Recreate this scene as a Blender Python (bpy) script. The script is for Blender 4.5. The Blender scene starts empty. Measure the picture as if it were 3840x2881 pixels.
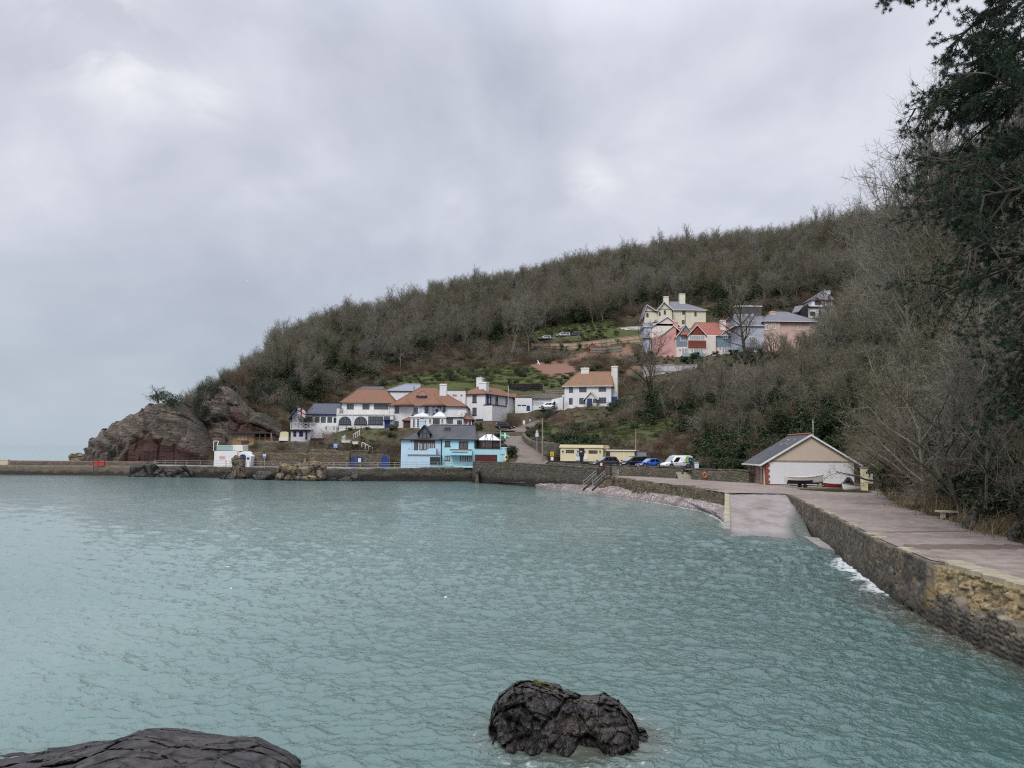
import bpy, bmesh, math, random
import numpy as np
from mathutils import Vector, Matrix, noise
random.seed(7); rng = np.random.default_rng(7)
scene = bpy.context.scene; COL = scene.collection
R = math.radians
# ------------------------------------------------------------------ camera model
FP = 2955.0; CAMZ = 6.0; PITCH = math.atan(248.7/FP); ROLL = R(0.676)
cam_pos = Vector((0, 0, CAMZ))
_f = Vector((0, math.cos(PITCH), math.sin(PITCH))); _u0 = Vector((0, -math.sin(PITCH), math.cos(PITCH))); _r0 = Vector((1, 0, 0))
_r = _r0*math.cos(ROLL) + _u0*math.sin(ROLL); _u = _u0*math.cos(ROLL) - _r0*math.sin(ROLL)
def ray(X, Y): return _f + _r*((X-1920)/FP) - _u*((Y-1440.5)/FP)
def P(X, Y, d):
    v = ray(X, Y); return cam_pos + v*(d/v.y)
def PZ(X, Y, z):
    v = ray(X, Y); return cam_pos + v*((z-CAMZ)/v.z)
def proj(p):
    q = Vector(p) - cam_pos; w = q.dot(_f)
    return 1920 + FP*q.dot(_r)/w, 1440.5 - FP*q.dot(_u)/w
def crop(ox, oy, s): return lambda x, y: (ox + x/s, oy + y/s)
cA = crop(0, 1380, 3.16); c2 = crop(600, 1380, 3.773); c3 = crop(1020, 1380, 4.608); c4 = crop(1400, 1380, 4.608)
c5 = crop(1450, 1560, 4.424); c6 = crop(1700, 1340, 3.253); c7 = crop(2340, 1040, 2.6976); c8 = crop(2000, 1620, 3.16)
d1 = crop(2640, 1560, 2.765); d2 = crop(3140, 1500, 2.767); d3 = crop(2640, 1760, 3.687); d4 = crop(2900, 1900, 2.353)
e6 = crop(1040, 1620, 6.144); e7 = crop(1860, 1200, 3.95); e8 = crop(1900, 1420, 9.217); e5 = crop(1930, 1560, 10.376); f6 = crop(1080, 1640, 4.608)

# ------------------------------------------------------------------ mesh builder
class MB:
    def __init__(s): s.v = []; s.f = []
    def add(s, vs, fs):
        n = len(s.v); s.v.extend(tuple(v) for v in vs); s.f.extend(tuple(i+n for i in f) for f in fs)
    def box(s, a0, b0, c0, a1, b1, c1):
        s.add([(a0,b0,c0),(a1,b0,c0),(a1,b1,c0),(a0,b1,c0),(a0,b0,c1),(a1,b0,c1),(a1,b1,c1),(a0,b1,c1)],
              [(0,3,2,1),(4,5,6,7),(0,1,5,4),(1,2,6,5),(2,3,7,6),(3,0,4,7)]); return s
    def bar(s, p, q, w, h=None):
        p = Vector(p); q = Vector(q); h = h or w; d = (q-p)
        if d.length < 1e-6: return s
        d.normalize(); up = Vector((0,0,1)) if abs(d.z) < .95 else Vector((0,1,0))
        x = d.cross(up).normalized()*w/2; y = x.cross(d).normalized()*h/2
        vs = [p-x-y, p+x-y, p+x+y, p-x+y, q-x-y, q+x-y, q+x+y, q-x+y]
        s.add(vs, [(0,3,2,1),(4,5,6,7),(0,1,5,4),(1,2,6,5),(2,3,7,6),(3,0,4,7)]); return s
    def tube(s, pts, rad, n=6, cap=True):
        pts = [Vector(p) for p in pts]; m = len(pts)
        if not hasattr(rad, '__len__'): rad = [rad]*m
        base = len(s.v); ref = None
        for i, p in enumerate(pts):
            d = (pts[min(i+1,m-1)] - pts[max(i-1,0)]).normalized()
            if ref is None: ref = d.orthogonal().normalized()
            x = (ref - d*ref.dot(d))
            x = x.normalized() if x.length > 1e-5 else d.orthogonal().normalized()
            ref = x; y = d.cross(x)
            for k in range(n):
                a = 2*math.pi*k/n; s.v.append(tuple(p + (x*math.cos(a)+y*math.sin(a))*rad[i]))
        for i in range(m-1):
            for k in range(n):
                a = base+i*n+k; b = base+i*n+(k+1)%n
                s.f.append((a, b, b+n, a+n))
        if cap:
            s.f.append(tuple(base+k for k in reversed(range(n)))); s.f.append(tuple(base+(m-1)*n+k for k in range(n)))
        return s
    def prism(s, poly, b0, b1, axis='b'):
        """poly: (a,c) outline, extruded along b"""
        n = len(poly)
        vs = [(a, b0, c) for a, c in poly] + [(a, b1, c) for a, c in poly]
        if axis == 'c': vs = [(a, c, b0) for a, c in poly] + [(a, c, b1) for a, c in poly]
        fs = [tuple(range(n)), tuple(reversed(range(n, 2*n)))] + [(i, n+i, n+(i+1)%n, (i+1)%n) for i in range(n)]
        s.add(vs, fs); return s
    def build(s, name, mat, parent=None, smooth=False, fix=True):
        me = bpy.data.meshes.new(name); me.from_pydata(s.v, [], s.f); me.validate()
        if fix and len(s.f) < 20000:
            bm = bmesh.new(); bm.from_mesh(me); bmesh.ops.recalc_face_normals(bm, faces=bm.faces); bm.to_mesh(me); bm.free()
        if smooth: me.polygons.foreach_set('use_smooth', [True]*len(me.polygons))
        me.materials.append(mat); me.update()
        o = bpy.data.objects.new(name, me); COL.objects.link(o)
        if parent: o.parent = parent
        return o
def npmesh(name, V, Fq, mat, parent=None, smooth=True):
    """V (n,3) float, Fq (m,k) int"""
    me = bpy.data.meshes.new(name); V = np.asarray(V, np.float32); Fq = np.asarray(Fq, np.int32); k = Fq.shape[1]
    me.vertices.add(len(V)); me.vertices.foreach_set('co', V.ravel())
    me.loops.add(Fq.size); me.loops.foreach_set('vertex_index', Fq.ravel())
    me.polygons.add(len(Fq)); me.polygons.foreach_set('loop_start', np.arange(0, Fq.size, k, dtype=np.int32))
    try: me.polygons.foreach_set('loop_total', np.full(len(Fq), k, dtype=np.int32))
    except Exception: pass
    me.polygons.foreach_set('use_smooth', np.full(len(Fq), smooth))
    me.materials.append(mat); me.update(calc_edges=True); me.validate()
    o = bpy.data.objects.new(name, me); COL.objects.link(o)
    if parent: o.parent = parent
    return o
def attr(o, name, arr):
    a = o.data.attributes.new(name, 'FLOAT', 'POINT'); a.data.foreach_set('value', np.asarray(arr, np.float32))
def gridfaces(nr, nc):
    i = np.arange(nr-1)[:, None]*nc + np.arange(nc-1)[None, :]
    return np.stack([i, i+1, i+nc+1, i+nc], -1).reshape(-1, 4)
def tag(o, label, cat, group=None, kind=None):
    if label: o['label'] = label
    if cat: o['category'] = cat
    if group: o['group'] = group
    if kind: o['kind'] = kind
    return o
def thing(name, label, cat, loc=(0,0,0), rz=0.0, group=None):
    o = bpy.data.objects.new(name, None); COL.objects.link(o); o.location = loc; o.rotation_euler = (0, 0, rz); o.empty_display_size = .3
    return tag(o, label, cat, group)
def struct(o, label=None): o['kind'] = 'structure'; return o
def copy_tree(o, parent=None):
    c = o.copy(); COL.objects.link(c)
    if parent: c.parent = parent
    for ch in list(o.children): copy_tree(ch, c)
    return c

# ------------------------------------------------------------------ noise helpers (numpy)
def _hash(ix, iy, seed):
    h = (ix.astype(np.int64)*374761393 + iy.astype(np.int64)*668265263 + seed*1442695041) & 0xffffffff
    h = ((h ^ (h >> 13))*1274126177) & 0xffffffff
    return ((h ^ (h >> 16)) & 0xffff)/65535.0
def vnoise(x, y, seed=0):
    ix = np.floor(x); iy = np.floor(y); fx = x-ix; fy = y-iy; fx = fx*fx*(3-2*fx); fy = fy*fy*(3-2*fy)
    a = _hash(ix, iy, seed); b = _hash(ix+1, iy, seed); c = _hash(ix, iy+1, seed); d = _hash(ix+1, iy+1, seed)
    return (a*(1-fx)+b*fx)*(1-fy) + (c*(1-fx)+d*fx)*fy - .5
def fbm(x, y, seed=0, oct=4):
    s = 0; a = 1.0
    for o in range(oct): s = s + a*vnoise(x*2**o + 17*o, y*2**o - 9*o, seed+o); a *= .5
    return s
def voro(x, y, seed=0):
    ix = np.floor(x); iy = np.floor(y); f1 = np.full(x.shape, 9.); f2 = np.full(x.shape, 9.); cr = np.zeros(x.shape)
    for dx in (-1, 0, 1):
        for dy in (-1, 0, 1):
            cx = ix+dx; cy = iy+dy; px = cx+.15+.7*_hash(cx, cy, seed); py = cy+.15+.7*_hash(cx, cy, seed+5)
            d = np.hypot(px-x, py-y); r = _hash(cx, cy, seed+11)
            n = d < f1; f2 = np.where(n, f1, np.minimum(f2, d)); cr = np.where(n, r, cr); f1 = np.where(n, d, f1)
    return f1, f2, cr

# ------------------------------------------------------------------ materials
class NT:
    def __init__(s, name):
        s.m = bpy.data.materials.new(name); s.m.use_nodes = True; s.t = s.m.node_tree
        s.bsdf = s.t.nodes['Principled BSDF']; s.out = s.t.nodes['Material Output']; s.co = None
    def n(s, typ, **kw):
        x = s.t.nodes.new(typ)
        for k, v in kw.items(): setattr(x, k, v)
        return x
    def set(s, sock, v):
        if hasattr(v, 'is_output'): s.t.links.new(v, sock)
        else: sock.default_value = v
    def coord(s, kind='Object'):
        if not s.co: s.co = s.n('ShaderNodeTexCoord')
        return s.co.outputs[kind]
    def pos(s): return s.n('ShaderNodeNewGeometry').outputs['Position']
    def mapping(s, vec, scale=(1,1,1), rot=(0,0,0)):
        m = s.n('ShaderNodeMapping'); s.set(m.inputs['Vector'], vec); m.inputs['Scale'].default_value = scale; m.inputs['Rotation'].default_value = rot
        return m.outputs[0]
    def noise(s, vec, scale, detail=4, rough=.55, dist=0.0, out='Fac'):
        x = s.n('ShaderNodeTexNoise'); s.set(x.inputs['Vector'], vec); x.inputs['Scale'].default_value = scale
        x.inputs['Detail'].default_value = detail; x.inputs['Roughness'].default_value = rough; x.inputs['Distortion'].default_value = dist
        return x.outputs[out]
    def voro(s, vec, scale, feature='F1', out='Distance', rnd=1.0):
        x = s.n('ShaderNodeTexVoronoi', feature=feature); s.set(x.inputs['Vector'], vec); x.inputs['Scale'].default_value = scale; x.inputs['Randomness'].default_value = rnd
        return x.outputs[out]
    def ramp(s, fac, stops, interp='LINEAR'):
        x = s.n('ShaderNodeValToRGB'); x.color_ramp.interpolation = interp; el = x.color_ramp.elements
        while len(el) < len(stops): el.new(.5)
        for e, (p, c) in zip(el, stops):
            e.position = p; e.color = (c, c, c, 1) if not hasattr(c, '__len__') else (*c, 1)
        s.set(x.inputs[0], fac); return x.outputs[0]
    def mix(s, fac, a, b, blend='MIX'):
        x = s.n('ShaderNodeMix', data_type='RGBA', blend_type=blend)
        for sk, v in ((x.inputs[0], fac), (x.inputs[6], a), (x.inputs[7], b)):
            if hasattr(v, 'is_output'): s.t.links.new(v, sk)
            else: sk.default_value = v if not hasattr(v, '__len__') else (*v[:3], 1)
        return x.outputs[2]
    def math(s, op, a, b=0.0, clamp=False):
        x = s.n('ShaderNodeMath', operation=op, use_clamp=clamp); s.set(x.inputs[0], a); s.set(x.inputs[1], b); return x.outputs[0]
    def attr(s, name):
        x = s.n('ShaderNodeAttribute'); x.attribute_name = name; return x.outputs['Fac']
    def sep(s, vec):
        x = s.n('ShaderNodeSeparateXYZ'); s.set(x.inputs[0], vec); return x.outputs
    def bump(s, h, strength=.5, dist=.05, normal=None):
        x = s.n('ShaderNodeBump'); s.set(x.inputs['Height'], h); x.inputs['Strength'].default_value = strength; x.inputs['Distance'].default_value = dist
        if normal is not None: s.t.links.new(normal, x.inputs['Normal'])
        return x.outputs[0]
    def fin(s, col, rough=.8, normal=None, spec=.3, metal=0.0):
        b = s.bsdf; s.set(b.inputs['Base Color'], col if hasattr(col, 'is_output') else (*col[:3], 1)); s.set(b.inputs['Roughness'], rough)
        b.inputs['Specular IOR Level'].default_value = spec; b.inputs['Metallic'].default_value = metal
        if normal is not None: s.t.links.new(normal, b.inputs['Normal'])
        return s.m
def sc(c, k): return tuple(min(1, x*k) for x in c[:3])
def paint(name, col, rough=.75, var=.12, scale=.8, grime=.25, spec=.3, bump=.15):
    """weathered paint/render: mottled, with vertical streaks of dirt"""
    t = NT(name); o = t.coord()
    n1 = t.noise(o, scale, 5); n2 = t.noise(t.mapping(o, (3, 3, .35)), 1.3, 4)
    c = t.mix(t.ramp(n1, [(.3, 0.), (.7, 1.)]), sc(col, 1-var), sc(col, 1+var*.5))
    c = t.mix(t.math('MULTIPLY', t.ramp(n2, [(.5, 0.), (.75, 1.)]), grime), c, sc((col[0]*.8, col[1]*.78, col[2]*.7), .62))
    return t.fin(c, rough, t.bump(t.noise(o, 9, 3), bump, .02), spec)
def plain(name, col, rough=.5, spec=.4, metal=0., var=.1, scale=6):
    t = NT(name); c = t.mix(t.noise(t.coord(), scale, 3), sc(col, 1-var), sc(col, 1+var))
    return t.fin(c, rough, None, spec, metal)
def tiles(name, col, lichen=(.2,.17,.1), rowscale=9.0, amt=.5, rough=.85):
    t = NT(name); o = t.coord(); z = t.sep(o)[2]
    n1 = t.noise(o, .5, 6, .6); n2 = t.noise(o, 3.5, 4); n3 = t.noise(o, 14, 2)
    c = t.mix(t.ramp(n2, [(.3, 0.), (.7, 1.)]), sc(col, .72), sc(col, 1.15)); c = t.mix(t.ramp(n3, [(.45, 0.), (.7, .45)]), c, sc(col, .6))
    c = t.mix(t.math('MULTIPLY', t.ramp(n1, [(.48, 0.), (.66, 1.)]), amt), c, lichen)
    saw = t.math('FRACT', t.math('MULTIPLY', z, rowscale))
    c = t.mix(t.ramp(saw, [(0., .45), (.16, 0.)]), c, sc(col, .45))
    return t.fin(c, rough, t.bump(saw, .5, .04), .2)
def stone(name, cols, mortar, size=.35, squash=1.5, moss=0., rough=.9, dark_low=None, bumpd=.08, wet=None):
    """rubble masonry by voronoi cells; optional tide staining below a height (object z)"""
    t = NT(name); o = t.coord(); w = t.noise(o, 2.2, 3, out='Color')
    v = t.mix(.06, o, w); mv = t.mapping(v, (1, 1, squash)); s = 1/size
    rnd = t.sep(t.voro(mv, s, out='Color'))[0]; ed = t.voro(mv, s, 'DISTANCE_TO_EDGE')
    c = t.ramp(rnd, [(i/(len(cols)-1), k) for i, k in enumerate(cols)])
    c = t.mix(t.ramp(t.noise(o, 12, 4), [(.35, 0.), (.75, .5)]), c, sc(mortar, .55)); c = t.mix(t.ramp(ed, [(.02, 1.), (.09, 0.)]), c, mortar)
    if moss: c = t.mix(t.math('MULTIPLY', t.ramp(t.noise(o, .5, 6, .65), [(.5, 0.), (.62, 1.)]), moss), c, (.06, .075, .022))
    if dark_low:
        z = t.math('ADD', t.sep(t.pos())[2], t.math('MULTIPLY', t.math('SUBTRACT', t.noise(o, .7, 5), .5), 1.6))
        c = t.mix(t.ramp(t.math('DIVIDE', z, dark_low[0]), [(.55, .85), (1., 0.)]), c, dark_low[1])
    h = t.math('ADD', t.ramp(ed, [(0., 0.), (.22, 1.)]), t.math('MULTIPLY', t.noise(o, 16, 4), .5))
    return t.fin(c, rough, t.bump(h, .9, bumpd), .25)
M = {}
M['white'] = paint('white_render', (.74,.74,.75), var=.07, grime=.25)
M['whiteplain'] = paint('plain_white_render', (.72,.725,.74), var=.04, grime=.06)
M['offwhite'] = paint('offwhite_paint', (.72,.70,.64), grime=.25)
M['trimwhite'] = paint('white_gloss_trim', (.78,.78,.77), rough=.45, grime=.2)
M['navy'] = paint('navy_paint', (.022,.03,.10), rough=.45, var=.2, grime=.1)
M['royal'] = paint('royal_blue_paint', (.025,.05,.22), rough=.45, grime=.1)
M['black'] = plain('black_paint', (.018,.018,.02), .5)
M['darkframe'] = plain('dark_window_frame', (.03,.032,.04), .45)
M['brownwood'] = paint('brown_wood', (.085,.045,.032), rough=.6)
M['maroon'] = paint('maroon_garage_paint', (.10,.024,.03), rough=.55)
M['palewood'] = paint('pale_weathered_wood', (.42,.36,.27), var=.25, scale=2)
M['larch'] = paint('larch_boards', (.30,.19,.115), var=.25, scale=2)
M['fencetan'] = paint('tan_fence_boards', (.44,.34,.235), var=.2, scale=2)
M['greywood'] = paint('silvered_wood', (.25,.22,.18), var=.25, scale=2)
M['darkfence'] = paint('dark_fence_boards', (.03,.026,.027), var=.3, scale=3)
M['terracotta'] = tiles('terracotta_tiles', (.275,.14,.098), (.17,.145,.095), amt=.55)
M['thatchtile'] = tiles('weathered_brown_tiles', (.30,.175,.115), (.20,.15,.10), amt=.6)
M['redtile'] = tiles('new_red_tiles', (.36,.14,.11), (.3,.13,.10), amt=.3)
M['slate'] = tiles('slate_roof', (.095,.10,.115), (.15,.145,.13), amt=.45, rough=.65)
M['slatelight'] = tiles('pale_slate_roof', (.21,.215,.25), (.28,.26,.23), amt=.4, rough=.7)
M['slateblue'] = tiles('blue_grey_slate', (.11,.12,.15), (.13,.13,.14), amt=.3, rough=.6)
M['slatemoss'] = tiles('mossy_slate', (.13,.13,.12), (.16,.16,.08), amt=.55)
M['zinc'] = plain('zinc_roof', (.25,.27,.31), .5, .4, .3)
M['paleblue'] = paint('pale_blue_render', (.50,.66,.79), var=.06, grime=.16)
M['turq'] = paint('turquoise_render', (.41,.69,.78), var=.06, grime=.14)
M['cream'] = paint('cream_render', (.72,.64,.42), var=.06, grime=.18)
M['villa'] = paint('yellow_villa_render', (.72,.67,.53), var=.08, grime=.3)
M['pink'] = paint('pink_render', (.62,.34,.31), var=.07, grime=.15)
M['peach'] = paint('peach_render', (.66,.47,.41), var=.07, grime=.18)
M['blush'] = paint('blush_white_render', (.74,.66,.61), var=.05, grime=.15)
M['lilac'] = paint('lilac_blue_render', (.42,.48,.62), var=.06, grime=.15)
M['lilacpale'] = paint('pale_lilac_render', (.52,.54,.63), var=.06, grime=.2)
M['clad'] = tiles('blue_grey_boarding', (.23,.33,.38), (.2,.28,.33), rowscale=6., amt=.2, rough=.7)
M['hungtile'] = tiles('hung_red_tiles', (.26,.075,.055), (.2,.07,.05), rowscale=8., amt=.3)
M['beige'] = paint('beige_render', (.56,.47,.375), var=.05, grime=.06)
M['brick'] = paint('red_brick', (.30,.10,.06), var=.3, scale=6)
M['chimneypot'] = paint('clay_chimney_pot', (.30,.11,.06), var=.2)
M['steel'] = plain('galvanised_rail', (.36,.36,.35), .5, .5, .4)
M['rust'] = paint('rusty_steel', (.10,.075,.06), var=.3)
M['timberpole'] = paint('weathered_pole', (.27,.225,.165), var=.2, scale=2)
M['yellow'] = plain('yellow_sign', (.72,.50,.05), .5)
M['signwhite'] = plain('white_sign_face', (.78,.78,.78), .5)
M['signblue'] = plain('blue_sign_face', (.07,.16,.45), .5)
M['signnavy'] = plain('navy_sign_face', (.025,.03,.13), .55)
M['silver'] = plain('pale_grey_print', (.55,.58,.66), .6)
M['red'] = plain('red_paint', (.50,.035,.03), .5)
M['oldred'] = paint('faded_red_boat', (.26,.04,.045), var=.2)
M['orange'] = plain('orange_ring', (.65,.13,.05), .5)
M['green'] = plain('green_flag_cloth', (.03,.30,.12), .8)
M['lime'] = plain('lime_graphic', (.30,.62,.12), .45)
M['rubber'] = plain('tyre_rubber', (.015,.015,.016), .85)
M['alloy'] = plain('wheel_alloy', (.30,.31,.32), .35, .5, .7)
M['carblack'] = plain('black_car_paint', (.010,.011,.013), .18, .6, 0., .05)
M['cargrey'] = plain('dark_grey_car_paint', (.035,.035,.05), .2, .6, 0., .05)
M['carblue'] = plain('blue_car_paint', (.02,.10,.42), .2, .6, 0., .05)
M['carwhite'] = plain('white_van_paint', (.76,.77,.78), .25, .5, 0., .03)
M['carsilver'] = plain('silver_car_paint', (.42,.45,.47), .25, .5, .2, .05)
M['carglass'] = plain('tinted_car_glass', (.012,.014,.016), .06, .7)
M['screen'] = plain('windscreen_glass', (.30,.34,.36), .08, .7)
M['lamp'] = plain('headlamp_lens', (.70,.72,.74), .12, .6)
M['lampred'] = plain('tail_lamp_lens', (.40,.015,.015), .2, .5)
M['blackplastic'] = plain('black_plastic', (.02,.02,.022), .6)
M['glass'] = plain('window_glass', (.085,.095,.11), .06, .8, 0, .5, 1.5)
M['glasspale'] = plain('curtained_glass', (.36,.37,.38), .12, .5)
M['glassgreen'] = plain('balcony_glass', (.30,.42,.42), .08, .6)
M['glasswhite'] = plain('white_polycarbonate', (.66,.68,.72), .3)
M['skin'] = plain('skin', (.45,.28,.21), .6)
M['tarp'] = paint('white_tarpaulin', (.55,.53,.54), var=.12)
M['concrete'] = paint('grey_concrete', (.30,.285,.265), var=.25, scale=1.2, grime=.4)
M['kerb'] = paint('kerb_stone', (.40,.37,.30), var=.2)
M['boatcream'] = paint('cream_boat_interior', (.62,.57,.38), var=.1)
M['boatwhite'] = paint('white_boat_hull', (.70,.69,.65), rough=.4, grime=.3)
M['bench'] = paint('cream_bench_stone', (.62,.56,.40), var=.12, grime=.3)
M['stonegrey'] = stone('grey_rubble_wall', [(.13,.115,.095),(.20,.175,.14),(.10,.09,.08),(.25,.21,.165)], (.10,.09,.07), .42, 1.5, .45)
M['stonebrown'] = stone('brown_terrace_wall', [(.15,.105,.075),(.21,.16,.115),(.12,.095,.075),(.25,.20,.15)], (.10,.08,.06), .5, 1.5, .55)
M['stonesea'] = stone('tidal_rubble_wall', [(.085,.075,.065),(.14,.12,.095),(.065,.06,.055),(.19,.16,.12)], (.075,.065,.055), .5, 1.6, .3, dark_low=(1.6, (.022,.02,.018)))
M['stonepier'] = stone('pier_blockwork', [(.17,.135,.105),(.20,.16,.125),(.15,.12,.095)], (.13,.105,.085), 1.4, 1.6, .1, dark_low=(1.0, (.035,.03,.026)), bumpd=.05)
M['stoneboat'] = stone('boathouse_rubble', [(.40,.33,.26),(.28,.22,.17),(.45,.38,.31),(.33,.24,.19)], (.36,.31,.25), .28, 1.6)
# ------------------------------------------------------------------ building helpers
PADS = []          # (p0, p1, halfwidth, z) flat pads pressed into the terrain
class Fac:
    """a building: Empty at its front-left base corner; local x along the front, y away, z up"""
    def __init__(s, name, label, cat, pL, d, yaw=0., group=None, pR=None, dR=None):
        s.o = P(pL[0], pL[1], d)
        if pR is not None:
            q = P(pR[0], pR[1], dR or d); yaw = math.degrees(math.atan2(q.y-s.o.y, q.x-s.o.x))
        s.y = R(yaw); s.ex = Vector((math.cos(s.y), math.sin(s.y), 0)); s.ey = Vector((-math.sin(s.y), math.cos(s.y), 0))
        s.t = thing(name, label, cat, s.o, s.y, group)
    def _loc(s, p):
        v = p - s.o; return v.dot(s.ex), v.dot(s.ey), v.z
    def L(s, X, Y, b=0.):
        r = ray(X, Y); t = ((s.o + s.ey*b) - cam_pos).dot(s.ey)/r.dot(s.ey); a, _, c = s._loc(cam_pos + r*t); return a, c
    def S(s, X, Y, a=0.):
        r = ray(X, Y); t = ((s.o + s.ex*a) - cam_pos).dot(s.ex)/r.dot(s.ex); _, b, c = s._loc(cam_pos + r*t); return b, c
    def W(s, a, b, c): return s.o + s.ex*a + s.ey*b + Vector((0, 0, c))
    def pad(s, a0, a1, b0, b1, z=0.):
        bm = (b0+b1)/2; PADS.append((s.W(a0, bm, 0), s.W(a1, bm, 0), abs(b1-b0)/2, s.o.z+z))
    def wall(s, p0, p1, b0, b1, mat, name='wall', down=.6, parent=None):
        a0, c1 = s.L(*p0, b0); a1, c0 = s.L(*p1, b0)
        o = MB().box(a0, b0, c0-down, a1, b1, c1).build(name, M[mat], parent or s.t); return a0, a1, c0, c1
    def wbox(s, a0, b0, c0, a1, b1, c1, mat, name, parent=None): return MB().box(a0, b0, c0, a1, b1, c1).build(name, M[mat], parent or s.t)
    def mapf(s, plane, val):
        if plane == 'f': return lambda u, n, c: (u, val-n, c)
        if plane == 'r': return lambda u, n, c: (val+n, u, c)
        return lambda u, n, c: (val-n, u, c)
    def uv(s, plane, val, p): return s.L(*p, val) if plane == 'f' else s.S(*p, val)
    def win(s, p0, p1, val=0., plane='f', cols=2, rows=2, fm='darkframe', gm='glass', fw=.1, name='window', arch=False, parent=None, sill=None):
        u0, c1 = s.uv(plane, val, p0); u1, c0 = s.uv(plane, val, p1)
        if u0 > u1: u0, u1 = u1, u0
        return s.winl(u0, u1, c0, c1, val, plane, cols, rows, fm, gm, fw, name, arch, parent, sill)
    def winl(s, u0, u1, c0, c1, val=0., plane='f', cols=2, rows=2, fm='darkframe', gm='glass', fw=.1, name='window', arch=False, parent=None, sill=None):
        f = s.mapf(plane, val); m = MB(); g = MB()
        def bx(mb, ua, na, ca, ub, nb, cb):
            vs = [f(u, n, c) for c in (ca, cb) for (u, n) in ((ua, na), (ub, na), (ub, nb), (ua, nb))]
            mb.add(vs, [(0,3,2,1),(4,5,6,7),(0,1,5,4),(1,2,6,5),(2,3,7,6),(3,0,4,7)])
        if arch:
            rad = (u1-u0)/2; um = (u0+u1)/2; kk = min(1., (c1-c0)/rad*.98)
            cs = c1-rad*kk; N = 10
            out = [(u0, c0), (u1, c0)] + [(um+rad*math.cos(math.pi*i/N), cs+rad*kk*math.sin(math.pi*i/N)) for i in range(N+1)]
            inn = [(um+(u-um)*(1-fw/rad), c0+fw+(c-c0)*(1-1.6*fw/(c1-c0))) for u, c in out]
            n = len(out); vs = [f(u, .06, c) for u, c in out]+[f(u, .06, c) for u, c in inn]+[f(u, -.03, c) for u, c in out]+[f(u, -.03, c) for u, c in inn]
            fs = []
            for i in range(n):
                j = (i+1) % n; fs += [(i, j, n+j, n+i), (i, 2*n+i, 2*n+j, j), (n+i, n+j, 3*n+j, 3*n+i)]
            m.add(vs, fs)
            g.add([f(u, .012, c) for u, c in inn]+[f(u, -.03, c) for u, c in inn], [tuple(range(n)), tuple(reversed(range(n, 2*n)))]+[(i, n+i, n+(i+1)%n, (i+1)%n) for i in range(n)])
            for k in range(1, cols):
                u = u0+(u1-u0)*k/cols; h = cs+kk*math.sqrt(max(0, rad**2-(u-um)**2)); bx(m, u-fw/3, -.02, c0+.02, u+fw/3, .05, h-.03)
            for k in range(1, rows):
                c = c0+(c1-c0)*k/rows; hw = rad if c < cs else math.sqrt(max(.01, rad**2-((c-cs)/kk)**2)); bx(m, um-hw+.03, -.015, c-fw/4, um+hw-.03, .045, c+fw/4)
        else:
            bx(m, u0, -.03, c0, u0+fw, .06, c1); bx(m, u1-fw, -.03, c0, u1, .06, c1); bx(m, u0+fw, -.03, c0, u1-fw, .058, c0+fw); bx(m, u0+fw, -.03, c1-fw, u1-fw, .058, c1)
            for k in range(1, cols):
                u = u0+(u1-u0)*k/cols; bx(m, u-fw*.4, -.02, c0+fw, u+fw*.4, .05, c1-fw)
            for k in range(1, rows):
                c = c0+(c1-c0)*k/rows; bx(m, u0+fw, -.015, c-fw*.3, u1-fw, .042, c+fw*.3)
            bx(g, u0+fw*.5, -.03, c0+fw*.5, u1-fw*.5, .015, c1-fw*.5)
        w = m.build(name, M[fm], parent or s.t); 
        g.build('pane', M[gm], w)
        if sill:
            k = MB(); bx(k, u0-.12, -.02, c0-.1, u1+.12, .14, c0-.004); k.build('sill', M[sill], w)
        return w
    def door(s, p0, p1, val=0., plane='f', mat='navy', frame='trimwhite', arch=False, parent=None, name='door'):
        u0, c1 = s.uv(plane, val, p0); u1, c0 = s.uv(plane, val, p1)
        if u0 > u1: u0, u1 = u1, u0
        f = s.mapf(plane, val); m = MB(); N = 8
        um = (u0+u1)/2; rad = (u1-u0)/2
        pts = [(u0, c0), (u1, c0)] + ([(um+rad*math.cos(math.pi*i/N), c1-rad*.7+rad*.7*math.sin(math.pi*i/N)) for i in range(N+1)] if arch else [(u1, c1), (u0, c1)])
        n = len(pts); m.add([f(u, .05, c) for u, c in pts]+[f(u, -.05, c) for u, c in pts], [tuple(range(n)), tuple(reversed(range(n, 2*n)))]+[(i, n+i, n+(i+1)%n, (i+1)%n) for i in range(n)])
        w = m.build(name, M[mat], parent or s.t)
        k = MB(); hz = c0+(c1-c0)*.48; uu = u1-.12*(u1-u0)
        vs = [f(uu+du, nn, hz+dc) for dc in (-.08, .08) for du, nn in ((-.03, .05), (.03, .05), (.03, .11), (-.03, .11))]
        k.add(vs, [(0,3,2,1),(4,5,6,7),(0,1,5,4),(1,2,6,5),(2,3,7,6),(3,0,4,7)]); k.build('handle', M['steel'], w)
        return w
    def hip(s, a0, a1, b0, b1, ze, zr, hl, hr, mat, over=.45, name='roof', parent=None, fascia='darkframe', flare=.0):
        a0 -= over; a1 += over; b0 -= over; b1 += over; bm = (b0+b1)/2; m = MB(); th = .16
        e = [(a0, b0, ze), (a1, b0, ze), (a1, b1, ze), (a0, b1, ze)]
        r0 = (a0+hl, bm, zr); r1 = (a1-hr, bm, zr)
        m.add(e+[r0, r1]+[(x, y, z-th) for x, y, z in e], [(0,1,5,4), (2,3,4,5), (3,0,4), (1,2,5), (6,7,1,0), (7,8,2,1), (8,9,3,2), (9,6,0,3), (9,8,7,6)])
        ro = m.build(name, M[mat], parent or s.t)
        rg = MB(); rg.tube([r0, r1], .13, 6)
        if hl > 0: rg.tube([e[0], r0], .1, 5); rg.tube([e[3], r0], .1, 5)
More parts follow.
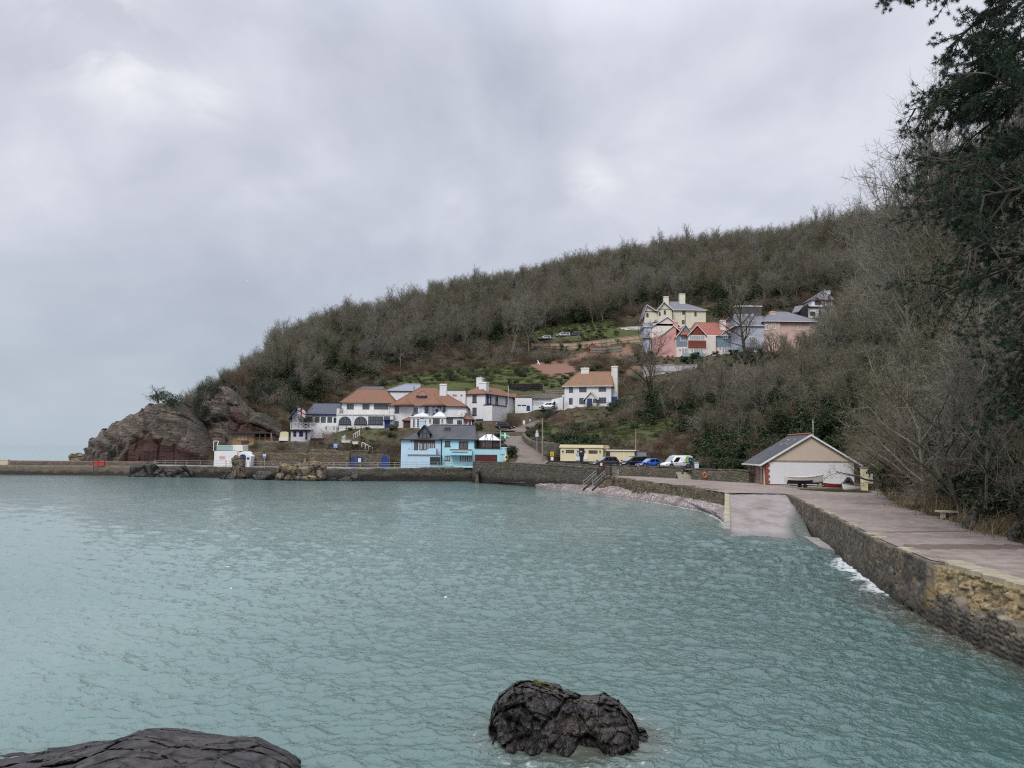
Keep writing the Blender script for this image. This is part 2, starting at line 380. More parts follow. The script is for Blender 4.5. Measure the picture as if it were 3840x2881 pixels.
        if hr > 0: rg.tube([e[1], r1], .1, 5); rg.tube([e[2], r1], .1, 5)
        rg.build('ridge_tiles', M[mat], ro)
        if fascia:
            g = MB(); g.box(a0-.03, b0-.09, ze-.2, a1+.03, b0-.003, ze-.02); g.box(a1+.003, b0-.003, ze-.2, a1+.09, b1, ze-.02); g.box(a0-.09, b0-.003, ze-.2, a0-.003, b1, ze-.02)
            g.build('gutter', M[fascia], ro)
        return ro
    def gab(s, a0, a1, b0, b1, ze, zr, mat, over=.35, front=.35, wallmat=None, barge='trimwhite', name='roof', parent=None, thick=.16, am=None):
        """gable facing the front: ridge runs away from the viewer"""
        am = am if am is not None else (a0+a1)/2; m = MB(); f0 = b0-front; par = parent or s.t
        sl = (zr-ze)/(am-a0); sr = (zr-ze)/(a1-am); A0 = a0-over; A1 = a1+over; zl = ze-over*sl; z2 = ze-over*sr
        for (ax, zx) in ((A0, zl), (A1, z2)):
            m.add([(ax, f0, zx), (am, f0, zr), (am, b1, zr), (ax, b1, zx), (ax, f0, zx+thick), (am, f0, zr+thick), (am, b1, zr+thick), (ax, b1, zx+thick)],
                  [(0,1,2,3), (4,5,6,7), (0,1,5,4), (2,3,7,6), (1,2,6,5), (3,0,4,7)])
        ro = m.build(name, M[mat], par)
        if wallmat:
            MB().prism([(a0, ze-.02), (a1, ze-.02), (am, zr-.02)], b0, b1-.05).build('gable_wall', M[wallmat], par)
        if barge:
            g = MB(); t = .22
            for (ax, zx) in ((A0, zl), (A1, z2)):
                g.add([(ax, f0-.06, zx-t+thick), (am, f0-.06, zr-t+thick), (am, f0-.06, zr+thick+.02), (ax, f0-.06, zx+thick+.02), (ax, f0-.004, zx-t+thick), (am, f0-.004, zr-t+thick), (am, f0-.004, zr+thick+.02), (ax, f0-.004, zx+thick+.02)],
                      [(0,1,2,3), (4,5,6,7), (0,1,5,4), (2,3,7,6), (1,2,6,5), (3,0,4,7)])
            g.build('bargeboard', M[barge], ro)
        return ro
    def chimney(s, a, b, c0, c1, w, d, mat, pots=2, parent=None, cap=True):
        m = MB(); m.box(a-w/2, b-d/2, c0, a+w/2, b+d/2, c1)
        if cap: m.box(a-w/2-.08, b-d/2-.08, c1-.32, a+w/2+.08, b+d/2+.08, c1-.12)
        ch = m.build('chimney', M[mat], parent or s.t)
        for k in range(pots):
            x = a-w/2+w*(k+.5)/pots; MB().tube([(x, b, c1-.02), (x, b, c1+.5)], [.16, .12], 8).build('chimney_pot', M['chimneypot'], ch)
        return ch
    def chim_px(s, px, b, d, mat, pots=2, down=1.5):
        """px = (x0,y0,x1,y1) rectangle of the stack in full pixels, at local depth b"""
        a0, c1 = s.L(px[0], px[1], b); a1, c0 = s.L(px[2], px[3], b)
        return s.chimney((a0+a1)/2, b+d/2, c0-down, c1, a1-a0, d, mat, pots)
def cone_roof(F, a, b, ze, zr, rad, mat, parent=None, n=14):
    m = MB(); pr = [(rad, 0.), (rad*.62, .3), (rad*.3, .62), (.05, 1.)]
    vs = []; fs = []
    for r, k in pr:
        for i in range(n): t = 2*math.pi*i/n; vs.append((a+r*math.cos(t), b+r*math.sin(t), ze+(zr-ze)*k))
    for j in range(3):
        for i in range(n): fs.append((j*n+i, j*n+(i+1)%n, (j+1)*n+(i+1)%n, (j+1)*n+i))
    fs.append(tuple(reversed(range(n)))); fs.append(tuple(range(3*n, 4*n))); m.add(vs, fs)
    return m.build('turret_roof', M[mat], parent or F.t, smooth=True)
def lattice(F, a0, a1, b, c0, c1, mat='trimwhite', name='balustrade', parent=None, panel=1.3, plane=None, w=.08):
    """white X-pattern balustrade between posts; plane: optional map (u,n,c)->local"""
    f = plane or (lambda u, n, c: (u, b-n, c)); m = MB(); n = max(1, round(abs(a1-a0)/panel))
    for i in range(n+1):
        u = a0+(a1-a0)*i/n; m.bar(f(u, 0, c0-.05), f(u, 0, c1+.08), w*1.5)
    for c in (c0+.08, c1): m.bar(f(a0, 0, c), f(a1, 0, c), w)
    cm = (c0+c1)/2
    for i in range(n):
        u0 = a0+(a1-a0)*i/n; u1 = a0+(a1-a0)*(i+1)/n; um = (u0+u1)/2
        for p, q in (((u0, c0), (u1, c1)), ((u0, c1), (u1, c0)), ((u0, cm), (um, c1)), ((um, c1), (u1, cm)), ((u1, cm), (um, c0)), ((um, c0), (u0, cm))):
            m.bar(f(p[0], 0, p[1]), f(q[0], 0, q[1]), w*.75)
    return m.build(name, M[mat], parent or F.t)
def label_text(txt, size, loc, rot, mat, parent=None, name='lettering', ext=.01, align='CENTER'):
    cu = bpy.data.curves.new(name, 'FONT'); cu.body = txt; cu.size = size; cu.extrude = ext; cu.align_x = align; cu.align_y = 'CENTER'; cu.resolution_u = 2
    ob = bpy.data.objects.new(name, cu); COL.objects.link(ob)
    dg = bpy.context.evaluated_depsgraph_get(); me = bpy.data.meshes.new_from_object(ob.evaluated_get(dg)); bpy.data.objects.remove(ob)
    me.materials.clear(); me.materials.append(M[mat]); o = bpy.data.objects.new(name, me); COL.objects.link(o); o.location = loc; o.rotation_euler = rot
    if parent: o.parent = parent
    return o
# ================================================================== THE INN AND HOUSES ON THE FIRST TERRACE
DI = 182.
def mid(p, q): return ((p[0]+q[0])/2, (p[1]+q[1])/2)
# ---- arched wing
F = Fac('inn', 'white inn wing with two big arched windows and terracotta hipped roof', 'inn', c3(1115, 1080), DI, pR=c3(2090, 1080))
a0, a1, c0, c1 = F.wall(c3(1115, 800), c3(2090, 1080), 0, 9, 'white', 'lower_storey', 1.5)
au0, au1, cu0, cu1 = F.wall(c3(1205, 598), c3(2025, 800), 2.4, 9.5, 'white', 'upper_storey', 0)
F.pad(a0, a1, -4, 12)
ze = F.L(*c3(1400, 600), 2.0)[1]; zr = F.L(*c3(1700, 365), 6)[1]
rl = F.L(*c3(1500, 365), 6)[0]; rr = F.L(*c3(1960, 360), 6)[0]
ra0 = F.L(*c3(1165, 600), 2)[0]; ra1 = F.L(*c3(2130, 600), 2)[0]
ro = F.hip(ra0+.45, ra1-.45, 2.4, 9.6, ze, zr, rl-ra0, ra1-rr, 'terracotta', .45)
for x0, x1 in ((1155, 1368), (1425, 1642)):
    F.win(c3(x0, 838), c3(x1, 982), 0, cols=5, rows=3, arch=True, fw=.16, name='arched_window', sill='navy')
F.win(c3(1665, 838), c3(1918, 980), 0, cols=6, rows=2, fw=.12, sill='navy')
F.win(c3(1937, 838), c3(2036, 888), 0, cols=3, rows=1, fw=.1, name='fanlight')
F.door(c3(1945, 905), c3(2032, 1080), 0, mat='royal')
u0, cc = F.L(*c3(1925, 900), 0); u1, _ = F.L(*c3(2095, 900), 0); F.wbox(u0, -.9, cc-.1, u1, .03, cc+.08, 'navy', 'door_canopy')
for x0, x1, c in ((1295, 1410, 4), (1565, 1683, 4), (1765, 2010, 7)):
    F.win(c3(x0, 628), c3(x1, 718), 2.4, cols=c, rows=2, fw=.1)
bc0 = F.L(*c3(1200, 798), -.05)[1]; bc1 = F.L(*c3(1200, 722), -.05)[1]
F.wbox(a0-.05, -.15, bc0-.2, a1+.05, 2.39, bc0, 'offwhite', 'balcony_floor')
lattice(F, a0+.1, F.L(*c3(1880, 720), 0)[0], -.05, bc0, bc1, name='balcony_rail', panel=1.6)
m = MB(); uL = F.L(*c3(1880, 720), 0)[0]
n = 16
for i in range(n+1):
    u = uL+(a1-uL)*i/n; m.bar((u, -.05, bc0), (u, -.05, bc1), .08)
m.bar((uL, -.05, bc1), (a1, -.05, bc1), .1); m.build('balcony_balusters', M['trimwhite'], F.t)
u, c = F.L(*c3(1145, 720), 0); F.wbox(u-.3, -.2, bc0, u+.3, .3, bc1+.25, 'offwhite', 'balcony_pier')
for x in (1390,):
    u, c = F.L(*c3(x, 1000), 0); F.wbox(u-.08, -.1, 0, u+.08, .02, bc0-.2, 'offwhite', 'downpipe')
# ---- slate roofed wing
F = Fac('slate_wing', 'single-storey white inn wing under a long plain blue-grey slate roof', 'inn wing', c3(690, 1010), DI+.5, pR=c3(1114, 1010))
a0, a1, c0, c1 = F.wall(c3(690, 822), c3(1112, 1010), 0, 7, 'white', 'wall', 2.5); F.pad(a0, a1, -3, 7, -1)
F.wbox(a0-.1, -.25, c1-.02, a1, 6.9, c1+.24, 'navy', 'fascia')
ze = c1+.24; zr = F.L(*c3(900, 618), 3.5)[1]
e0 = F.L(*c3(592, 800), 0)[0]; e1 = F.L(*c3(1195, 770), 0)[0]
ro = F.hip(e0+.3, e1-.3, .2, 6.8, ze+.16, zr, .9, 0, 'slateblue', .3, fascia='navy')
for x0, x1 in ((742, 818), (850, 926), (960, 1034)): F.win(c3(x0, 845), c3(x1, 948), 0, cols=2, rows=2, fw=.11)
F.door(c3(1066, 860), c3(1112, 950), 0, mat='darkframe')
dk = F.L(*c3(700, 1018), -1.2)[1]; dt = F.L(*c3(700, 950), -1.2)[1]
k0 = F.L(*c3(682, 1018), -1.2)[0]; k1 = F.L(*c3(1112, 1018), -1.2)[0]
F.wbox(k0, -1.3, dk-2.6, k1, -.003, dk, 'white', 'terrace_wall')
lattice(F, k0+.1, k1, -1.2, dk, dt, name='terrace_rail', panel=1.7)
# ---- small gabled tower with balcony
F = Fac('tower_house', 'small white house with blue gabled roof, lattice balcony and arched blue shutters', 'small house', c3(328, 1245), DI-2, pR=c3(665, 1245))
a0, a1, c0, c1 = F.wall(c3(328, 1058), c3(612, 1245), 0, 5, 'white', 'ground_floor', 1.5); F.pad(a0-1, a1+1, -1, 6)
MB().prism([(a1, c0-1.5), (F.L(*c3(640, 1245))[0], c0-1.5), (F.L(*c3(668, 1060))[0], c1), (a1, c1)], 0.3, 5).build('buttress', M['white'], F.t)
for x0, x1 in ((370, 418), (472, 536)): F.door(c3(x0, 1095), c3(x1, 1188), 0, mat='navy', arch=True, name='shutter')
F.door(c3(580, 1090), c3(608, 1235), 0, mat='navy')
dz = F.L(*c3(400, 1055), -.5)[1]; dt = F.L(*c3(400, 950), -.5)[1]; k0 = F.L(*c3(318, 950), -.5)[0]; k1 = F.L(*c3(682, 950), -.5)[0]
F.wbox(k0, -.6, dz-.12, k1, 4, dz, 'trimwhite', 'balcony_floor'); F.wbox(k0+.1, -.35, dz-.55, k1-.3, -.05, dz-.14, 'darkframe', 'signboard')
lattice(F, k0+.1, k1-.1, -.5, dz, dt, name='balcony_rail', panel=1.9, w=.1)
w0 = F.L(*c3(348, 830), 1.5)[0]; w1 = F.L(*c3(548, 830), 1.5)[0]; ze = F.L(*c3(450, 838), 1.5)[1]; zr = F.L(*c3(350, 690), 1.5)[1]
F.wbox(w0, 1.5, dz, w1, 6, ze, 'white', 'upper_wall')
F.gab(w0-.1, w1+.1, 1.5, 6.2, ze, zr, 'slateblue', .6, 1.0, 'white', 'signblue')
w2 = F.L(*c3(668, 830), 2.6)[0]; F.wbox(w1+.003, 2.6, dz, w2, 6, ze-.1, 'white', 'side_wall')
F.hip(w1+.4, w2, 2.3, 6.2, ze-.05, zr+.1, 1.2, .6, 'slateblue', .35, 'side_roof', fascia='navy')
for x in (480, 620):
    u, c = F.L(*c3(x, 850), 1.4); MB().bar((u-.5, 1.2, c+.2), (u+.5, 1.2, c-1.0), .14).build('roof_brace', M['navy'], F.t)
# flagpole + England flag
base = P(*c3(430, 1050), DI-3.2); top = P(*c3(434, 665), DI-3.2)
t = thing('flagpole', 'white flagpole on the balcony flying a red cross flag', 'flagpole', base)
MB().tube([(0,0,0), (0,0,top.z-base.z)], [.06,.04], 8).build('pole', M['trimwhite'], t); H = top.z-base.z
def flag_mesh(w, h, x0, x1, z0, z1, nx=10, nz=6, droop=.5, off=0.):
    vs = []; fs = []
    for j in range(nz+1):
        for i in range(nx+1):
            u = x0+(x1-x0)*i/nx; v = z0+(z1-z0)*j/nz
            vs.append((u*w*(1-.25*droop), .22*math.sin(u*7+v*2)*u+off, -h*(1-v) - droop*w*.62*u**1.2))
    for j in range(nz):
        for i in range(nx): a = j*(nx+1)+i; fs.append((a, a+1, a+nx+2, a+nx+1))
    return vs, fs
def flag(parent, w, h, z, field, crosses, droop=.5):
    fl = MB(); fl.add(*flag_mesh(w, h, 0, 1, 0, 1, droop=droop)); f = fl.build('flag', M[field], parent, True, False); f.location = (.06, 0, z)
    for mat, spans, off in crosses:
        m = MB()
        for x0, x1, z0, z1 in spans:
            for sgn in (-1, 1): m.add(*flag_mesh(w, h, x0, x1, z0, z1, droop=droop, off=off*sgn))
        m.build('cross', M[mat], f, True, False)
flag(t, 2.1, 1.5, H-.15, 'signwhite', [('red', [(0, 1, .41, .59), (.42, .58, 0, .41), (.42, .58, .59, 1)], .012)], .75)
# ---- centre block with turrets
F = Fac('inn_centre', 'white inn block with two turret roofs, dormer and wide white chimney', 'inn', c4(285, 1050), DI+1, pR=c4(1600, 1050))
a0, a1, c0, c1 = F.wall(c4(287, 650), c4(1600, 1050), 0, 10, 'white', 'wall', 1.5); F.pad(a0, a1, -5, 12)
zr = F.L(*c4(900, 340), 5)[1]; rl = F.L(*c4(810, 340), 5)[0]; rr = F.L(*c4(1070, 340), 5)[0]
e0 = F.L(*c4(265, 655), -.4)[0]; e1 = F.L(*c4(1625, 690), -.4)[0]
ro = F.hip(e0+.4, e1-.4, 0, 10, c1, zr, rl-e0, e1-rr, 'terracotta', .4)
a, c = F.L(*c4(545, 492), .6); cone_roof(F, a, .9, c1-.05, c, 2.9, 'terracotta')
a, c2_ = F.L(*c4(1058, 478), .6); cone_roof(F, a, .9, c1-.05, c2_, 3.3, 'terracotta')
for (xx, yy) in ((545, 455), (1058, 440)):
    a, c = F.L(*c4(xx, yy), .9); MB().tube([(a, .9, c-1.2), (a, .9, c)], [.12, .05], 6).build('finial', M['chimneypot'], F.t)
F.chim_px((*c4(1148, 275), *c4(1262, 525)), 2.6, 2.0, 'white', 2)
# dormer
u0, z1 = F.L(*c4(770, 480), 1.8); u1, z0 = F.L(*c4(895, 530), 1.8)
F.wbox(u0, 1.8, z0-.3, u1, 5, z1, 'white', 'dormer_wall'); dr = F.L(*c4(860, 402), 3)[1]
F.hip(u0-.05, u1+.05, 1.8, 5.4, z1, dr, .9, .6, 'terracotta', .25, 'dormer_roof'); F.win(c4(775, 484), c4(890, 528), 1.8, cols=4, rows=1)
for x0, y0, x1, y1 in ((370, 655, 440, 775), (695, 685, 767, 778), (890, 648, 962, 772), (1205, 684, 1247, 755), (1590, 708, 1632, 795)):
    if x1 < 1600: F.win(c4(x0, y0), c4(x1, y1), 0, cols=2, rows=3, sill='navy')
F.win(c4(370, 920), c4(437, 1012), 0, cols=2, rows=2, fm='brownwood')
u0, z1 = F.L(*c4(1030, 664), 0); u1, z0 = F.L(*c4(1168, 830), 0)
sg = F.wbox(u0, -.12, z0, u1, -.003, z1, 'signnavy', 'wall_sign')
label_text('CARY ARMS', .42, ((u0+u1)/2, -.13, z1-.45), (R(90), 0, 0), 'silver', sg)
m = MB(); um = (u0+u1)/2; zm = z0+(z1-z0)*.42; n = 18
pts = [(um+1.0*math.cos(2*math.pi*i/n)*(1+.28*math.cos(5*2*math.pi*i/n)), zm+.25+.85*math.sin(2*math.pi*i/n)*(1+.2*math.sin(4*2*math.pi*i/n))) for i in range(n)]
m.prism(pts, -.16, -.121); m.build('crest', M['silver'], sg)
MB().prism([(um-.32, zm+.6), (um-.22, zm+.05), (um, zm-.2), (um+.22, zm+.05), (um+.32, zm+.6)], -.18, -.161).build('shield', M['signnavy'], sg)
u0, z1 = F.L(*c4(797, 664), 0); u1, z0 = F.L(*c4(830, 800), 0); F.wbox(u0, -.1, z0, u1, -.003, z1, 'lilac', 'wall_banner')
for x in (675, 960):
    u, c = F.L(*c4(x, 680), 0); MB().tube([(u, -.1, c), (u, -.1, .3)], .06, 6).build('downpipe', M['offwhite'], F.t)
# little lean-to and stone post
u0, z1 = F.L(*c4(505, 905), -1.6); u1, z0 = F.L(*c4(648, 1040), -1.6); F.wbox(u0+.2, -1.6, z0-1, u1, -.003, z1, 'brownwood', 'side_porch')
F.hip(u0+.2, u1, -1.6, .0, z1, F.L(*c4(620, 830), -1)[1], 2.2, .0, 'terracotta', .25, 'porch_roof')
u0, z1 = F.L(*c4(650, 825), -.9); u1, z0 = F.L(*c4(775, 790), -.9); F.hip(u0+.5, u1, -.9, 0, z1, z0+.2, .4, .4, 'slatemoss', .3, 'bay_roof')
# ---- conservatory bays in front of the centre block
F = Fac('garden_room', 'white bay-windowed garden room with lattice roof rail below the turrets', 'garden room', c4(645, 1035), DI-4, pR=c4(1550, 1010))
a0, a1, c0, c1 = F.wall(c4(645, 855), c4(1250, 1035), 0, 3.9, 'trimwhite', 'wall', 1.2); F.pad(a0, a1+6, -2, 4)
b0_, b1_, d0_, e_ = F.wall(c4(1250, 855), c4(1555, 1010), .4, 3.9, 'trimwhite', 'side_wall', 1.2)
F.wbox(a0-.2, -.25, c1+.003, a1+.15, 3.85, c1+.28, 'trimwhite', 'cornice')
F.wbox(a1+.16, .1, c1+.003, b1_+.1, 3.85, c1+.2, 'darkframe', 'flat_roof')
for x0, x1, c, fm in ((678, 722, 1, 'trimwhite'), (752, 797, 1, 'trimwhite'), (812, 850, 1, 'darkframe'), (958, 1002, 1, 'trimwhite'), (1030, 1145, 3, 'darkframe'), (1172, 1212, 1, 'trimwhite')):
    F.win(c4(x0, 875), c4(x1, 968 if x0 > 900 else 1030), 0, cols=c, rows=4, fm=fm, fw=.09)
F.win(c4(1278, 875), c4(1372, 963), .4, cols=2, rows=1, fw=.12); F.win(c4(1448, 905), c4(1530, 975), .4, cols=2, rows=1, fw=.14)
for x0, x1, y0 in ((700, 960, 782), (1030, 1250, 765)):
    u0 = F.L(*c4(x0, 835))[0]; u1 = F.L(*c4(x1, 835))[0]; F.hip(u0+.3, u1-.3, .3, 3.4, c1+.44, F.L(*c4(x0, y0), 2)[1], (u1-u0)*.38, (u1-u0)*.38, 'glasswhite', .2, 'lantern_roof', fascia='trimwhite')
lattice(F, F.L(*c4(1250, 830))[0], b1_, .3, c1+.25, F.L(*c4(1300, 762), .3)[1], name='roof_rail', panel=1.5)
m = MB(); u0 = F.L(*c4(1430, 830))[0]
for i in range(7):
    u = u0+(b1_-u0)*i/6; m.bar((u, .3, c1+.3), (u+.5, 2.6, c1+1.7), .1)
m.build('pergola', M['trimwhite'], F.t)
# ---- right hand tiled corner pavilion
F = Fac('corner_pavilion', 'low white pavilion with red tiled hip roof beside the garden room', 'pavilion', c4(1562, 985), DI-2.5, pR=c4(1700, 985))
a0, a1, c0, c1 = F.wall(c4(1562, 885), c4(1702, 985), 0, 5, 'white', 'wall', 1.5); F.pad(a0, a1, -1, 5)
F.hip(a0-1, a1, 0, 5, c1, F.L(*c4(1590, 760), 2.5)[1], 1.5, 3.0, 'terracotta', .35)
F.win(c4(1648, 912), c4(1685, 985), 0, cols=1, rows=1, fw=.1); u, c = F.L(*c4(1605, 935), 0); MB().tube([(u, -.12, c), (u, -.02, c)], .34, 12).build('plaque', M['red'], F.t)
u1 = F.L(*c4(1815, 965), .5)[0]; F.hip(a1+.4, u1, .2, 4, F.L(*c4(1750, 962), .5)[1], F.L(*c4(1720, 895), 1)[1], .3, 2.2, 'terracotta', .2, 'lean_to_roof')
F.wbox(a1+.005, .6, c0-1.5, u1-.6, 3.8, F.L(*c4(1750, 975), .5)[1], 'brownwood', 'lean_to')
u0, z1 = F.L(*c4(1365, 680), 4.6); u1, z0 = F.L(*c4(1520, 770), 4.6)
F.hip(F.L(*c4(1320, 770), 4.6)[0], u1, 4.4, 7.4, z0, z1+.3, 1.8, 1.8, 'terracotta', .2, 'rear_hip'); F.wbox(F.L(*c4(1330, 770), 4.6)[0], 4.6, c0, u1-.2, 7.2, z0-.16, 'white', 'rear_wall')
# ---- rear zinc-roofed block
F = Fac('zinc_roof_house', 'white house behind the inn with grey zinc roof and two skylights', 'house', c4(220, 480), DI+16, pR=c4(800, 480))
a0, a1, c0, c1 = F.wall(c4(285, 395), c4(745, 480), 0, 8, 'white', 'wall', 6); F.pad(a0, a1, -2, 10, -5)
ro = F.hip(F.L(*c4(215, 392))[0], F.L(*c4(800, 375))[0], 0, 8, c1, F.L(*c4(500, 278), 4)[1], 4.5, .5, 'zinc', .2)
for x0, x1 in ((400, 515), (535, 645)):
    u0, z1 = F.L(*c4(x0, 325), 2.2); u1, z0 = F.L(*c4(x1, 380), .9)
    MB().add([], []) if False else None
    k = MB(); k.add([(u0+.6, .75, z0), (u1, .75, z0), (u1-.6, 2.4, z1), (u0, 2.4, z1), (u0+.6, .95, z0-.25), (u1, .95, z0-.25), (u1-.6, 2.6, z1-.25), (u0, 2.6, z1-.25)], [(0,1,2,3),(4,5,6,7),(0,1,5,4),(1,2,6,5),(2,3,7,6),(3,0,4,7)])
    k.build('skylight', M['glasspale'], ro)
u, c = F.L(*c4(708, 320), 1); MB().tube([(u, .4, c1-.5), (u, .4, c)], .13, 8).build('flue', M['zinc'], F.t)
u0, z1 = F.L(*c3(1470, 330), 2); u1, z0 = F.L(*c3(1960, 385), 2); F.hip(u0, u1-1, 2, 8, z0, z1+.35, 1.2, 0, 'slateblue', .2, 'left_roof'); F.wbox(u0+.3, 2.3, c0-6, u1-1, 7.6, z0-.17, 'white', 'left_wall')
# ---- flat white block
F = Fac('flat_roof_block', 'white flat-roofed block with a row of small high windows behind the chimney', 'house', c4(1262, 610), DI+10, pR=c4(1592, 610))
a0, a1, c0, c1 = F.wall(c4(1262, 388), c4(1592, 610), 0, 7, 'white', 'wall', 3); F.pad(a0, a1, -2, 8, -3)
F.wbox(a0-.1, -.12, c1+.003, a1+.1, 7.1, c1+.16, 'slateblue', 'coping')
for x in (1280, 1370, 1408, 1508): F.win(c4(x, 460), c4(x+32, 488), 0, cols=1, rows=1, fm='steel', fw=.08)
F.wbox(F.L(*c4(1300, 535))[0], -.05, F.L(*c4(1300, 580))[1], F.L(*c4(1530, 535))[0], -.003, F.L(*c4(1300, 535))[1], 'offwhite', 'panel')
# ---- banner house (corner view)
F = Fac('banner_house', 'white two-storey house with a navy banner on its corner and red hipped roof', 'house', c6(115, 775), 193, -30.)
aR = F.L(*c6(385, 765))[0]; ze = F.L(*c6(250, 448))[1]
# side length
bR = F.S(*c6(740, 720), aR)[0]; bR = min(max(bR, 9), 20)
F.wbox(0, 0, -2.5, aR, bR, ze, 'white', 'wall'); F.pad(0, aR, -1, bR+1)
zr = F.L(*c6(420, 345), 3.)[1]
m = MB(); ov = .4; e = [(-ov, -ov, ze), (aR+ov, -ov, ze), (aR+ov, bR+ov, ze), (-ov, bR+ov, ze)]; r0 = (aR/2, aR*.5, zr); r1 = (aR/2, bR-2.5, zr)
m.add(e+[r0, r1]+[(x, y, z-.16) for x, y, z in e], [(0,1,4), (1,2,5,4), (2,3,5), (3,0,4,5), (6,7,1,0), (7,8,2,1), (8,9,3,2), (9,6,0,3), (9,8,7,6)])
ro = m.build('roof', M['terracotta'], F.t); g = MB(); g.tube([r0, r1], .13, 6); g.tube([e[0], r0], .1, 5); g.tube([e[1], r0], .1, 5); g.tube([e[2], r1], .1, 5); g.build('ridge_tiles', M['terracotta'], ro)
g = MB(); g.box(-ov, -ov-.09, ze-.2, aR+ov, -ov-.003, ze-.02); g.box(aR+ov+.003, -ov, ze-.2, aR+ov+.09, bR+ov, ze-.02); g.build('gutter', M['darkframe'], ro)
for y0, y1 in ((465, 550), (615, 706)): F.win(c6(235, y0), c6(283, y1), 0, cols=1, rows=2, sill='darkframe')
for x0, x1, y0, y1 in ((515, 542, 480, 570), (640, 662, 490, 572)): F.win(c6(x0, y0), c6(x1, y1), aR, 'r', cols=1, rows=2, sill='darkframe')
b0_, z1 = F.S(*c6(402, 462), aR); b1_, z0 = F.S(*c6(447, 606), aR)
sg = F.wbox(aR+.25, b0_, z0, aR+.33, b1_, z1, 'signnavy', 'banner'); MB().bar((aR-.02, b0_+.1, z1+.05), (aR+.5, b0_+.1, z1+.05), .08).build('bracket', M['black'], sg)
m = MB(); bm = (b0_+b1_)/2; zz = (z0+z1)/2; m.add([(aR+.345, bm+.32*math.cos(t)*abs(b1_-b0_)/1.6, zz+.75*math.sin(t)) for t in [2*math.pi*i/14 for i in range(14)]], [tuple(range(14))]); m.build('emblem', M['silver'], sg, fix=False)
m = MB(); m.box(aR+.331, bm-.1, zz+.9, aR+.345, bm+.1, zz+1.6); m.build('emblem_top', M['silver'], sg)
ch = F.chimney(aR*.72, 2.2, ze-.3, F.L(*c6(440, 300), 2.0)[1], 2.1, 1.3, 'white', 1); F.chimney(aR*.35, 4.2, ze, F.L(*c6(410, 245), 4)[1], 1.5, 1.2, 'white', 1)
b0_, z1 = F.S(*c6(475, 585), aR+2.5); b1_, z0 = F.S(*c6(650, 760), aR+2.5); F.wbox(aR+.003, b0_, -2.5, aR+2.5, b1_, z1, 'white', 'side_extension'); F.wbox(aR+.003, b0_-.1, z1+.003, aR+2.6, b1_+.1, z1+.2, 'black', 'extension_coping')
u, z = F.L(*c6(275, 755)); MB().box(u-.1, -.06, -.2, aR-.1, -.003, z).build('blue_plinth', M['navy'], F.t)
MB().tube([(aR+.06, F.S(*c6(470, 600), aR)[0], 0.), (aR+.06, F.S(*c6(470, 600), aR)[0], ze-.2)], .06, 6).build('downpipe', M['offwhite'], F.t)
b, z = F.S(*c6(760, 470), aR); F.hip(aR-2.6, aR+.6, bR-.5, bR+2.8, F.S(*c6(760, 505), aR)[1], z+.6, 1.2, 1.0, 'terracotta', .3, 'porch_roof')
# ---- beam cottage / garden wall between
F = Fac('linking_cottage', 'low white building with a long window strip and arched blue garden door', 'outbuilding', c6(755, 640), 200, pR=c6(1355, 625))
a0, a1, c0, c1 = F.wall(c6(755, 492), c6(958, 660), 0, 6, 'white', 'wall', 2.0); F.pad(a0, a1+14, -1, 8, -.8)
F.door(c6(893, 588), c6(935, 655), 0, mat='royal', arch=True)
for x0, x1 in ((785, 825), (835, 888)): F.win(c6(x0, 580), c6(x1, 594), 0, cols=1, rows=1, fm='black', fw=.1, name='vent_window')
l0, l1, m0, m1 = F.wall(c6(958, 512), c6(1195, 625), .6, 6, 'white', 'low_wall', 2.0)
F.wbox(l0-.2, .2, m1+.003, l1+.2, 6.1, m1+.22, 'slateblue', 'flat_roof')
F.win(c6(960, 534), c6(1105, 588), .6, cols=6, rows=1, fm='trimwhite', gm='glasspale', fw=.12)
MB().prism([(F.L(*c6(1197, 625))[0], -2), (F.L(*c6(1352, 625))[0], -2), (F.L(*c6(1352, 482))[0], F.L(*c6(1352, 482))[1]), (F.L(*c6(1197, 520))[0], F.L(*c6(1197, 520))[1])], -.6, 5).build('end_wall', M['white'], F.t)
F.wbox(a0, -.08, c1+.003, a1+.05, 6.05, c1+.13, 'darkframe', 'coping')
# ---- white house with porch
F = Fac('porch_house', 'white house with brown tiled roof, blue-doored porch and a tall end chimney', 'house', c6(1355, 612), 198, -14.)
aR = F.L(*c6(1925, 618))[0]; ze = F.L(*c6(1600, 350))[1]; bD = 7.0
F.wbox(0, 0, -2.5, aR, bD, ze, 'white', 'wall'); F.pad(0, aR, -3, bD+1)
zr = F.L(*c6(1750, 178), 3.5)[1]; rl = F.L(*c6(1525, 185), 3.5)[0]; rr = F.L(*c6(1930, 170), 3.5)[0]
ro = F.hip(0, aR, 0, bD, ze, zr, rl+.5, max(.6, aR+.5-rr), 'thatchtile', .5, fascia='offwhite')
for x0, x1, y0, y1, c in ((1413, 1458, 362, 432, 2), (1537, 1625, 356, 426, 4), (1773, 1865, 350, 418, 4), (1411, 1454, 500, 576, 2), (1537, 1620, 498, 572, 4), (1773, 1865, 492, 562, 4)):
    F.win(c6(x0, y0), c6(x1, y1), 0, cols=c, rows=2, fm='navy', fw=.1)
F.chim_px((*c6(1557, 128), *c6(1652, 232)), 3.0, 1.3, 'offwhite', 1)
b, z = F.S(*c6(1970, 610), aR); F.chimney(aR+.55, 3.2, -2.5, F.L(*c6(2015, 110), 3.2)[1], 1.5, 1.9, 'offwhite', 1); F.wbox(aR+.003, 1.6, -2.5, aR+1.0, 4.9, ze-1.2, 'offwhite', 'chimney_breast')
F.win(c6(1960, 330), c6(1975, 405), aR, 'r', cols=1, rows=2, fm='navy')
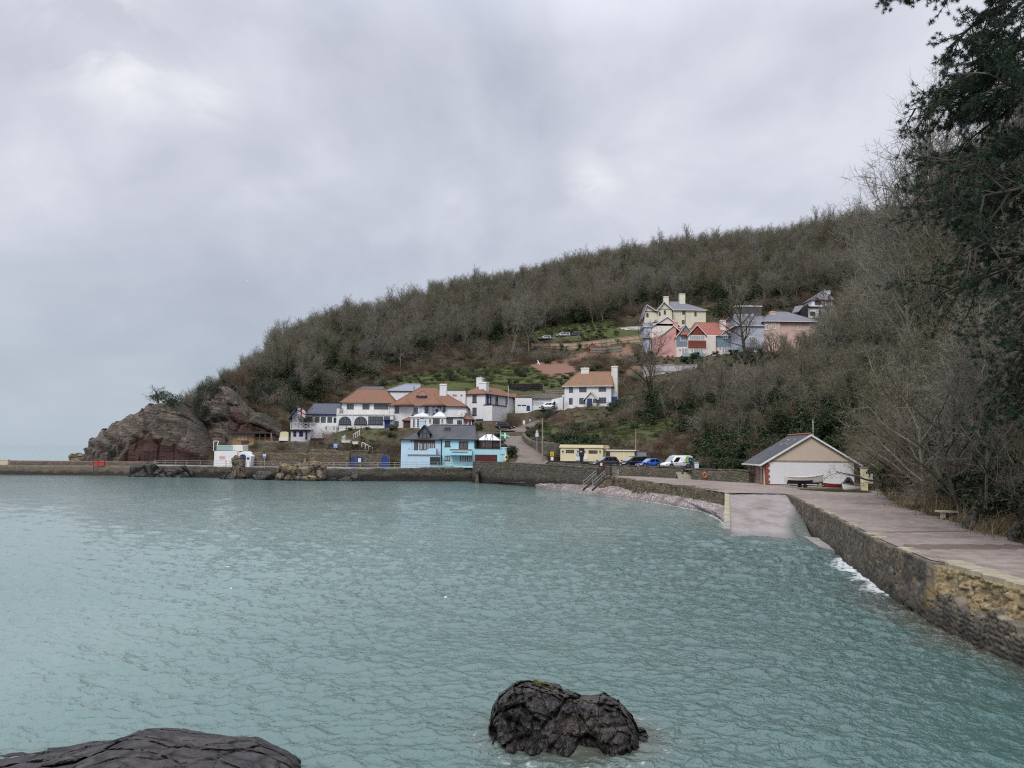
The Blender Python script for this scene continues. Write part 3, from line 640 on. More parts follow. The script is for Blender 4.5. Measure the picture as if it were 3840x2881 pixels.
# porch
p0 = F.L(*c6(1610, 620), -1.6)[0]; p1 = F.L(*c6(1745, 620), -1.6)[0]; pz = F.L(*c6(1610, 500), -1.6)[1]; pr = F.L(*c6(1652, 424), -1.6)[1]; pm = F.L(*c6(1652, 424), -1.6)[0]
F.wbox(p0, -1.6, -1.2, p1, -.003, pz, 'offwhite', 'porch'); F.gab(p0, p1, -1.6, 0, pz, pr, 'thatchtile', .5, .35, 'offwhite', 'trimwhite', 'porch_roof')
F.door(c6(1632, 505), c6(1692, 628), -1.6, mat='royal'); F.win(c6(1705, 510), c6(1745, 555), -1.6, cols=2, rows=1, fm='royal')
F.wbox(F.L(*c6(1925, 560))[0], 1, -2.5, F.L(*c6(1985, 560))[0], 6, F.L(*c6(1950, 480), 1)[1], 'royal', 'blue_annexe')
# ================================================================== BLUE HOUSES ON THE QUAY
DB = 152.5
F = Fac('pale_blue_house', 'pale blue quayside house with glazed dormer and slate roof', 'house', c5(243, 868), DB, pR=c5(905, 868))
a0, a1, c0, c1 = F.wall(c5(243, 385), c5(905, 868), 0, 8, 'paleblue', 'wall', .8); F.pad(a0, a1, -3, 9)
zr = F.L(*c5(800, 150), 4)[1]; apex = F.L(*c5(760, 150), 4)[0]
e0 = F.L(*c5(228, 380), -.4)[0]; e1 = F.L(*c5(925, 380), -.4)[0]; far = F.L(*c5(1430, 160), 4)[0]
ro = F.hip(e0+.4, far+.6, 0, 8, c1, zr, apex-e0, .6, 'slate', .4, fascia='black')
w = F.wbox(a1+.004, .5, c1-2.2, far+.4, 7.8, c1-.17, 'paleblue', 'rear_wall')
MB().prism([(far+.4, c1), (far+1.1, c1), (far+.75, c1+1.)], 1.2, 7).build('gable_wall', M['turq'], F.t)
# glazed dormer gable
u0, z0 = F.L(*c5(548, 372), -.2); u1, _ = F.L(*c5(712, 372), -.2); zt = F.L(*c5(612, 196), -.2)[1]; um = F.L(*c5(625, 170), -.2)[0]
ze = F.L(*c5(505, 292), -.2)[1]; g0 = F.L(*c5(500, 292), -.2)[0]; g1 = F.L(*c5(795, 300), -.2)[0]
F.wbox(u0-.05, -.2, z0, u1+.05, 4, ze+.3, 'brownwood', 'dormer_wall')
F.gab(g0+.35, g1-.9, -.2, 4.2, ze+.2, F.L(*c5(618, 163), -.2)[1], 'slate', .3, .5, 'brownwood', 'black', 'dormer_roof', am=um)
MB().prism([(u0, z0), (u1, z0), (u1, ze+.35), (um, zt), (u0, ze+.25)], -.27, -.21).build('dormer_window', M['glass'], F.t)
m = MB()
for u in (u0+(u1-u0)*.3, u0+(u1-u0)*.7): m.bar((u, -.29, z0), (u, -.29, ze+.75), .08)
m.bar((u0, -.29, ze+.1), (u1, -.29, ze+.1), .07); m.build('glazing_bars', M['black'], F.t)
# box dormer right
u0, z1 = F.L(*c5(958, 190), 2.2); u1, z0 = F.L(*c5(1050, 280), 2.2); F.wbox(u0, 2.2, z0, u1, 5, z1, 'slate', 'side_dormer'); F.win(c5(972, 198), c5(1040, 268), 2.2, cols=2, rows=1, fm='black')
# brown framed opening with doors and blinds
u0, z1 = F.L(*c5(447, 390), 0); u1, z0 = F.L(*c5(800, 440), 0); F.wbox(u0, -.18, z0, u1, -.003, z1, 'brownwood', 'door_header')
F.win(c5(458, 442), c5(520, 570), 0, cols=1, rows=1, fm='black', name='balcony_door', fw=.12); 
for x0, x1 in ((545, 603), (610, 665), (680, 736), (748, 800)): F.win(c5(x0, 442), c5(x1, 570), 0, cols=1, rows=1, fm='brownwood', gm='glasspale', fw=.14, name='balcony_door')
# projecting balcony block with the dark garage
q0, z0 = F.L(*c5(330, 868), -1.8); q1, zt = F.L(*c5(892, 655), -1.8)
F.wbox(q0+.2, -1.8, -.8, q1, -.004, zt, 'paleblue', 'garage_block'); F.wbox(q0+.1, -2.0, zt+.003, q1+.15, -.004, zt+.16, 'concrete', 'balcony_slab')
pz = F.L(*c5(500, 572), -1.85)[1]; pq = F.L(*c5(360, 535), -1.85)[1]; s0 = F.L(*c5(385, 572), -1.85)[0]; s1 = F.L(*c5(650, 572), -1.85)[0]; s2 = F.L(*c5(712, 535), -1.85)[0]; s3 = F.L(*c5(820, 535), -1.85)[0]; qa = F.L(*c5(330, 535), -1.85)[0]
MB().prism([(qa, zt+.165), (s3, zt+.165), (s3, pq), (s2, pq), (s1, pz), (s0, pz), (qa+.25, pq), (qa, pq)], -1.9, -1.7).build('balcony_parapet', M['paleblue'], F.t)
F.wbox(qa, -1.695, zt+.165, qa+.2, -.01, pq, 'paleblue', 'parapet_end'); F.wbox(s3-.2, -1.695, zt+.165, s3, -.01, pq, 'paleblue', 'parapet_side')
F.door(c5(720, 682), c5(886, 866), -1.8, mat='darkframe', name='garage_door')
u, z = F.L(*c5(410, 420)); MB().tube([(u, -.15, z), (u, -.003, z)], .16, 10).build('wall_lamp', M['black'], F.t)
m = MB(); u = F.L(*c5(910, 500))[0]; m.tube([(u, -.12, c1-.3), (u, -.12, 0.)], .09, 6); m.tube([(u, -.1, c1-.3), (u+.6, -.1, c1-.05)], .09, 6); m.build('downpipe', M['black'], F.t)
u0, z1 = F.L(*c5(585, 60), 9); u1, z0 = F.L(*c5(675, 150), 9); F.chimney((u0+u1)/2, 6.0, zr-2, F.L(*c5(630, 60), 6)[1], (u1-u0)*.95, 1.3, 'paleblue', 1)
# ---- turquoise house
F = Fac('turquoise_house', 'turquoise quayside house with hexagonal conservatory above a maroon garage door', 'house', c5(922, 852), DB-.5, pR=c5(1880, 770), dR=DB-.5)
a0, a1, c0, c1 = F.wall(c5(922, 385), c5(1462, 855), 0, 8, 'turq', 'wall', .8); F.pad(a0, a1+9, -2, 9)
zr = F.L(*c5(1300, 275), 4)[1]; rl = F.L(*c5(1150, 275), 4)[0]; rr = F.L(*c5(1450, 275), 4)[0]
e1 = F.L(*c5(1640, 380), -.4)[0]
ro = F.hip(a0-.1, a1+.3, 0, 8, c1, zr, rl-a0+.4, 2.4, 'slate', .35, fascia='black')
F.hip(a1-2.0, F.L(*c5(1930, 400))[0], 1.6, 8, c1-.1, F.L(*c5(1600, 285), 4.8)[1], 1.0, 3.6, 'slatemoss', .3, 'side_roof', fascia='black')
b0_, b1_, z0_, z1_ = F.wall(c5(1464, 545), c5(1885, 770), -.3, 7, 'turq', 'garage_block', .8)
F.door(c5(1467, 642), c5(1832, 768), -.3, mat='maroon', name='garage_door')
F.wbox(b0_, -.4, z1_+.003, b1_, 1.2, z1_+.1, 'brownwood', 'terrace_edge')
F.win(c5(968, 416), c5(1052, 503), 0, cols=1, rows=1, fm='brownwood', fw=.13, sill='brownwood'); F.win(c5(1197, 424), c5(1350, 550), 0, cols=2, rows=1, fm='brownwood', gm='glass', fw=.2, name='balcony_door')
k0, zt = F.L(*c5(1050, 568), -1.4); k1, zb = F.L(*c5(1415, 655), -1.4); F.wbox(k0, -1.4, zb, k1, -.004, zt, 'turq', 'balcony'); F.wbox(k0-.05, -1.45, zt+.003, k1+.05, -1.2, zt+.2, 'brick', 'balcony_coping')
F.wbox(F.L(*c5(1085, 590), -1.4)[0], -1.5, F.L(*c5(1085, 604), -1.4)[1], F.L(*c5(1338, 590), -1.4)[0], -1.403, F.L(*c5(1085, 590), -1.4)[1], 'clad', 'balcony_trough')
for x0, x1, c in ((962, 1052, 2), (1218, 1314, 2), (1335, 1418, 2)): F.win(c5(x0, 660), c5(x1, 748 if x0 < 1000 else 756), 0, cols=c, rows=1, fm='brownwood', gm='glasspale', fw=.12)
F.wbox(k0-4.0, -1.4, .0, k1+.2, -.95, F.L(*c5(1000, 825), -1.4)[1], 'turq', 'front_wall')
u = F.L(*c5(1460, 500))[0]; MB().tube([(u, -.4, c1-.2), (u, -.4, z1_+.1)], .07, 6).build('downpipe', M['black'], F.t)
# conservatory : half hexagon with pale roof
cz0 = z1_+.1; u0 = F.L(*c5(1500, 545), -.1)[0]; u1 = F.L(*c5(1885, 545), -.1)[0]; zt = F.L(*c5(1600, 405), -.1)[1]; um = (u0+u1)/2; zp = F.L(*c5(1690, 300), 1.8)[1]
ring = [(u0, 3.0), (u0, 1.2), (u0+1.5, .0), (u1-1.5, .0), (u1, 1.2), (u1, 3.0)]
m = MB(); n = len(ring)
m.add([(a, b, cz0) for a, b in ring]+[(a, b, zt) for a, b in ring], [(i, i+1, n+i+1, n+i) for i in range(n-1)]); cons = m.build('conservatory', M['glass'], F.t, fix=False)
m = MB()
for i in range(n-1):
    p, q = ring[i], ring[i+1]; k = 3 if i in (1, 3) else (5 if i == 2 else 2)
    for j in range(k+1):
        t_ = j/k; a, b = p[0]+(q[0]-p[0])*t_, p[1]+(q[1]-p[1])*t_; m.bar((a, b-.03, cz0), (a, b-.03, zt), .11)
    for z, h in ((cz0+.15, .3), (zt-.08, .2), (cz0+(zt-cz0)*.72, .07)): m.bar((p[0], p[1]-.03, z), (q[0], q[1]-.03, z), .1, h)
m.build('frame', M['brownwood'], cons)
m = MB(); ap = [(um-.6, 2.2, zp), (um+.6, 2.2, zp)]; ro_ = [(a+(a-um)*.06, b-.2 if b < 2 else b, zt+.02) for a, b in ring]
m.add(ro_+ap, [(0,1,6), (1,2,6), (2,3,7,6), (3,4,7), (4,5,7), (5,0,6,7)]); cr = m.build('conservatory_roof', M['glasswhite'], F.t)
m = MB()
for i, p in enumerate(ro_): m.bar(p, ap[0] if i < 3 else ap[1], .09)
p, q = Vector(ro_[2]), Vector(ro_[3])
for k in (1, 2): m.bar(p+(q-p)*k/3, ap[0], .08) if k == 1 else m.bar(p+(q-p)*k/3, ap[1], .08)
m.bar(ap[0], ap[1], .16); m.build('roof_bars', M['brownwood'], cr)
# right terrace block
t0, zt = F.L(*c5(1885, 518), -.6); t1, zb = F.L(*c5(2045, 770), -.6)
F.wbox(b1_+.004, -.6, -.8, t1, 5, F.L(*c5(1960, 640), -.6)[1], 'turq', 'terrace_block'); F.wbox(b1_+.004, -.75, F.L(*c5(1960, 640), -.6)[1]+.003, t1, -.5, zt, 'turq', 'terrace_parapet')
m = MB()
for x in (1910, 1967, 2022):
    u, z = F.L(*c5(x, 550), -.75); m.prism([(u-.14, z+.1), (u+.14, z+.1), (u, z-.14)], -.78, -.751)
m.build('parapet_openings', M['black'], F.t)
pts = [F.L(*c5(x, y), -.8) for x, y in ((2025, 660), (2060, 585), (2095, 585), (2095, 665))]
MB().prism(pts, -.95, -.65).build('stair_wall', M['turq'], F.t)
# Devon flag on its pole
base = P(*c5(1884, 515), DB-1.2); top = P(*c5(1893, 245), DB-1.2)
t = thing('flagpole', 'white flagpole with green and white cross flag by the turquoise house', 'flagpole', base); H = top.z-base.z
MB().tube([(0,0,0), (0,0,H)], [.05,.035], 8).build('pole', M['trimwhite'], t)
flag(t, 1.75, 1.05, H-.3, 'green', [('black', [(0, 1, .36, .64), (.36, .64, 0, .36), (.36, .64, .64, 1)], .010), ('signwhite', [(0, 1, .41, .59), (.41, .59, 0, .41), (.41, .59, .59, 1)], .02)], .22)
# kayak leaning
p = P(*c5(1968, 770), DB-2.2); q = P(*c5(2002, 610), DB-1.0)
t = thing('kayak', 'pale cream kayak stood on end against the turquoise terrace wall', 'kayak', p)
d = q-p; m = MB(); ctr = [d*k for k in (0, .12, .3, .5, .7, .88, 1.)]; m.tube(ctr, [.05,.28,.42,.46,.42,.28,.05], 10); m.build('hull', M['boatcream'], t, True)
m = MB(); m.tube([d*.42+Vector((0,-.43,0)), d*.58+Vector((0,-.43,0))], [.2,.2], 10); m.build('cockpit', M['black'], t)
# ================================================================== CAR PARK BLOCK, BOATHOUSE, SHORE HUTS
F = Fac('toilet_block', 'cream flat-roofed toilet block with two dark slot windows by the cars', 'toilet block', c8(320, 352), 138, -14.)
aR, ct = F.L(*c8(823, 155)); c0 = F.L(*c8(320, 352))[1]; bD = 8.5
F.wbox(0, 0, -.9, aR, bD, ct-.55, 'cream', 'wall'); F.wbox(-.18, -.18, ct-.548, aR+.18, bD+.18, ct-.3, 'cream', 'cornice'); F.wbox(-.08, -.08, ct-.297, aR+.08, bD+.08, ct, 'cream', 'parapet')
F.wbox(-.05, -.05, -.9, aR+.05, -.003, .12, 'black', 'plinth'); F.pad(-1, aR+8, -2, 9, .02)
for x0, x1 in ((385, 482), (655, 760)): F.win(c8(x0, 212 if x0 < 500 else 218), c8(x1, 250 if x0 < 500 else 256), 0, cols=3, rows=1, fm='brownwood', fw=.12)
for x in (350, 527, 608, 791):
    u, z = F.L(*c8(x, 230)); m = MB(); m.tube([(u, -.18, z-.16), (u, -.18, z+.12)], [.07,.15], 8); m.tube([(u, -.16, z+.02), (u, -.003, z+.02)], .05, 6); m.build('wall_lamp', M['brownwood'], F.t)
# shed extension
s0 = aR+1.0; b, z = F.S(*c8(1000, 205), aR)
F.wbox(aR+.004, 2.2, -.9, aR+5.2, 8, ct-1.0, 'cream', 'side_store'); F.wbox(aR+.003, 2.0, ct-.997, aR+5.5, 8.1, ct-.78, 'offwhite', 'store_roof'); F.wbox(aR+.3, 2.12, -.5, aR+1.0, 2.197, ct-1.15, 'brownwood', 'store_door')
F.wbox(aR+5.205, 3.0, -.9, aR+7.2, 7.5, ct-1.2, 'zinc', 'metal_store'); F.wbox(aR+5.6, 2.93, -.5, aR+6.6, 2.997, ct-1.5, 'zinc', 'metal_door')
# notice board on its front wall
u0, z1 = F.L(*c8(508, 252), 0); u1, z0 = F.L(*c8(594, 338), 0)
nb = thing('notice_board', 'blue and white notice board on the cream toilet block wall', 'notice board', F.W((u0+u1)/2, -.06, (z0+z1)/2), F.y)
w, h = (u1-u0)/2, (z1-z0)/2
MB().box(-w, -.05, -h, w, .05, h).build('board', M['signwhite'], nb); MB().box(-w+.03, -.07, h*.12, w-.03, -.053, h-.05).build('blue_panel', M['signblue'], nb)
m = MB(); 
for z in (h*.72, h*.5, h*.28): m.box(-w*.8, -.085, z-h*.05, w*.75, -.072, z+h*.06)
m.build('print_lines', M['signwhite'], nb)
m = MB()
for z in (-.1, -.3, -.5, -.7): m.box(-w*.8, -.06, z*h-.03, w*.1, -.052, z*h+.03)
m.build('small_print', M['silver'], nb)
u, z = F.L(*c8(622, 300)); n2 = thing('paper_notice', 'white paper notice on the cream wall beside the blue board', 'notice', F.W(u, -.04, z), F.y)
MB().box(-.32, -.03, -.4, .32, .035, .4).build('paper', M['signwhite'], n2)
# ------------------------------------------------------------------ boathouse
F = Fac('boathouse', 'white and cream boathouse with slate roof, brick quoins and white bargeboards', 'boathouse', d1(652, 716), 97, -3.)
aR = F.L(*d1(1560, 720))[0]; bD = 9.; ap, zr = F.L(*d1(1102, 205)); ze = F.L(*d1(660, 475))[1]; zs = F.L(*d1(900, 463))[1]
F.pad(0, aR, -1, bD, -.02)
F.wbox(0, 0, -.6, aR, bD, zs, 'whiteplain', 'wall')
MB().prism([(0, zs+.001), (aR, zs+.001), (aR, ze), (ap, zr-.1), (0, ze)], -.045, bD).build('gable_wall', M['beige'], F.t)
ro = F.gab(.0, 2*ap, 0, bD, ze, zr, 'slate', .75, .3, None, 'trimwhite', 'roof', am=ap)
MB().tube([(ap, -.25, zr+.2), (ap, bD, zr+.2)], .17, 6).build('ridge_tiles', M['terracotta'], ro)
F.wbox(.0, -.06, -.6, aR, -.048, .1, 'black', 'plinth')
MB().box(-.06, 0, -.6, -.003, bD, zs).build('stone_side', M['stoneboat'], F.t)
m = MB()
for i in range(9):
    z = -.1+i*(zs/9); k = .35 if i % 2 else .2; m.box(-.09, -.075, z, k, -.047, z+zs/9-.02); m.box(-.09, -.046, z, -.062, .3 if i % 2 else .5, z+zs/9-.02)
m.build('quoins', M['brick'], F.t)
F.winl(1.6, 2.9, .0, zs-.3, -.06, 'r' if False else 'l', cols=1, rows=1, fm='brick', gm='palewood', fw=.14, name='boarded_door')
F.winl(5.4, 7.4, 1.0, zs-.3, -.06, 'l', cols=1, rows=1, fm='brick', gm='larch', fw=.16, name='boarded_window')
g = MB(); sl = (zr-ze)/ap; xg = -.75; zg = ze-.75*sl; g.box(xg-.14, -.3, zg-.06, xg-.01, bD, zg+.12); g.build('gutter', M['trimwhite'], ro)
m = MB(); m.tube([(xg-.05, .6, zg-.05), (-.15, .6, zg-.45), (-.15, .6, 0)], .06, 6); m.build('downpipe', M['trimwhite'], ro)
for b0_, b1_ in ((2.1, 3.1), (4.9, 5.9)):
    k = MB(); x0, x1 = ap*.60, ap*.80; z0, z1 = ze+x0*sl+.17, ze+x1*sl+.17
    k.add([(x0, b0_, z0), (x0, b1_, z0), (x1, b1_, z1), (x1, b0_, z1), (x0, b0_, z0+.1), (x0, b1_, z0+.1), (x1, b1_, z1+.1), (x1, b0_, z1+.1)], [(0,1,2,3),(4,5,6,7),(0,1,5,4),(1,2,6,5),(2,3,7,6),(3,0,4,7)])
    s_ = k.build('skylight', M['steel'], ro)
    k = MB(); k.add([(x0+.12, b0_+.12, z0+.113+.12*sl), (x0+.12, b1_-.12, z0+.113+.12*sl), (x1-.12, b1_-.12, z1+.113-.12*sl), (x1-.12, b0_+.12, z1+.113-.12*sl)], [(0,1,2,3)]); k.build('pane', M['glass'], s_, fix=False)
BH = F
# ------------------------------------------------------------------ white kiosk by the cliff
F = Fac('shore_kiosk', 'white kiosk under the red cliff with pink shutter and arched blue door', 'kiosk', c2(770, 1385), 158, pR=c2(1270, 1385))
a0, a1, c0, c1 = F.wall(c2(770, 1175), c2(1085, 1388), 0, 5, 'white', 'wall', .8); F.pad(a0, a1, -2, 6, -.1)
MB().prism([(a1+.002, -.8), (F.L(*c2(1280, 1385))[0]-.3, -.8), F.L(*c2(1280, 1250)), F.L(*c2(1170, 1180)), (a1+.002, F.L(*c2(1170, 1180))[1]-.3)], .4, 4.5).build('side_wall', M['white'], F.t)
MB().prism([F.L(*c2(1030, 1175), 2), F.L(*c2(1190, 1175), 2), F.L(*c2(1190, 1095), 2), F.L(*c2(1140, 1090), 2), F.L(*c2(1030, 1092), 2)], 1.2, 4.5).build('upper_wall', M['offwhite'], F.t)
u0, z1 = F.L(*c2(805, 1095), .2); u1, z0 = F.L(*c2(1028, 1170), .2); gl = F.wbox(u0, .1, z0, u1, .22, z1-.08, 'glassgreen', 'terrace_glass'); F.wbox(u0, .05, z1-.077, u1+.1, .27, z1, 'trimwhite', 'terrace_rail', gl)
F.win(c2(842, 1245), c2(920, 1290), 0, cols=1, rows=1, fm='peach', gm='pink', fw=.2, name='shutter'); F.wbox(F.L(*c2(925, 1300))[0], -.1, -.5, F.L(*c2(935, 1375))[0], -.003, F.L(*c2(925, 1300))[1], 'peach', 'post')
F.door(c2(1130, 1222), c2(1210, 1385), .4, mat='navy', arch=True); u0, z1 = F.L(*c2(1228, 1266), .35); u1, z0 = F.L(*c2(1262, 1295), .35); F.wbox(u0, .3, z0, u1, .397, z1, 'signnavy', 'door_sign')
m = MB(); p0 = F.L(*c2(762, 1035), .2); p1 = F.L(*c2(830, 1035), .2); p2 = F.L(*c2(805, 1110), .2)
m.bar((p0[0], .2, p0[1]), (p1[0], .2, p1[1]), .12); m.bar((p1[0], .2, p1[1]), (p2[0], .2, p2[1]), .12); m.bar((p0[0], .2, p0[1]), (p0[0], .2, c1), .1); m.build('handrail', M['trimwhite'], F.t)
# ------------------------------------------------------------------ timber cabin above it
F = Fac('timber_cabin', 'low timber-clad cabin with flat dark roof beneath the cliff', 'cabin', c2(1030, 1090), 170, pR=c2(1600, 1045))
a0, a1, c0, c1 = F.wall(c2(1030, 925), c2(1325, 1090), 0, 5, 'larch', 'wall', 2); F.pad(a0, a1+8, -1, 6, -.2)
r0 = F.L(*c2(960, 910), -1)[0]; r1 = F.L(*c2(1520, 910), -1)[0]; F.wbox(r0, -1.0, c1+.003, r1, 5.5, c1+.32, 'darkframe', 'flat_roof')
F.win(c2(1090, 960), c2(1240, 1030), 0, cols=3, rows=2, fm='larch', gm='palewood', fw=.12); F.wbox(F.L(*c2(1150, 1030))[0], -.04, 0, F.L(*c2(1260, 1090))[0], -.003, F.L(*c2(1150, 1030))[1], 'brownwood', 'lower_panel')
l0 = F.L(*c2(1325, 1040), .6)[0]; F.wbox(l0+.004, 3.2, -1, r1-.6, 4.8, c1, 'brownwood', 'rear_wall')
for x in (1335, 1410, 1490, 1575):
    u, z = F.L(*c2(x, 960), .2); zb = F.L(*c2(x, 1045), .2)[1]; MB().box(u-.13, .1, zb-1, u+.13, .36, c1 if x < 1500 else z+.6).build('post', M['larch'], F.t)
m = MB(); zb = F.L(*c2(1400, 1035), .2)[1]; r2 = F.L(*c2(1600, 1035), .2)[0]
for k in range(5): m.box(l0+.1, .14, zb-.5+k*.28, r2, .2, zb-.36+k*.28)
m.build('slat_rail', M['larch'], F.t)
MB().prism([F.L(*c2(1190, 1105), -1.2), F.L(*c2(1335, 1090), -1.2), F.L(*c2(1335, 1050), -1.2), F.L(*c2(1190, 1100), -1.2)], -1.6, -1.2).build('ramp_wall', M['beige'], F.t)
t = thing('wicker_seat', 'cream hooded garden seat beside the timber fence on the upper quay', 'garden seat', P(*e6(150, 205), 168))
m = MB(); m.box(-.95, -.4, .0, .95, .5, .55); m.build('base', M['offwhite'], t)
m = MB(); m.prism([(-.95, .553), (.95, .553), (.85, 1.75), (.4, 1.95), (-.4, 1.95), (-.85, 1.75)], .0, .5); m.build('hood', M['boatcream'], t)

# ================================================================== HOUSES HIGH ON THE HILL
# ---- yellow villa
F = Fac('yellow_villa', 'pale yellow villa with two gables, slate roof and tall paired chimneys', 'villa', c7(205, 480), 262, 0.)
a0, a1, c0, c1 = F.wall(c7(205, 345), c7(340, 480), 1.0, 7, 'villa', 'left_wall', 3); F.pad(0, F.L(*c7(830, 470))[0], -2, 13, -.4)
am, zr = F.L(*c7(228, 285), 1.0); e0 = F.L(*c7(165, 352), 1.0)[0]
F.gab(a0, a1, 1.0, 8, c1-.3, zr, 'slatelight', .8, .8, 'villa', 'trimwhite', 'left_roof', am=am)
m0, m1, n0, n1 = F.wall(c7(345, 320), c7(485, 480), 0, 10, 'villa', 'middle_wall', 3)
am, zr2 = F.L(*c7(402, 252), 0); F.gab(m0, m1, 0, 9, n1-.2, zr2, 'slatelight', .5, .7, 'villa', 'trimwhite', 'middle_roof', am=am)
r0, r1, q0, q1 = F.wall(c7(487, 330), c7(828, 475), 1.6, 11, 'villa', 'right_wall', 3)
F.hip(r0-1.8, r1, 1.6, 11, q1, F.L(*c7(560, 248), 6)[1], .2, 8.2, 'slatelight', .5, 'right_roof', fascia='offwhite')
F.chim_px((*c7(402, 193), *c7(452, 250)), 4, 1.2, 'villa', 0, 2.5); F.chim_px((*c7(562, 165), *c7(620, 285)), 5, 1.6, 'villa', 0, 2.5)
for x0, x1, y0, y1, v in ((226, 248, 360, 406, 1.0), (352, 370, 352, 394, 0), (402, 424, 333, 378, 0), (589, 613, 334, 378, 1.6), (712, 734, 347, 395, 1.6)): F.win(c7(x0, y0), c7(x1, y1), v, cols=2, rows=2, arch=True, fm='darkframe', fw=.14)
F.win(c7(585, 434), c7(612, 474), 1.6, cols=1, rows=2); F.win(c7(300, 440), c7(330, 474), .0 if False else 1.0, cols=1, rows=2, fm='offwhite'); 
u, z = F.L(*c7(618, 400), 1.6); MB().tube([(u, 1.5, 0), (u, 1.5, q1-.2)], .09, 6).build('downpipe', M['black'], F.t)
u, z = F.L(*c7(300, 445), -.6); F.gab(F.L(*c7(300, 445), -.6)[0], F.L(*c7(345, 445), -.6)[0], -.6, .9, F.L(*c7(300, 448), -.6)[1], F.L(*c7(322, 424), -.6)[1], 'slatelight', .3, .2, 'villa', 'trimwhite', 'porch_roof')
# ---- lilac / cream terrace
F = Fac('lilac_house', 'lilac-blue house with cream gable and slate roof left of the pink gable', 'house', c7(262, 640), 246, 0.)
a0, a1, c0, c1 = F.wall(c7(262, 520), c7(505, 660), 0, 9, 'blush', 'wall', 3); F.pad(-4, 30, -3, 12, -1)
am, zr = F.L(*c7(437, 402), 0); za = F.L(*c7(300, 500), 0)[1]
F.wbox(F.L(*c7(300, 520))[0], .01, c1+.001, a1, 9, F.L(*c7(300, 470))[1], 'blush', 'upper_wall'); F.gab(F.L(*c7(300, 500))[0], F.L(*c7(560, 500))[0], 0.01, 9, F.L(*c7(300, 490))[1], zr, 'slatelight', .2, .4, 'blush', 'trimwhite', 'roof', am=am)
s0, s1, q0, q1 = F.wall(c7(205, 500), c7(296, 610), 1, 8, 'lilac', 'lilac_wall', 3.5)
F.hip(s0, s1+1.5, 1, 8, q1, F.L(*c7(270, 462), 4)[1], .4, 0, 'slatelight', .3, 'lilac_roof', fascia='trimwhite')
for x in (225, 265): F.win(c7(x, 525), c7(x+22, 560), 1, cols=2, rows=2, fm='trimwhite'); 
F.hip(F.L(*c7(190, 610), -1)[0], F.L(*c7(262, 610), -1)[0], -1, 3, F.L(*c7(190, 615), -1)[1], F.L(*c7(225, 582), 1)[1], .5, .5, 'slatelight', .2, 'porch_roof'); F.wbox(F.L(*c7(195, 620), -1)[0], -.9, -4, F.L(*c7(258, 620), -1)[0], .9, F.L(*c7(190, 618), -1)[1]-.1, 'lilac', 'porch')
# ---- pink gable
F = Fac('pink_house', 'salmon pink gabled house with pink chimney between trees and lilac house', 'house', c7(385, 800), 239, 0.)
a0, a1, c0, c1 = F.wall(c7(385, 585), c7(530, 800), 0, 8, 'pink', 'wall', 2.5)
aL = F.L(*c7(385, 585))[0]; am, zr = F.L(*c7(500, 492)); aR2 = F.L(*c7(590, 560))[0]
MB().prism([(aL, c1+.002), (a1, c1+.002), (a1, zr-.35), (am, zr-.1)], .01, 8).build('gable_wall', M['pink'], F.t)
F.gab(aL, 2*am-aL, 0.01, 8, c1, zr, 'slatelight', .2, .3, None, 'trimwhite', 'roof', am=am); F.chim_px((*c7(502, 450), *c7(548, 545)), 2.0, 1.2, 'pink', 0, 2.)
F.wbox(F.L(*c7(320, 600), 1)[0], 1, -2.5, aL-.004, 7, F.L(*c7(320, 600), 1)[1], 'pink', 'side_wall')
# ---- main red roofed house
F = Fac('red_roof_house', 'large new house with red tiled gables, blue boarding and white balcony windows', 'house', c7(530, 803), 236, 0.)
aW = F.L(*c7(1160, 795))[0]
a0, a1, c0, c1 = F.wall(c7(530, 600), c7(655, 803), .8, 9, 'blush', 'left_wall', 2.5); F.pad(0, aW, -2, 11, -.3)
zc = F.L(*c7(530, 700), .8)[1]; F.wbox(a0, .72, zc, a1, .797, c1, 'clad', 'left_boarding')
am, zr = F.L(*c7(622, 483), .8); gl0 = F.L(*c7(528, 600), .8)[0]; F.gab(gl0+.2, 2*am-gl0-.2, .8, 10, c1, zr, 'redtile', .35, .4, 'clad', 'trimwhite', 'left_roof', am=am)
b0, b1, _, bz = F.wall(c7(650, 590), c7(930, 810), -1.0, 9.5, 'blush', 'centre_wall', 2.5)
am, zr = F.L(*c7(738, 487), -1.0); g1 = F.L(*c7(830, 590), -1.0)[0]; g0 = 2*am-g1
F.gab(g0, g1, -1.0, 10, bz+.1, zr, 'redtile', .3, .4, 'hungtile', 'trimwhite', 'centre_roof', am=am)
F.win(c7(660, 585), c7(818, 640), -1.0, cols=7, rows=1, fm='trimwhite', gm='glasspale', fw=.16); 
u0, z1 = F.L(*c7(652, 640), -1.25); u1, z0 = F.L(*c7(830, 703), -1.25); F.wbox(u0, -1.3, z0, u1, -1.003, z1, 'hungtile', 'tile_panel'); F.wbox(u0-.03, -1.33, z0-.25, u1+.03, -1.003, z0-.003, 'brick', 'panel_edge')
e, _, _, ez = F.wall(c7(932, 590), c7(1160, 800), .3, 9, 'blush', 'right_wall', 2.5); zc = F.L(*c7(932, 706), .3)[1]; F.wbox(e+.01, .22, zc, aW, .297, ez, 'clad', 'right_boarding')
F.hip(b0+1.5, aW, .3, 11, ez, F.L(*c7(1000, 462), 5.5)[1], 2.5, 1.0, 'redtile', .4, 'main_roof', fascia='trimwhite')
F.chim_px((*c7(975, 435), *c7(1030, 530)), 2.4, 1.3, 'blush', 3, 1.5)
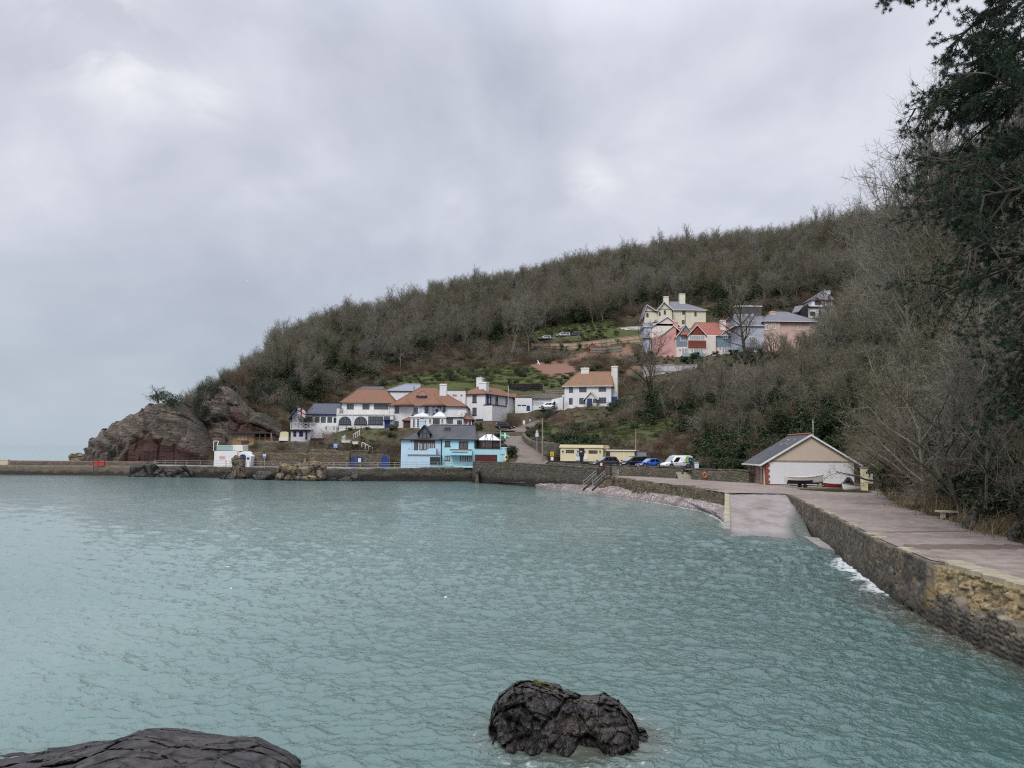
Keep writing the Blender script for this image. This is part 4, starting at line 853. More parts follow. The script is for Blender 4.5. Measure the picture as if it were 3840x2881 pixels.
am, zr = F.L(*c7(1027, 535), .0); u0 = F.L(*c7(985, 575), 0)[0]; F.gab(u0, 2*am-u0, 0.0, 4, F.L(*c7(985, 580), 0)[1], zr, 'redtile', .3, .3, 'clad', 'trimwhite', 'dormer_roof', am=am); F.wbox(u0, -.003, ez-.6, 2*am-u0, 3, F.L(*c7(985, 580), 0)[1]-.01, 'clad', 'dormer_wall'); F.win(c7(1004, 580), c7(1048, 622), -.02, cols=2, rows=1, fm='trimwhite')
F.win(c7(570, 590), c7(640, 650), .72, cols=4, rows=1, fm='trimwhite', gm='glasspale', fw=.14); F.hip(F.L(*c7(575, 580), .2)[0], F.L(*c7(650, 580), .2)[0], -.2, .7, F.L(*c7(570, 582), .2)[1], F.L(*c7(620, 548), .2)[1], .8, .8, 'redtile', .2, 'bay_roof', fascia=None)
F.win(c7(583, 716), c7(642, 803), .8, cols=2, rows=1, fm='trimwhite', gm='glasspale', fw=.16); F.win(c7(704, 718), c7(802, 808), -1.0, cols=4, rows=1, fm='trimwhite', gm='glasspale', fw=.16); F.win(c7(990, 705), c7(1095, 790), .3, cols=4, rows=1, fm='trimwhite', gm='glasspale', fw=.16)
for x, y, v in ((566, 736, .8), (688, 740, -1.), (972, 722, .3)):
    u, z = F.L(*c7(x, y), v); F.wbox(u-.12, v-.15, z-.2, u+.12, v-.003, z+.2, 'darkframe', 'wall_lamp')
dz = F.L(*c7(600, 808), -2.6)[1]; d0 = F.L(*c7(520, 810), -2.6)[0]; d1_ = F.L(*c7(1140, 800), -2.6)[0]
F.wbox(d0, -2.8, dz-.3, d1_, -1.35, dz, 'darkframe', 'terrace_deck'); F.wbox(F.L(*c7(610, 768), -2.7)[0], -2.75, dz+.003, F.L(*c7(830, 768), -2.7)[0], -2.7, F.L(*c7(610, 768), -2.7)[1], 'glassgreen', 'balcony_glass')
F.wbox(d0+1, -1.34, dz-3.4, d1_-.5, -1.05, dz-.31, 'brick', 'basement_wall'); F.wbox(F.L(*c7(640, 830), -1.4)[0], -1.5, dz-3, F.L(*c7(735, 830), -1.4)[0], -1.345, dz-.31, 'brownwood', 'garage_door')
F.wbox(F.L(*c7(920, 840), -1.6)[0], -1.7, dz-3.2, F.L(*c7(1010, 840), -1.6)[0], -1.345, dz-.9, 'offwhite', 'lower_door'); F.wbox(F.L(*c7(800, 850), -2.2)[0], -2.3, dz-3.4, F.L(*c7(845, 850), -2.2)[0], -1.6, dz-1.0, 'beige', 'pier')
# ---- peach house
F = Fac('peach_house', 'peach and lilac house with broad hipped slate roof, half hidden by bare trees', 'house', c7(1180, 760), 226, 0.)
aW, z0 = F.L(*c7(1585, 700)); ze = F.L(*c7(1580, 445))[1]; a1 = F.L(*c7(1965, 700), 0)[0]
F.wbox(0, .5, -3, aW-4.5, 10, ze-1.3, 'lilacpale', 'left_wall'); F.wbox(aW-4.49, -.01, -3, aW, 10, ze, 'peach', 'wall'); F.pad(0, a1, -2, 11, -.5)
F.wbox(aW+.003, .4, -3, a1, 10.5, ze-.05, 'peach', 'right_wall')
F.hip(aW-4.6, a1, 0, 11, ze, F.L(*c7(1610, 348), 5)[1], 4.6, 7.5, 'slatelight', .5, 'roof', fascia='trimwhite'); F.hip(-1, aW-4.0, .5, 10, ze-1.3, F.L(*c7(1420, 400), 5)[1], 1.0, .0, 'slatelight', .4, 'left_roof', fascia='trimwhite')
F.chim_px((*c7(1480, 345), *c7(1535, 440)), 3.5, 1.3, 'peach', 1, 1.5)
for x0, x1, y0, y1, v in ((1495, 1535, 468, 525, -.01), (1425, 1460, 478, 530, -.01), (1868, 1905, 485, 535, .4), (1765, 1800, 480, 530, .4), (1230, 1270, 505, 560, .5)): F.win(c7(x0, y0), c7(x1, y1), v, cols=2, rows=1, fm='trimwhite', gm='glasspale', fw=.14, sill='trimwhite')
dz = F.L(*c7(1150, 745), -1.5)[1]; F.wbox(F.L(*c7(1145, 745), -1.5)[0], -1.6, dz-.3, F.L(*c7(1380, 745), -1.5)[0], .4, dz, 'trimwhite', 'balcony'); F.wbox(F.L(*c7(1145, 745), -1.5)[0], -1.6, dz+.003, F.L(*c7(1380, 745), -1.5)[0], -1.54, dz+1.1, 'glassgreen', 'balcony_glass'); F.win(c7(1265, 600), c7(1330, 700), .5, cols=3, rows=1, fm='trimwhite', gm='glasspale', fw=.14)
# ---- grey dormer row behind
F = Fac('grey_dormer_house', 'grey flat-topped house with a row of white dormer windows behind the bare tree', 'house', c7(1100, 450), 252, 0.)
a0, a1, c0, c1 = F.wall(c7(1100, 395), c7(1400, 460), 0, 8, 'clad', 'wall', 6); F.pad(a0, a1, -1, 9, -1)
F.wbox(a0+1.2, .8, c1+.004, a1, 7.5, F.L(*c7(1380, 300), .8)[1], 'slate', 'mansard'); F.wbox(a0-.4, -.5, c1-.16, a1+.3, 7.9, c1+.003, 'trimwhite', 'eaves')
for x in (1112, 1160, 1222, 1280): F.win(c7(x, 372), c7(x+36, 428), -.01, cols=2, rows=1, fm='trimwhite', gm='glasspale', fw=.13)
F.wbox(a0+1, .6, F.L(*c7(1380, 300), .8)[1]+.003, a1+.2, 7.7, F.L(*c7(1380, 292), .8)[1]+.1, 'offwhite', 'roof_edge')
# ---- gothic white house
F = Fac('gothic_house', 'white house with pointed arched windows and steep pale slate roof beside the wood', 'house', c7(1885, 405), 250, 0.)
a0, a1, c0, c1 = F.wall(c7(1885, 285), c7(2140, 405), 0, 8, 'white', 'wall', 3); F.pad(a0, a1, -1, 9, -.5)
b0, b1, d0, d1_ = F.wall(c7(1898, 228), c7(2110, 300), 1.2, 8, 'white', 'upper_wall', 0)
m = MB(); m.add([(a0-.4, -.5, c1-.5), (a1+.2, -.5, c1-.5), (a1+.2, 1.2, F.L(*c7(1900, 290), 1.2)[1]), (a0-.4, 1.2, F.L(*c7(1900, 290), 1.2)[1]), (a0-.4, -.5, c1-.75), (a1+.2, -.5, c1-.75), (a1+.2, 1.2, c1-.75), (a0-.4, 1.2, c1-.75)], [(0,1,2,3),(4,5,6,7),(0,1,5,4),(1,2,6,5),(2,3,7,6),(3,0,4,7)]); m.build('lean_to_roof', M['darkframe'], F.t)
F.hip(b0, b1, 1.2, 8, d1_, F.L(*c7(2065, 122), 4.5)[1], F.L(*c7(2045, 122), 4.5)[0]-b0, 1.5, 'slatelight', .4); F.chim_px((*c7(2058, 135), *c7(2088, 205)), 3.0, 1.1, 'white', 0, .8)
F.win(c7(1930, 238), c7(1994, 282), 1.2, cols=4, rows=1, arch=False, fm='darkframe'); F.win(c7(1884, 348), c7(1936, 392), 0, cols=3, rows=1); F.win(c7(1970, 332), c7(1993, 382), 0, cols=1, rows=2, arch=True); F.win(c7(2056, 318), c7(2078, 365), 0, cols=1, rows=2, arch=True)
F = Fac('dark_garage', 'small dark boarded outbuilding with pale slate roof beside the gothic house', 'outbuilding', c7(1790, 400), 252, 0.)
a0, a1, c0, c1 = F.wall(c7(1790, 345), c7(1875, 405), 0, 6, 'darkfence', 'wall', 3); F.pad(a0-4, a1, -1, 7, -.5)
m = MB(); p = [F.L(*c7(x, y), -.5) for x, y in ((1700, 358), (1768, 345), (1862, 262), (1770, 275))]; m.add([(p[0][0], -.5, p[0][1]), (p[1][0], -.5, p[1][1]), (p[2][0], 3, p[2][1]), (p[3][0], 3, p[3][1])]+[(p[0][0], -.5, p[0][1]-.2), (p[1][0], -.5, p[1][1]-.2), (p[2][0], 3, p[2][1]-.2), (p[3][0], 3, p[3][1]-.2)], [(0,1,2,3),(4,5,6,7),(0,1,5,4),(1,2,6,5),(2,3,7,6),(3,0,4,7)]); m.build('roof', M['slatelight'], F.t)
MB().prism([(a0, c1+.002), (a1, c1+.002), (F.L(*c7(1862, 268), 0)[0], F.L(*c7(1862, 268), 0)[1])], .05, 5).build('gable', M['darkfence'], F.t)
# ================================================================== SHORE WALLS, PROMENADE, BEACH, TERRAIN
def resample(pts, step):
    pts = [np.array(p, float) for p in pts]; out = [pts[0]]
    for a, b in zip(pts[:-1], pts[1:]):
        n = max(1, int(round(np.linalg.norm((b-a)[:2])/step)))
        for i in range(1, n+1): out.append(a+(b-a)*i/n)
    return np.array(out)
def stone_strip(name, label, cat, pts, thick, mat, step=.6, vstep=.5, jit=.07, topjit=.07, batter=.1, side=1, coping=None, seed=1, parent=None, group=None, bulge=None):
    """pts (x,y,zbottom,ztop) along the front face; side=+1: body lies to the left of the walking direction"""
    S = resample(pts, step); n = len(S); T = np.gradient(S[:, :2], axis=0); T /= np.linalg.norm(T, axis=1)[:, None]+1e-9
    N = np.stack([-T[:, 1], T[:, 0]], 1)*side; L = np.concatenate([[0], np.cumsum(np.linalg.norm(np.diff(S[:, :2], axis=0), axis=1))])
    nz = max(2, int(math.ceil((S[:, 3]-S[:, 2]).max()/vstep))); rows = []
    tj = topjit*fbm(L*1.1, L*0+seed*3.7, seed, 3)*2
    for k in range(nz+1):
        f = k/nz; z = S[:, 2]+(S[:, 3]+tj-S[:, 2])*f
        off = -batter*(1-f)*(S[:, 3]-S[:, 2]) + jit*fbm(L*1.3, z*1.3+seed*7, seed, 3)*1.6
        if bulge is not None: off = off+bulge(L, z)
        rows.append(np.column_stack([S[:, :2]+N*off[:, None], z]))
    rows.append(np.column_stack([S[:, :2]+N*thick*.5, S[:, 3]+tj+.02])); rows.append(np.column_stack([S[:, :2]+N*thick, S[:, 3]+tj])); rows.append(np.column_stack([S[:, :2]+N*thick, S[:, 2]]))
    V = np.concatenate(rows); nr = len(rows); f = gridfaces(nr, n)
    if side < 0: f = f[:, ::-1]
    ends = []
    for c in (0, n-1):
        for r in range(nz//2+1):
            a, b = r, nz+3-min(r+0, 3)
        q = [r*n+c for r in range(nr)]
        for i in range(1, nr-2): ends.append([q[0], q[i], q[i+1], q[i+2]] if i == nr-3 else [q[0], q[i], q[i+1], q[i+1]])
    ends = [e for e in ends if len(set(e)) == 4]
    o = npmesh(name, V, f, M[mat], parent, True)
    for c in (0, n-1):
        m = MB(); m.add([V[r*n+c] for r in range(nr)], [tuple(range(nr))])
    bm = bmesh.new(); bm.from_mesh(o.data); bm.verts.ensure_lookup_table()
    for c in (0, n-1):
        try: bm.faces.new([bm.verts[r*n+c] for r in range(nr)])
        except Exception: pass
    bmesh.ops.recalc_face_normals(bm, faces=bm.faces); bm.to_mesh(o.data); bm.free()
    if not parent: tag(o, label, cat, group)
    if coping:
        m = MB(); cm, ov, h = coping
        for i in range(n-1):
            a, b = S[i], S[i+1]; za, zb = a[3]+tj[i], b[3]+tj[i+1]
            q = [(*(a[:2]-N[i]*ov), za+.03), (*(b[:2]-N[i+1]*ov), zb+.03), (*(b[:2]+N[i+1]*(thick+ov)), zb+.03), (*(a[:2]+N[i]*(thick+ov)), za+.03)]
            m.add(q+[(x, y, z+h) for x, y, z in q], [(0,3,2,1),(4,5,6,7),(0,1,5,4),(2,3,7,6)]+([(3,0,4,7)] if i == 0 else [])+([(1,2,6,5)] if i == n-2 else []))
        m.build('coping', M[cm], o)
    return o
def px_wall(lst): return [(*P(X, Yb, d)[:2], P(X, Yb, d).z, P(X, Yt, d).z) for X, Yb, Yt, d in lst]
ZP = 2.05
def xy(v): return (v.x, v.y)
# ---- near sea wall (right), from the slip towards the camera
top = [PZ(*p, ZP) for p in ((2948,1852),(3100,1925),(3300,2030),(3507,2117),(3660,2165),(3840,2215))]
dirn = (top[-1]-top[-2]).normalized(); top += [top[-1]+dirn*5, top[-1]+dirn*14]
NEAR = [xy(p) for p in top]
def face_top(x, y):
    s = max(0., min(1., (29.6-y)/.12)); return ZP*(1-s) + (1.02+.16*math.sin(y*2.1)+.1*math.sin(y*5.3+1))*s
pts = [(x, y, -1.0, 0) for x, y in NEAR]; S = resample(pts, .3); pts = [(x, y, -1.0, face_top(x, y)) for x, y, _, _ in S]
# material for the close wall: stones are modelled, colour per stone
t = NT('close_rubble_wall'); o = t.pos(); rnd = t.attr('stone'); ed = t.attr('edge'); z = t.sep(o)[2]
c = t.ramp(rnd, [(0., (.06,.054,.047)), (.25, (.19,.155,.11)), (.5, (.09,.08,.066)), (.7, (.26,.205,.135)), (.85, (.12,.112,.10)), (1., (.38,.31,.21))])
c = t.mix(t.ramp(t.noise(o, .55, 5), [(.45, 0.), (.62, .35)]), c, t.mix(t.noise(o, 6, 4), (.075,.07,.068), (.12,.11,.105)))
c = t.mix(t.ramp(t.noise(o, .9, 6, .6), [(.57, 0.), (.66, .8)]), c, (.21,.145,.055))
c = t.mix(t.ramp(t.noise(o, 9, 5), [(.35, 0.), (.8, .5)]), c, (.035,.032,.028)); c = t.mix(t.ramp(t.noise(o, 1.1, 5), [(.5, 0.), (.66, .6)]), c, (.045,.042,.038)); c = t.mix(t.ramp(ed, [(0.02, .85), (.13, 0.)]), c, (.03,.027,.024))
zz = t.math('ADD', z, t.math('MULTIPLY', t.math('SUBTRACT', t.noise(o, .8, 5), .5), .9))
c = t.mix(t.ramp(zz, [(.15, .7), (.6, 0.)]), c, (.030,.028,.024))
M['closewall'] = t.fin(c, .85, t.bump(t.noise(o, 22, 5), .6, .03), .3)
S = resample([(x, y, zb, zt) for x, y, zb, zt in pts], .075)[::-1]; n = len(S)
T = np.gradient(S[:, :2], axis=0); T /= np.linalg.norm(T, axis=1)[:, None]; N = np.stack([T[:, 1], -T[:, 0]], 1)   # towards land (right)
L = np.concatenate([[0], np.cumsum(np.linalg.norm(np.diff(S[:, :2], axis=0), axis=1))]); nz = 46
rows = []; st = []; eg = []
for k in range(nz+1):
    f = k/nz; z = S[:, 2]+(S[:, 3]-S[:, 2])*f; w = .12*fbm(L*2, z*2, 4, 2)
    f1, f2, cr = voro(L/.31+w*2, z/.17+w, 3); e = f2-f1
    wave = np.clip((29-S[:, 1])/4, 0, 1)
    off = -.05*np.clip(e*5, 0, 1)*(.6+.8*cr)*(1+1.1*wave) - (ZP-z)*(.10+.10*wave) + .16*fbm(L*.45, z*.6, 9, 3) + .07*(cr-.5)
    hole = np.clip((fbm(L*.5+3, z*1.1, 31, 3)-.42)*4, 0, 1)*.3; off = off+hole
    rows.append(np.column_stack([S[:, :2]+N*off[:, None], z])); st.append(cr); eg.append(np.clip(e, 0, 1))
tk = 1.0
for a, dz in ((.12, .02), (.5, .0), (tk, -.02), (tk, -2.5)):
    zt = np.minimum(S[:, 3]+dz, ZP-.03) if dz > -1 else S[:, 2]
    rows.append(np.column_stack([S[:, :2]+N*a, zt])); f1, f2, cr = voro(L/.34, np.full(n, a/.21+20), 3); st.append(cr); eg.append(np.clip(f2-f1, 0, 1))
SW = npmesh('sea_wall', np.concatenate(rows), gridfaces(len(rows), n)[:, ::-1], M['closewall']); attr(SW, 'stone', np.concatenate(st)); attr(SW, 'edge', np.concatenate(eg))
tag(SW, 'rough stone sea wall beside the promenade, facing collapsed at its near end', 'sea wall')
# exposed rubble core where the facing has fallen away
t = NT('exposed_rubble_core'); o = t.pos(); n1 = t.noise(o, 1.6, 6, .62); n2 = t.noise(o, 8, 5); v = t.voro(o, 3.2)
c = t.ramp(n1, [(.3, (.15,.11,.055)), (.46, (.38,.285,.155)), (.58, (.27,.205,.12)), (.7, (.52,.45,.33))]); c = t.mix(t.ramp(n2, [(.4, 0.), (.7, .7)]), c, (.07,.055,.035)); c = t.mix(t.ramp(v, [(.1, .5), (.3, 0.)]), c, (.42,.37,.27))
M['rubblecore'] = t.fin(c, .95, t.bump(t.math('ADD', n2, v), .8, .06), .15)
idx = [i for i in range(n) if S[i, 1] < 30.3]; s0, s1 = idx[0], idx[-1]+1; Q = S[s0:s1]; NQ = N[s0:s1]; LQ = L[s0:s1]; rows = []; nz = 34
for k in range(nz+1):
    f = k/nz; z = .55+(ZP-.1-.55)*f; f1, f2, cr = voro(LQ/.30+.4*fbm(LQ*2, LQ*0+z*2, 3, 2), np.full(len(Q), z/.2), 17); endf = np.clip((29.75-Q[:, 1])/1.5, .02, 1)
    off = .10+.52*f**1.1 - .17*np.clip((f2-f1)*3.5, 0, 1)*cr + .55*fbm(LQ*.8, LQ*0+z*1.0, 23, 5) - .12*(1-f)
    off = np.maximum(off, .03)*endf+.02; rows.append(np.column_stack([Q[:, :2]+NQ*off[:, None], np.full(len(Q), z)]))
rows.append(np.column_stack([Q[:, :2]+NQ*1.2, np.full(len(Q), ZP-.12)]))
npmesh('rubble_core', np.concatenate(rows), gridfaces(len(rows), len(Q))[:, ::-1], M['rubblecore'], SW)
M['broken'] = paint('broken_pale_concrete', (.40,.35,.25), var=.3, scale=2.5, grime=.45)
m = MB(); rr = random.Random(5)
i = s0
while i < s1-6:                          # broken pale edge of the promenade slab above the collapse
    k = rr.randint(5, 11); j = min(i+k, s1-1); a, b = S[i], S[j]; o1, o2 = .42+rr.random()*.22, .42+rr.random()*.22; w1 = 1.25+rr.random()*.2
    q = [(*(a[:2]+N[i]*o1), ZP-.13), (*(b[:2]+N[j]*o2), ZP-.13), (*(b[:2]+N[j]*w1), ZP-.13), (*(a[:2]+N[i]*w1), ZP-.13)]; h = ZP+.012+rr.random()*.03
    m.add(q+[(x, y, h) for x, y, _ in q], [(0,1,2,3),(4,7,6,5),(0,4,5,1),(1,5,6,2),(2,6,7,3),(3,7,4,0)]); i = j
for y0, ln in ((32.6, 1.9), (37.6, 1.4), (39.6, .9), (43.5, 2.7), (48.1, .8), (52.2, 3.4), (58.7, 1.2), (63., 1.9), (77., 1.8)):   # missing coping stones further along
    ii = [i for i in range(n) if y0 <= S[i, 1] <= y0+ln]
    for i, j in zip(ii[::5][:-1], ii[::5][1:]):
        o1, w1 = -.02+rr.random()*.2, .22+rr.random()*.5; q = [(*(S[i, :2]+N[i]*o1), ZP-.1), (*(S[j, :2]+N[j]*o1), ZP-.1), (*(S[j, :2]+N[j]*w1), ZP-.1), (*(S[i, :2]+N[i]*w1), ZP-.1)]; h = ZP+.01+rr.random()*.05
        m.add(q+[(x, y, h) for x, y, _ in q], [(0,1,2,3),(4,7,6,5),(0,4,5,1),(1,5,6,2),(2,6,7,3),(3,7,4,0)])
m.build('broken_coping', M['broken'], SW)
# concrete ledge at the foot beside the slip
p0, p1 = PZ(*d3(1370, 925), .1), PZ(*d3(1600, 1072), .1); q1, q0 = PZ(*d3(1700, 1060), .45), PZ(*d3(1470, 890), .5)
m = MB(); m.add([(p0.x, p0.y, .12), (p1.x, p1.y, .1), (q1.x+.6, q1.y, .16), (q0.x+.6, q0.y, .2), (p0.x, p0.y, -.8), (p1.x, p1.y, -.8), (q1.x+.6, q1.y, -.8), (q0.x+.6, q0.y, -.8)], [(0,1,2,3),(4,5,6,7),(0,1,5,4),(1,2,6,5),(2,3,7,6),(3,0,4,7)]); m.build('foot_ledge', M['concrete'], SW)

# ---- promenade: red-brown concrete
LEFT4 = [((2725,1849), 2.06), ((2640,1835), 2.1), ((2570,1824), 2.15), ((2500,1815), 2.2), ((2411,1806), 2.25), ((2310,1791), 2.3), ((2262,1781), 2.32)]
EDGE4 = [PZ(*p, z) for p, z in LEFT4]
RB = [((2290,1782), 2.35), ((2411,1788), 2.35), ((2560,1796), 2.3), ((2700,1806), 2.25), ((2808,1811), 2.2)]
RET = [PZ(*p, z) for p, z in RB]
bank = [PZ(*p, ZP) for p in ((3325,1842),(3300,1866),(3345,1896),(3440,1925),(3560,1968),(3680,2012),(3770,2040),(3840,2062))]
bd = (bank[-1]-bank[-2]).normalized(); bank += [bank[-1]+bd*6, bank[-1]+bd*16]
nearin = [Vector((S[i, 0]+N[i, 0]*(.9 if S[i, 1] < 30 else .25), S[i, 1]+N[i, 1]*(.9 if S[i, 1] < 30 else .25), ZP)) for i in range(0, n, 12)]
outline = [(p.x, p.y, ZP) for p in nearin] + [(p.x, p.y+.3, p.z) for p in EDGE4] + [(p.x, p.y+.2, p.z) for p in RET] + [(BH.o.x-.5, BH.o.y+12, 2.1), (BH.o.x+16, BH.o.y+11, 2.1)] + [(p.x+1.2, p.y+.3, ZP) for p in bank]
t = NT('promenade_concrete'); o = t.pos(); n1 = t.noise(o, .16, 6, .6); n2 = t.noise(o, 1.6, 5); n3 = t.noise(t.mapping(o, (1, .8, 1), (0, 0, .2)), .28, 6, .6)
c = t.ramp(n1, [(.3, (.255,.20,.172)), (.5, (.325,.268,.235)), (.7, (.37,.32,.288))]); c = t.mix(t.ramp(n2, [(.35, .45), (.65, 0.)]), c, (.12,.085,.075))
c = t.mix(t.ramp(n3, [(.56, 0.), (.66, .55)]), c, (.19,.14,.12)); c = t.mix(t.ramp(t.noise(o, .32, 5), [(.6, 0.), (.7, .7)]), c, (.30,.25,.20))
w = t.n('ShaderNodeTexBrick'); t.set(w.inputs['Vector'], t.mapping(o, (1, 1, 1), (0, 0, 1.36))); w.inputs['Scale'].default_value = .11; w.inputs['Mortar Size'].default_value = .006; w.inputs['Color1'].default_value = (1,1,1,1); w.inputs['Color2'].default_value = (.9,.9,.9,1); w.inputs['Mortar'].default_value = (.6,.6,.6,1)
c = t.mix(.5, c, w.outputs['Color'], 'MULTIPLY')
rough = t.ramp(n3, [(.52, .85), (.66, .5)])
M['prom'] = t.fin(c, rough, t.bump(t.noise(o, 7, 5), .35, .02), .35)
bm = bmesh.new(); vs = [bm.verts.new(p) for p in outline]; f = bm.faces.new(vs); bmesh.ops.triangulate(bm, faces=[f]); bmesh.ops.recalc_face_normals(bm, faces=bm.faces)
me = bpy.data.meshes.new('promenade'); bm.to_mesh(me); bm.free(); me.materials.append(M['prom']); ob = bpy.data.objects.new('promenade', me); COL.objects.link(ob); struct(ob)
PROM = [(x, y) for x, y, _ in outline]
# dark wet drainage bands across the promenade
M['wetband'] = plain('wet_dark_concrete', (.15,.105,.085), .6, .5, 0, .3, 1.5)
m = MB()
for A, B, w in ((d4(1160, 352), d4(2330, 352), .85), (d4(960, 225), d4(1780, 215), .26)):
    a, b = PZ(*A, ZP+.004), PZ(*B, ZP+.004); k = 14; L0 = []; L1 = []
    for i in range(k+1):
        p = a.lerp(b, i/k); ww = w*(.6+.8*abs(math.sin(i*1.7)))*(1 if i not in (0, k) else .3); L0.append((p.x, p.y-ww, ZP+.004)); L1.append((p.x, p.y+ww*.8, ZP+.004))
    m.add(L0+L1, [(i, i+1, k+2+i, k+1+i) for i in range(k)])
struct(m.build('wet_patch', M['wetband']))
m = MB(); a, b = PZ(*d4(905, 180), ZP+.008), PZ(*d4(1110, 185), ZP+.008); m.add([(a.x, a.y-.1, ZP+.008), (b.x, b.y-.22, ZP+.008), (b.x-.2, b.y+.18, ZP+.008), (a.x+.2, a.y+.2, ZP+.008)], [(0,1,2,3)]); struct(m.build('pale_patch', M['broken'], fix=False))
# ---- slipway
A0, A1 = PZ(2735, 1847, ZP), PZ(2947, 1851, ZP); B0, B1 = PZ(2738, 2008, 0.), PZ(3045, 2022, 0.)
A1 = A1+Vector((.6, 0, 0)); nr, nc = 60, 24; V = []
for i in range(nr):
    f = i/(nr-1)*1.35; f2 = f
    for j in range(nc):
        g = j/(nc-1); a = A0.lerp(A1, g); b = B0.lerp(B1, g); p = a.lerp(b, f2); z = ZP-.01+(0-ZP)*f2 - .03*abs(math.sin(j*.7)) ; V.append((p.x, p.y, z))
t = NT('wet_slip_concrete'); o = t.pos(); n1 = t.noise(t.mapping(o, (1, .5, 1)), .45, 6, .6); n2 = t.noise(o, 3, 5); z = t.sep(o)[2]
c = t.ramp(n1, [(.33, (.19,.14,.115)), (.47, (.31,.265,.245)), (.6, (.45,.42,.41))]); c = t.mix(t.ramp(n2, [(.3, .35), (.6, 0.)]), c, (.19,.145,.12)); c = t.mix(t.ramp(z, [(.0, .6), (.2, 0.)]), c, (.16,.15,.14))
c = t.mix(t.math('MULTIPLY', t.ramp(t.attr('weed'), [(.2, 0.), (.8, 1.)]), t.ramp(n2, [(.25, .4), (.6, 1.)])), c, (.045,.07,.045))
M['slip'] = t.fin(c, t.ramp(n1, [(.4, .5), (.6, .22)]), t.bump(n2, .3, .03), .5)
sl = npmesh('slipway', V, gridfaces(nr, nc)[:, ::-1], M['slip'], None, True); struct(sl)
wd = [max(0, min(1, (j/(nc-1)-.62-.5*max(0, .8-i/(nr-1)*1.35))*4)) for i in range(nr) for j in range(nc)]; attr(sl, 'weed', wd)
sk = thing('slip_kerb', 'pale sloping kerb with white painted block on the left edge of the slipway', 'kerb', A0)
m = MB(); d = (B0-A0); e = Vector((-.45, 0, 0)); q = [Vector((0,0,.03)), d*.82+Vector((0,0,.32)), d*.82+e+Vector((0,0,.32)), e+Vector((0,0,.03))]
m.add(q+[p+Vector((0,0,-1.6)) for p in q], [(0,1,2,3),(4,5,6,7),(0,1,5,4),(1,2,6,5),(2,3,7,6),(3,0,4,7)]); M['slipkerb'] = paint('lichened_kerb', (.42,.37,.26), var=.35, scale=1.5, grime=.7); m.build('kerb', M['slipkerb'], sk)
m = MB(); q = [d*.825+Vector((.02,0,.36)), d*.98+Vector((.02,0,.40)), d*.98+e*1.15+Vector((0,0,.40)), d*.825+e*1.1+Vector((0,0,.36))]; m.add(q+[Vector((p.x, p.y, -ZP-.6)) for p in q], [(0,1,2,3),(4,5,6,7),(0,1,5,4),(1,2,6,5),(2,3,7,6),(3,0,4,7)]); m.build('end_block', M['concrete'], sk)
# ---- ruined wall left of slip, carrying the promenade above the beach
M['stoneruin'] = stone('ruined_wall_stone', [(.09,.075,.055),(.17,.135,.085),(.12,.10,.075),(.25,.205,.13)], (.08,.068,.05), .45, 1.3, .2)
stone_strip('ruined_wall', 'crumbling stone wall above the shingle left of the slipway', 'wall', [(p.x, p.y, .2, p.z-.02) for p in reversed(EDGE4)], 1.0, 'stoneruin', .35, .3, .3, .12, .18, 1, seed=5)
m = MB(); rr = random.Random(9); E = resample([(p.x, p.y, p.z) for p in EDGE4], .6)
rk = []
# tall wall at the left of the steps
W3 = px_wall([(1772,1806,1734,146),(1900,1808,1737,139),(2000,1811,1743,132),(2120,1820,1750,124),(2238,1832,1760,117)]); W3 = [(x, y, -.4, zt) for x, y, _, zt in W3]
o3 = stone_strip('harbour_wall', 'tall dark stained sea wall below the road, left of the steel steps', 'sea wall', W3, 1.1, 'stonesea', .6, .4, .08, .05, .06, 1, seed=6, coping=('stonegrey', .04, .14))
u = P(*c5(1510, 975), 143.2); m = MB(); m.box(u.x-.28, u.y-.5, u.z-.6, u.x+.28, u.y+1.2, u.z+.6); m.build('drain_opening', M['black'], o3)
u = P(*c5(1500, 1060), 142.6); m = MB(); m.prism([(u.x-.35, -.3), (u.x+.35, -.3), (u.x+.2, u.z+1.0), (u.x-.2, u.z+1.0)], u.y-.3, u.y+.6); m.build('drain_apron', M['stonebrown'], o3)
# quay wall under the blue houses and pier
W2 = [(X, Yw, Yt) for X, Yw, Yt in ((520,1786,1745),(620,1788,1748),(740,1791,1750),(860,1793,1752),(1000,1796,1754),(1130,1801,1755),(1250,1803,1757),(1350,1804,1758),(1500,1805,1757),(1650,1806,1754),(1771,1806,1752))]
QW = []
for X, Yw, Yt in W2:
    b = PZ(X, Yw, 0); QW.append((b.x, b.y, -1., P(X, Yt, b.y).z))
stone_strip('quay_wall', 'dark tide-stained quay wall running below the terrace and blue houses', 'quay wall', QW, 1.0, 'stonesea', .7, .4, .22, .10, .12, 1, seed=8)
QI = [Vector((x, y+.25, zt+.0)) for x, y, _, zt in QW]
m = MB(); k = len(QI); m.add([(p.x, p.y+.6, p.z-.03) for p in QI]+[(p.x+.2, p.y+7.5, p.z+.02) for p in QI], [(i, i+1, k+i+1, k+i) for i in range(k-1)]); struct(m.build('quay_path', M['concrete'], fix=False))
pier = [(X, PZ(X, Yw, 0)) for X, Yw in ((-160,1776),(0,1780),(200,1782),(440,1784),(560,1786))]
stone_strip('pier', 'long low stone pier wall reaching out to sea from the headland', 'pier', [(p.x, p.y, -1.5, P(X, 1745+X*.006, p.y).z) for X, p in pier], 3.5, 'stonepier', 1., .4, .04, .03, .04, 1, seed=9)
PI = [Vector((p.x, p.y+3.3, P(X, 1745+X*.006, p.y).z)) for X, p in pier]
stone_strip('pier_parapet', 'plain parapet wall along the seaward back of the pier', 'wall', [(p.x, p.y, p.z-.3, P(X, 1727+X*.008, p.y).z) for (X, _), p in zip(pier, PI)], .6, 'stonepier', 1., .4, .03, .02, 0, 1, seed=10)
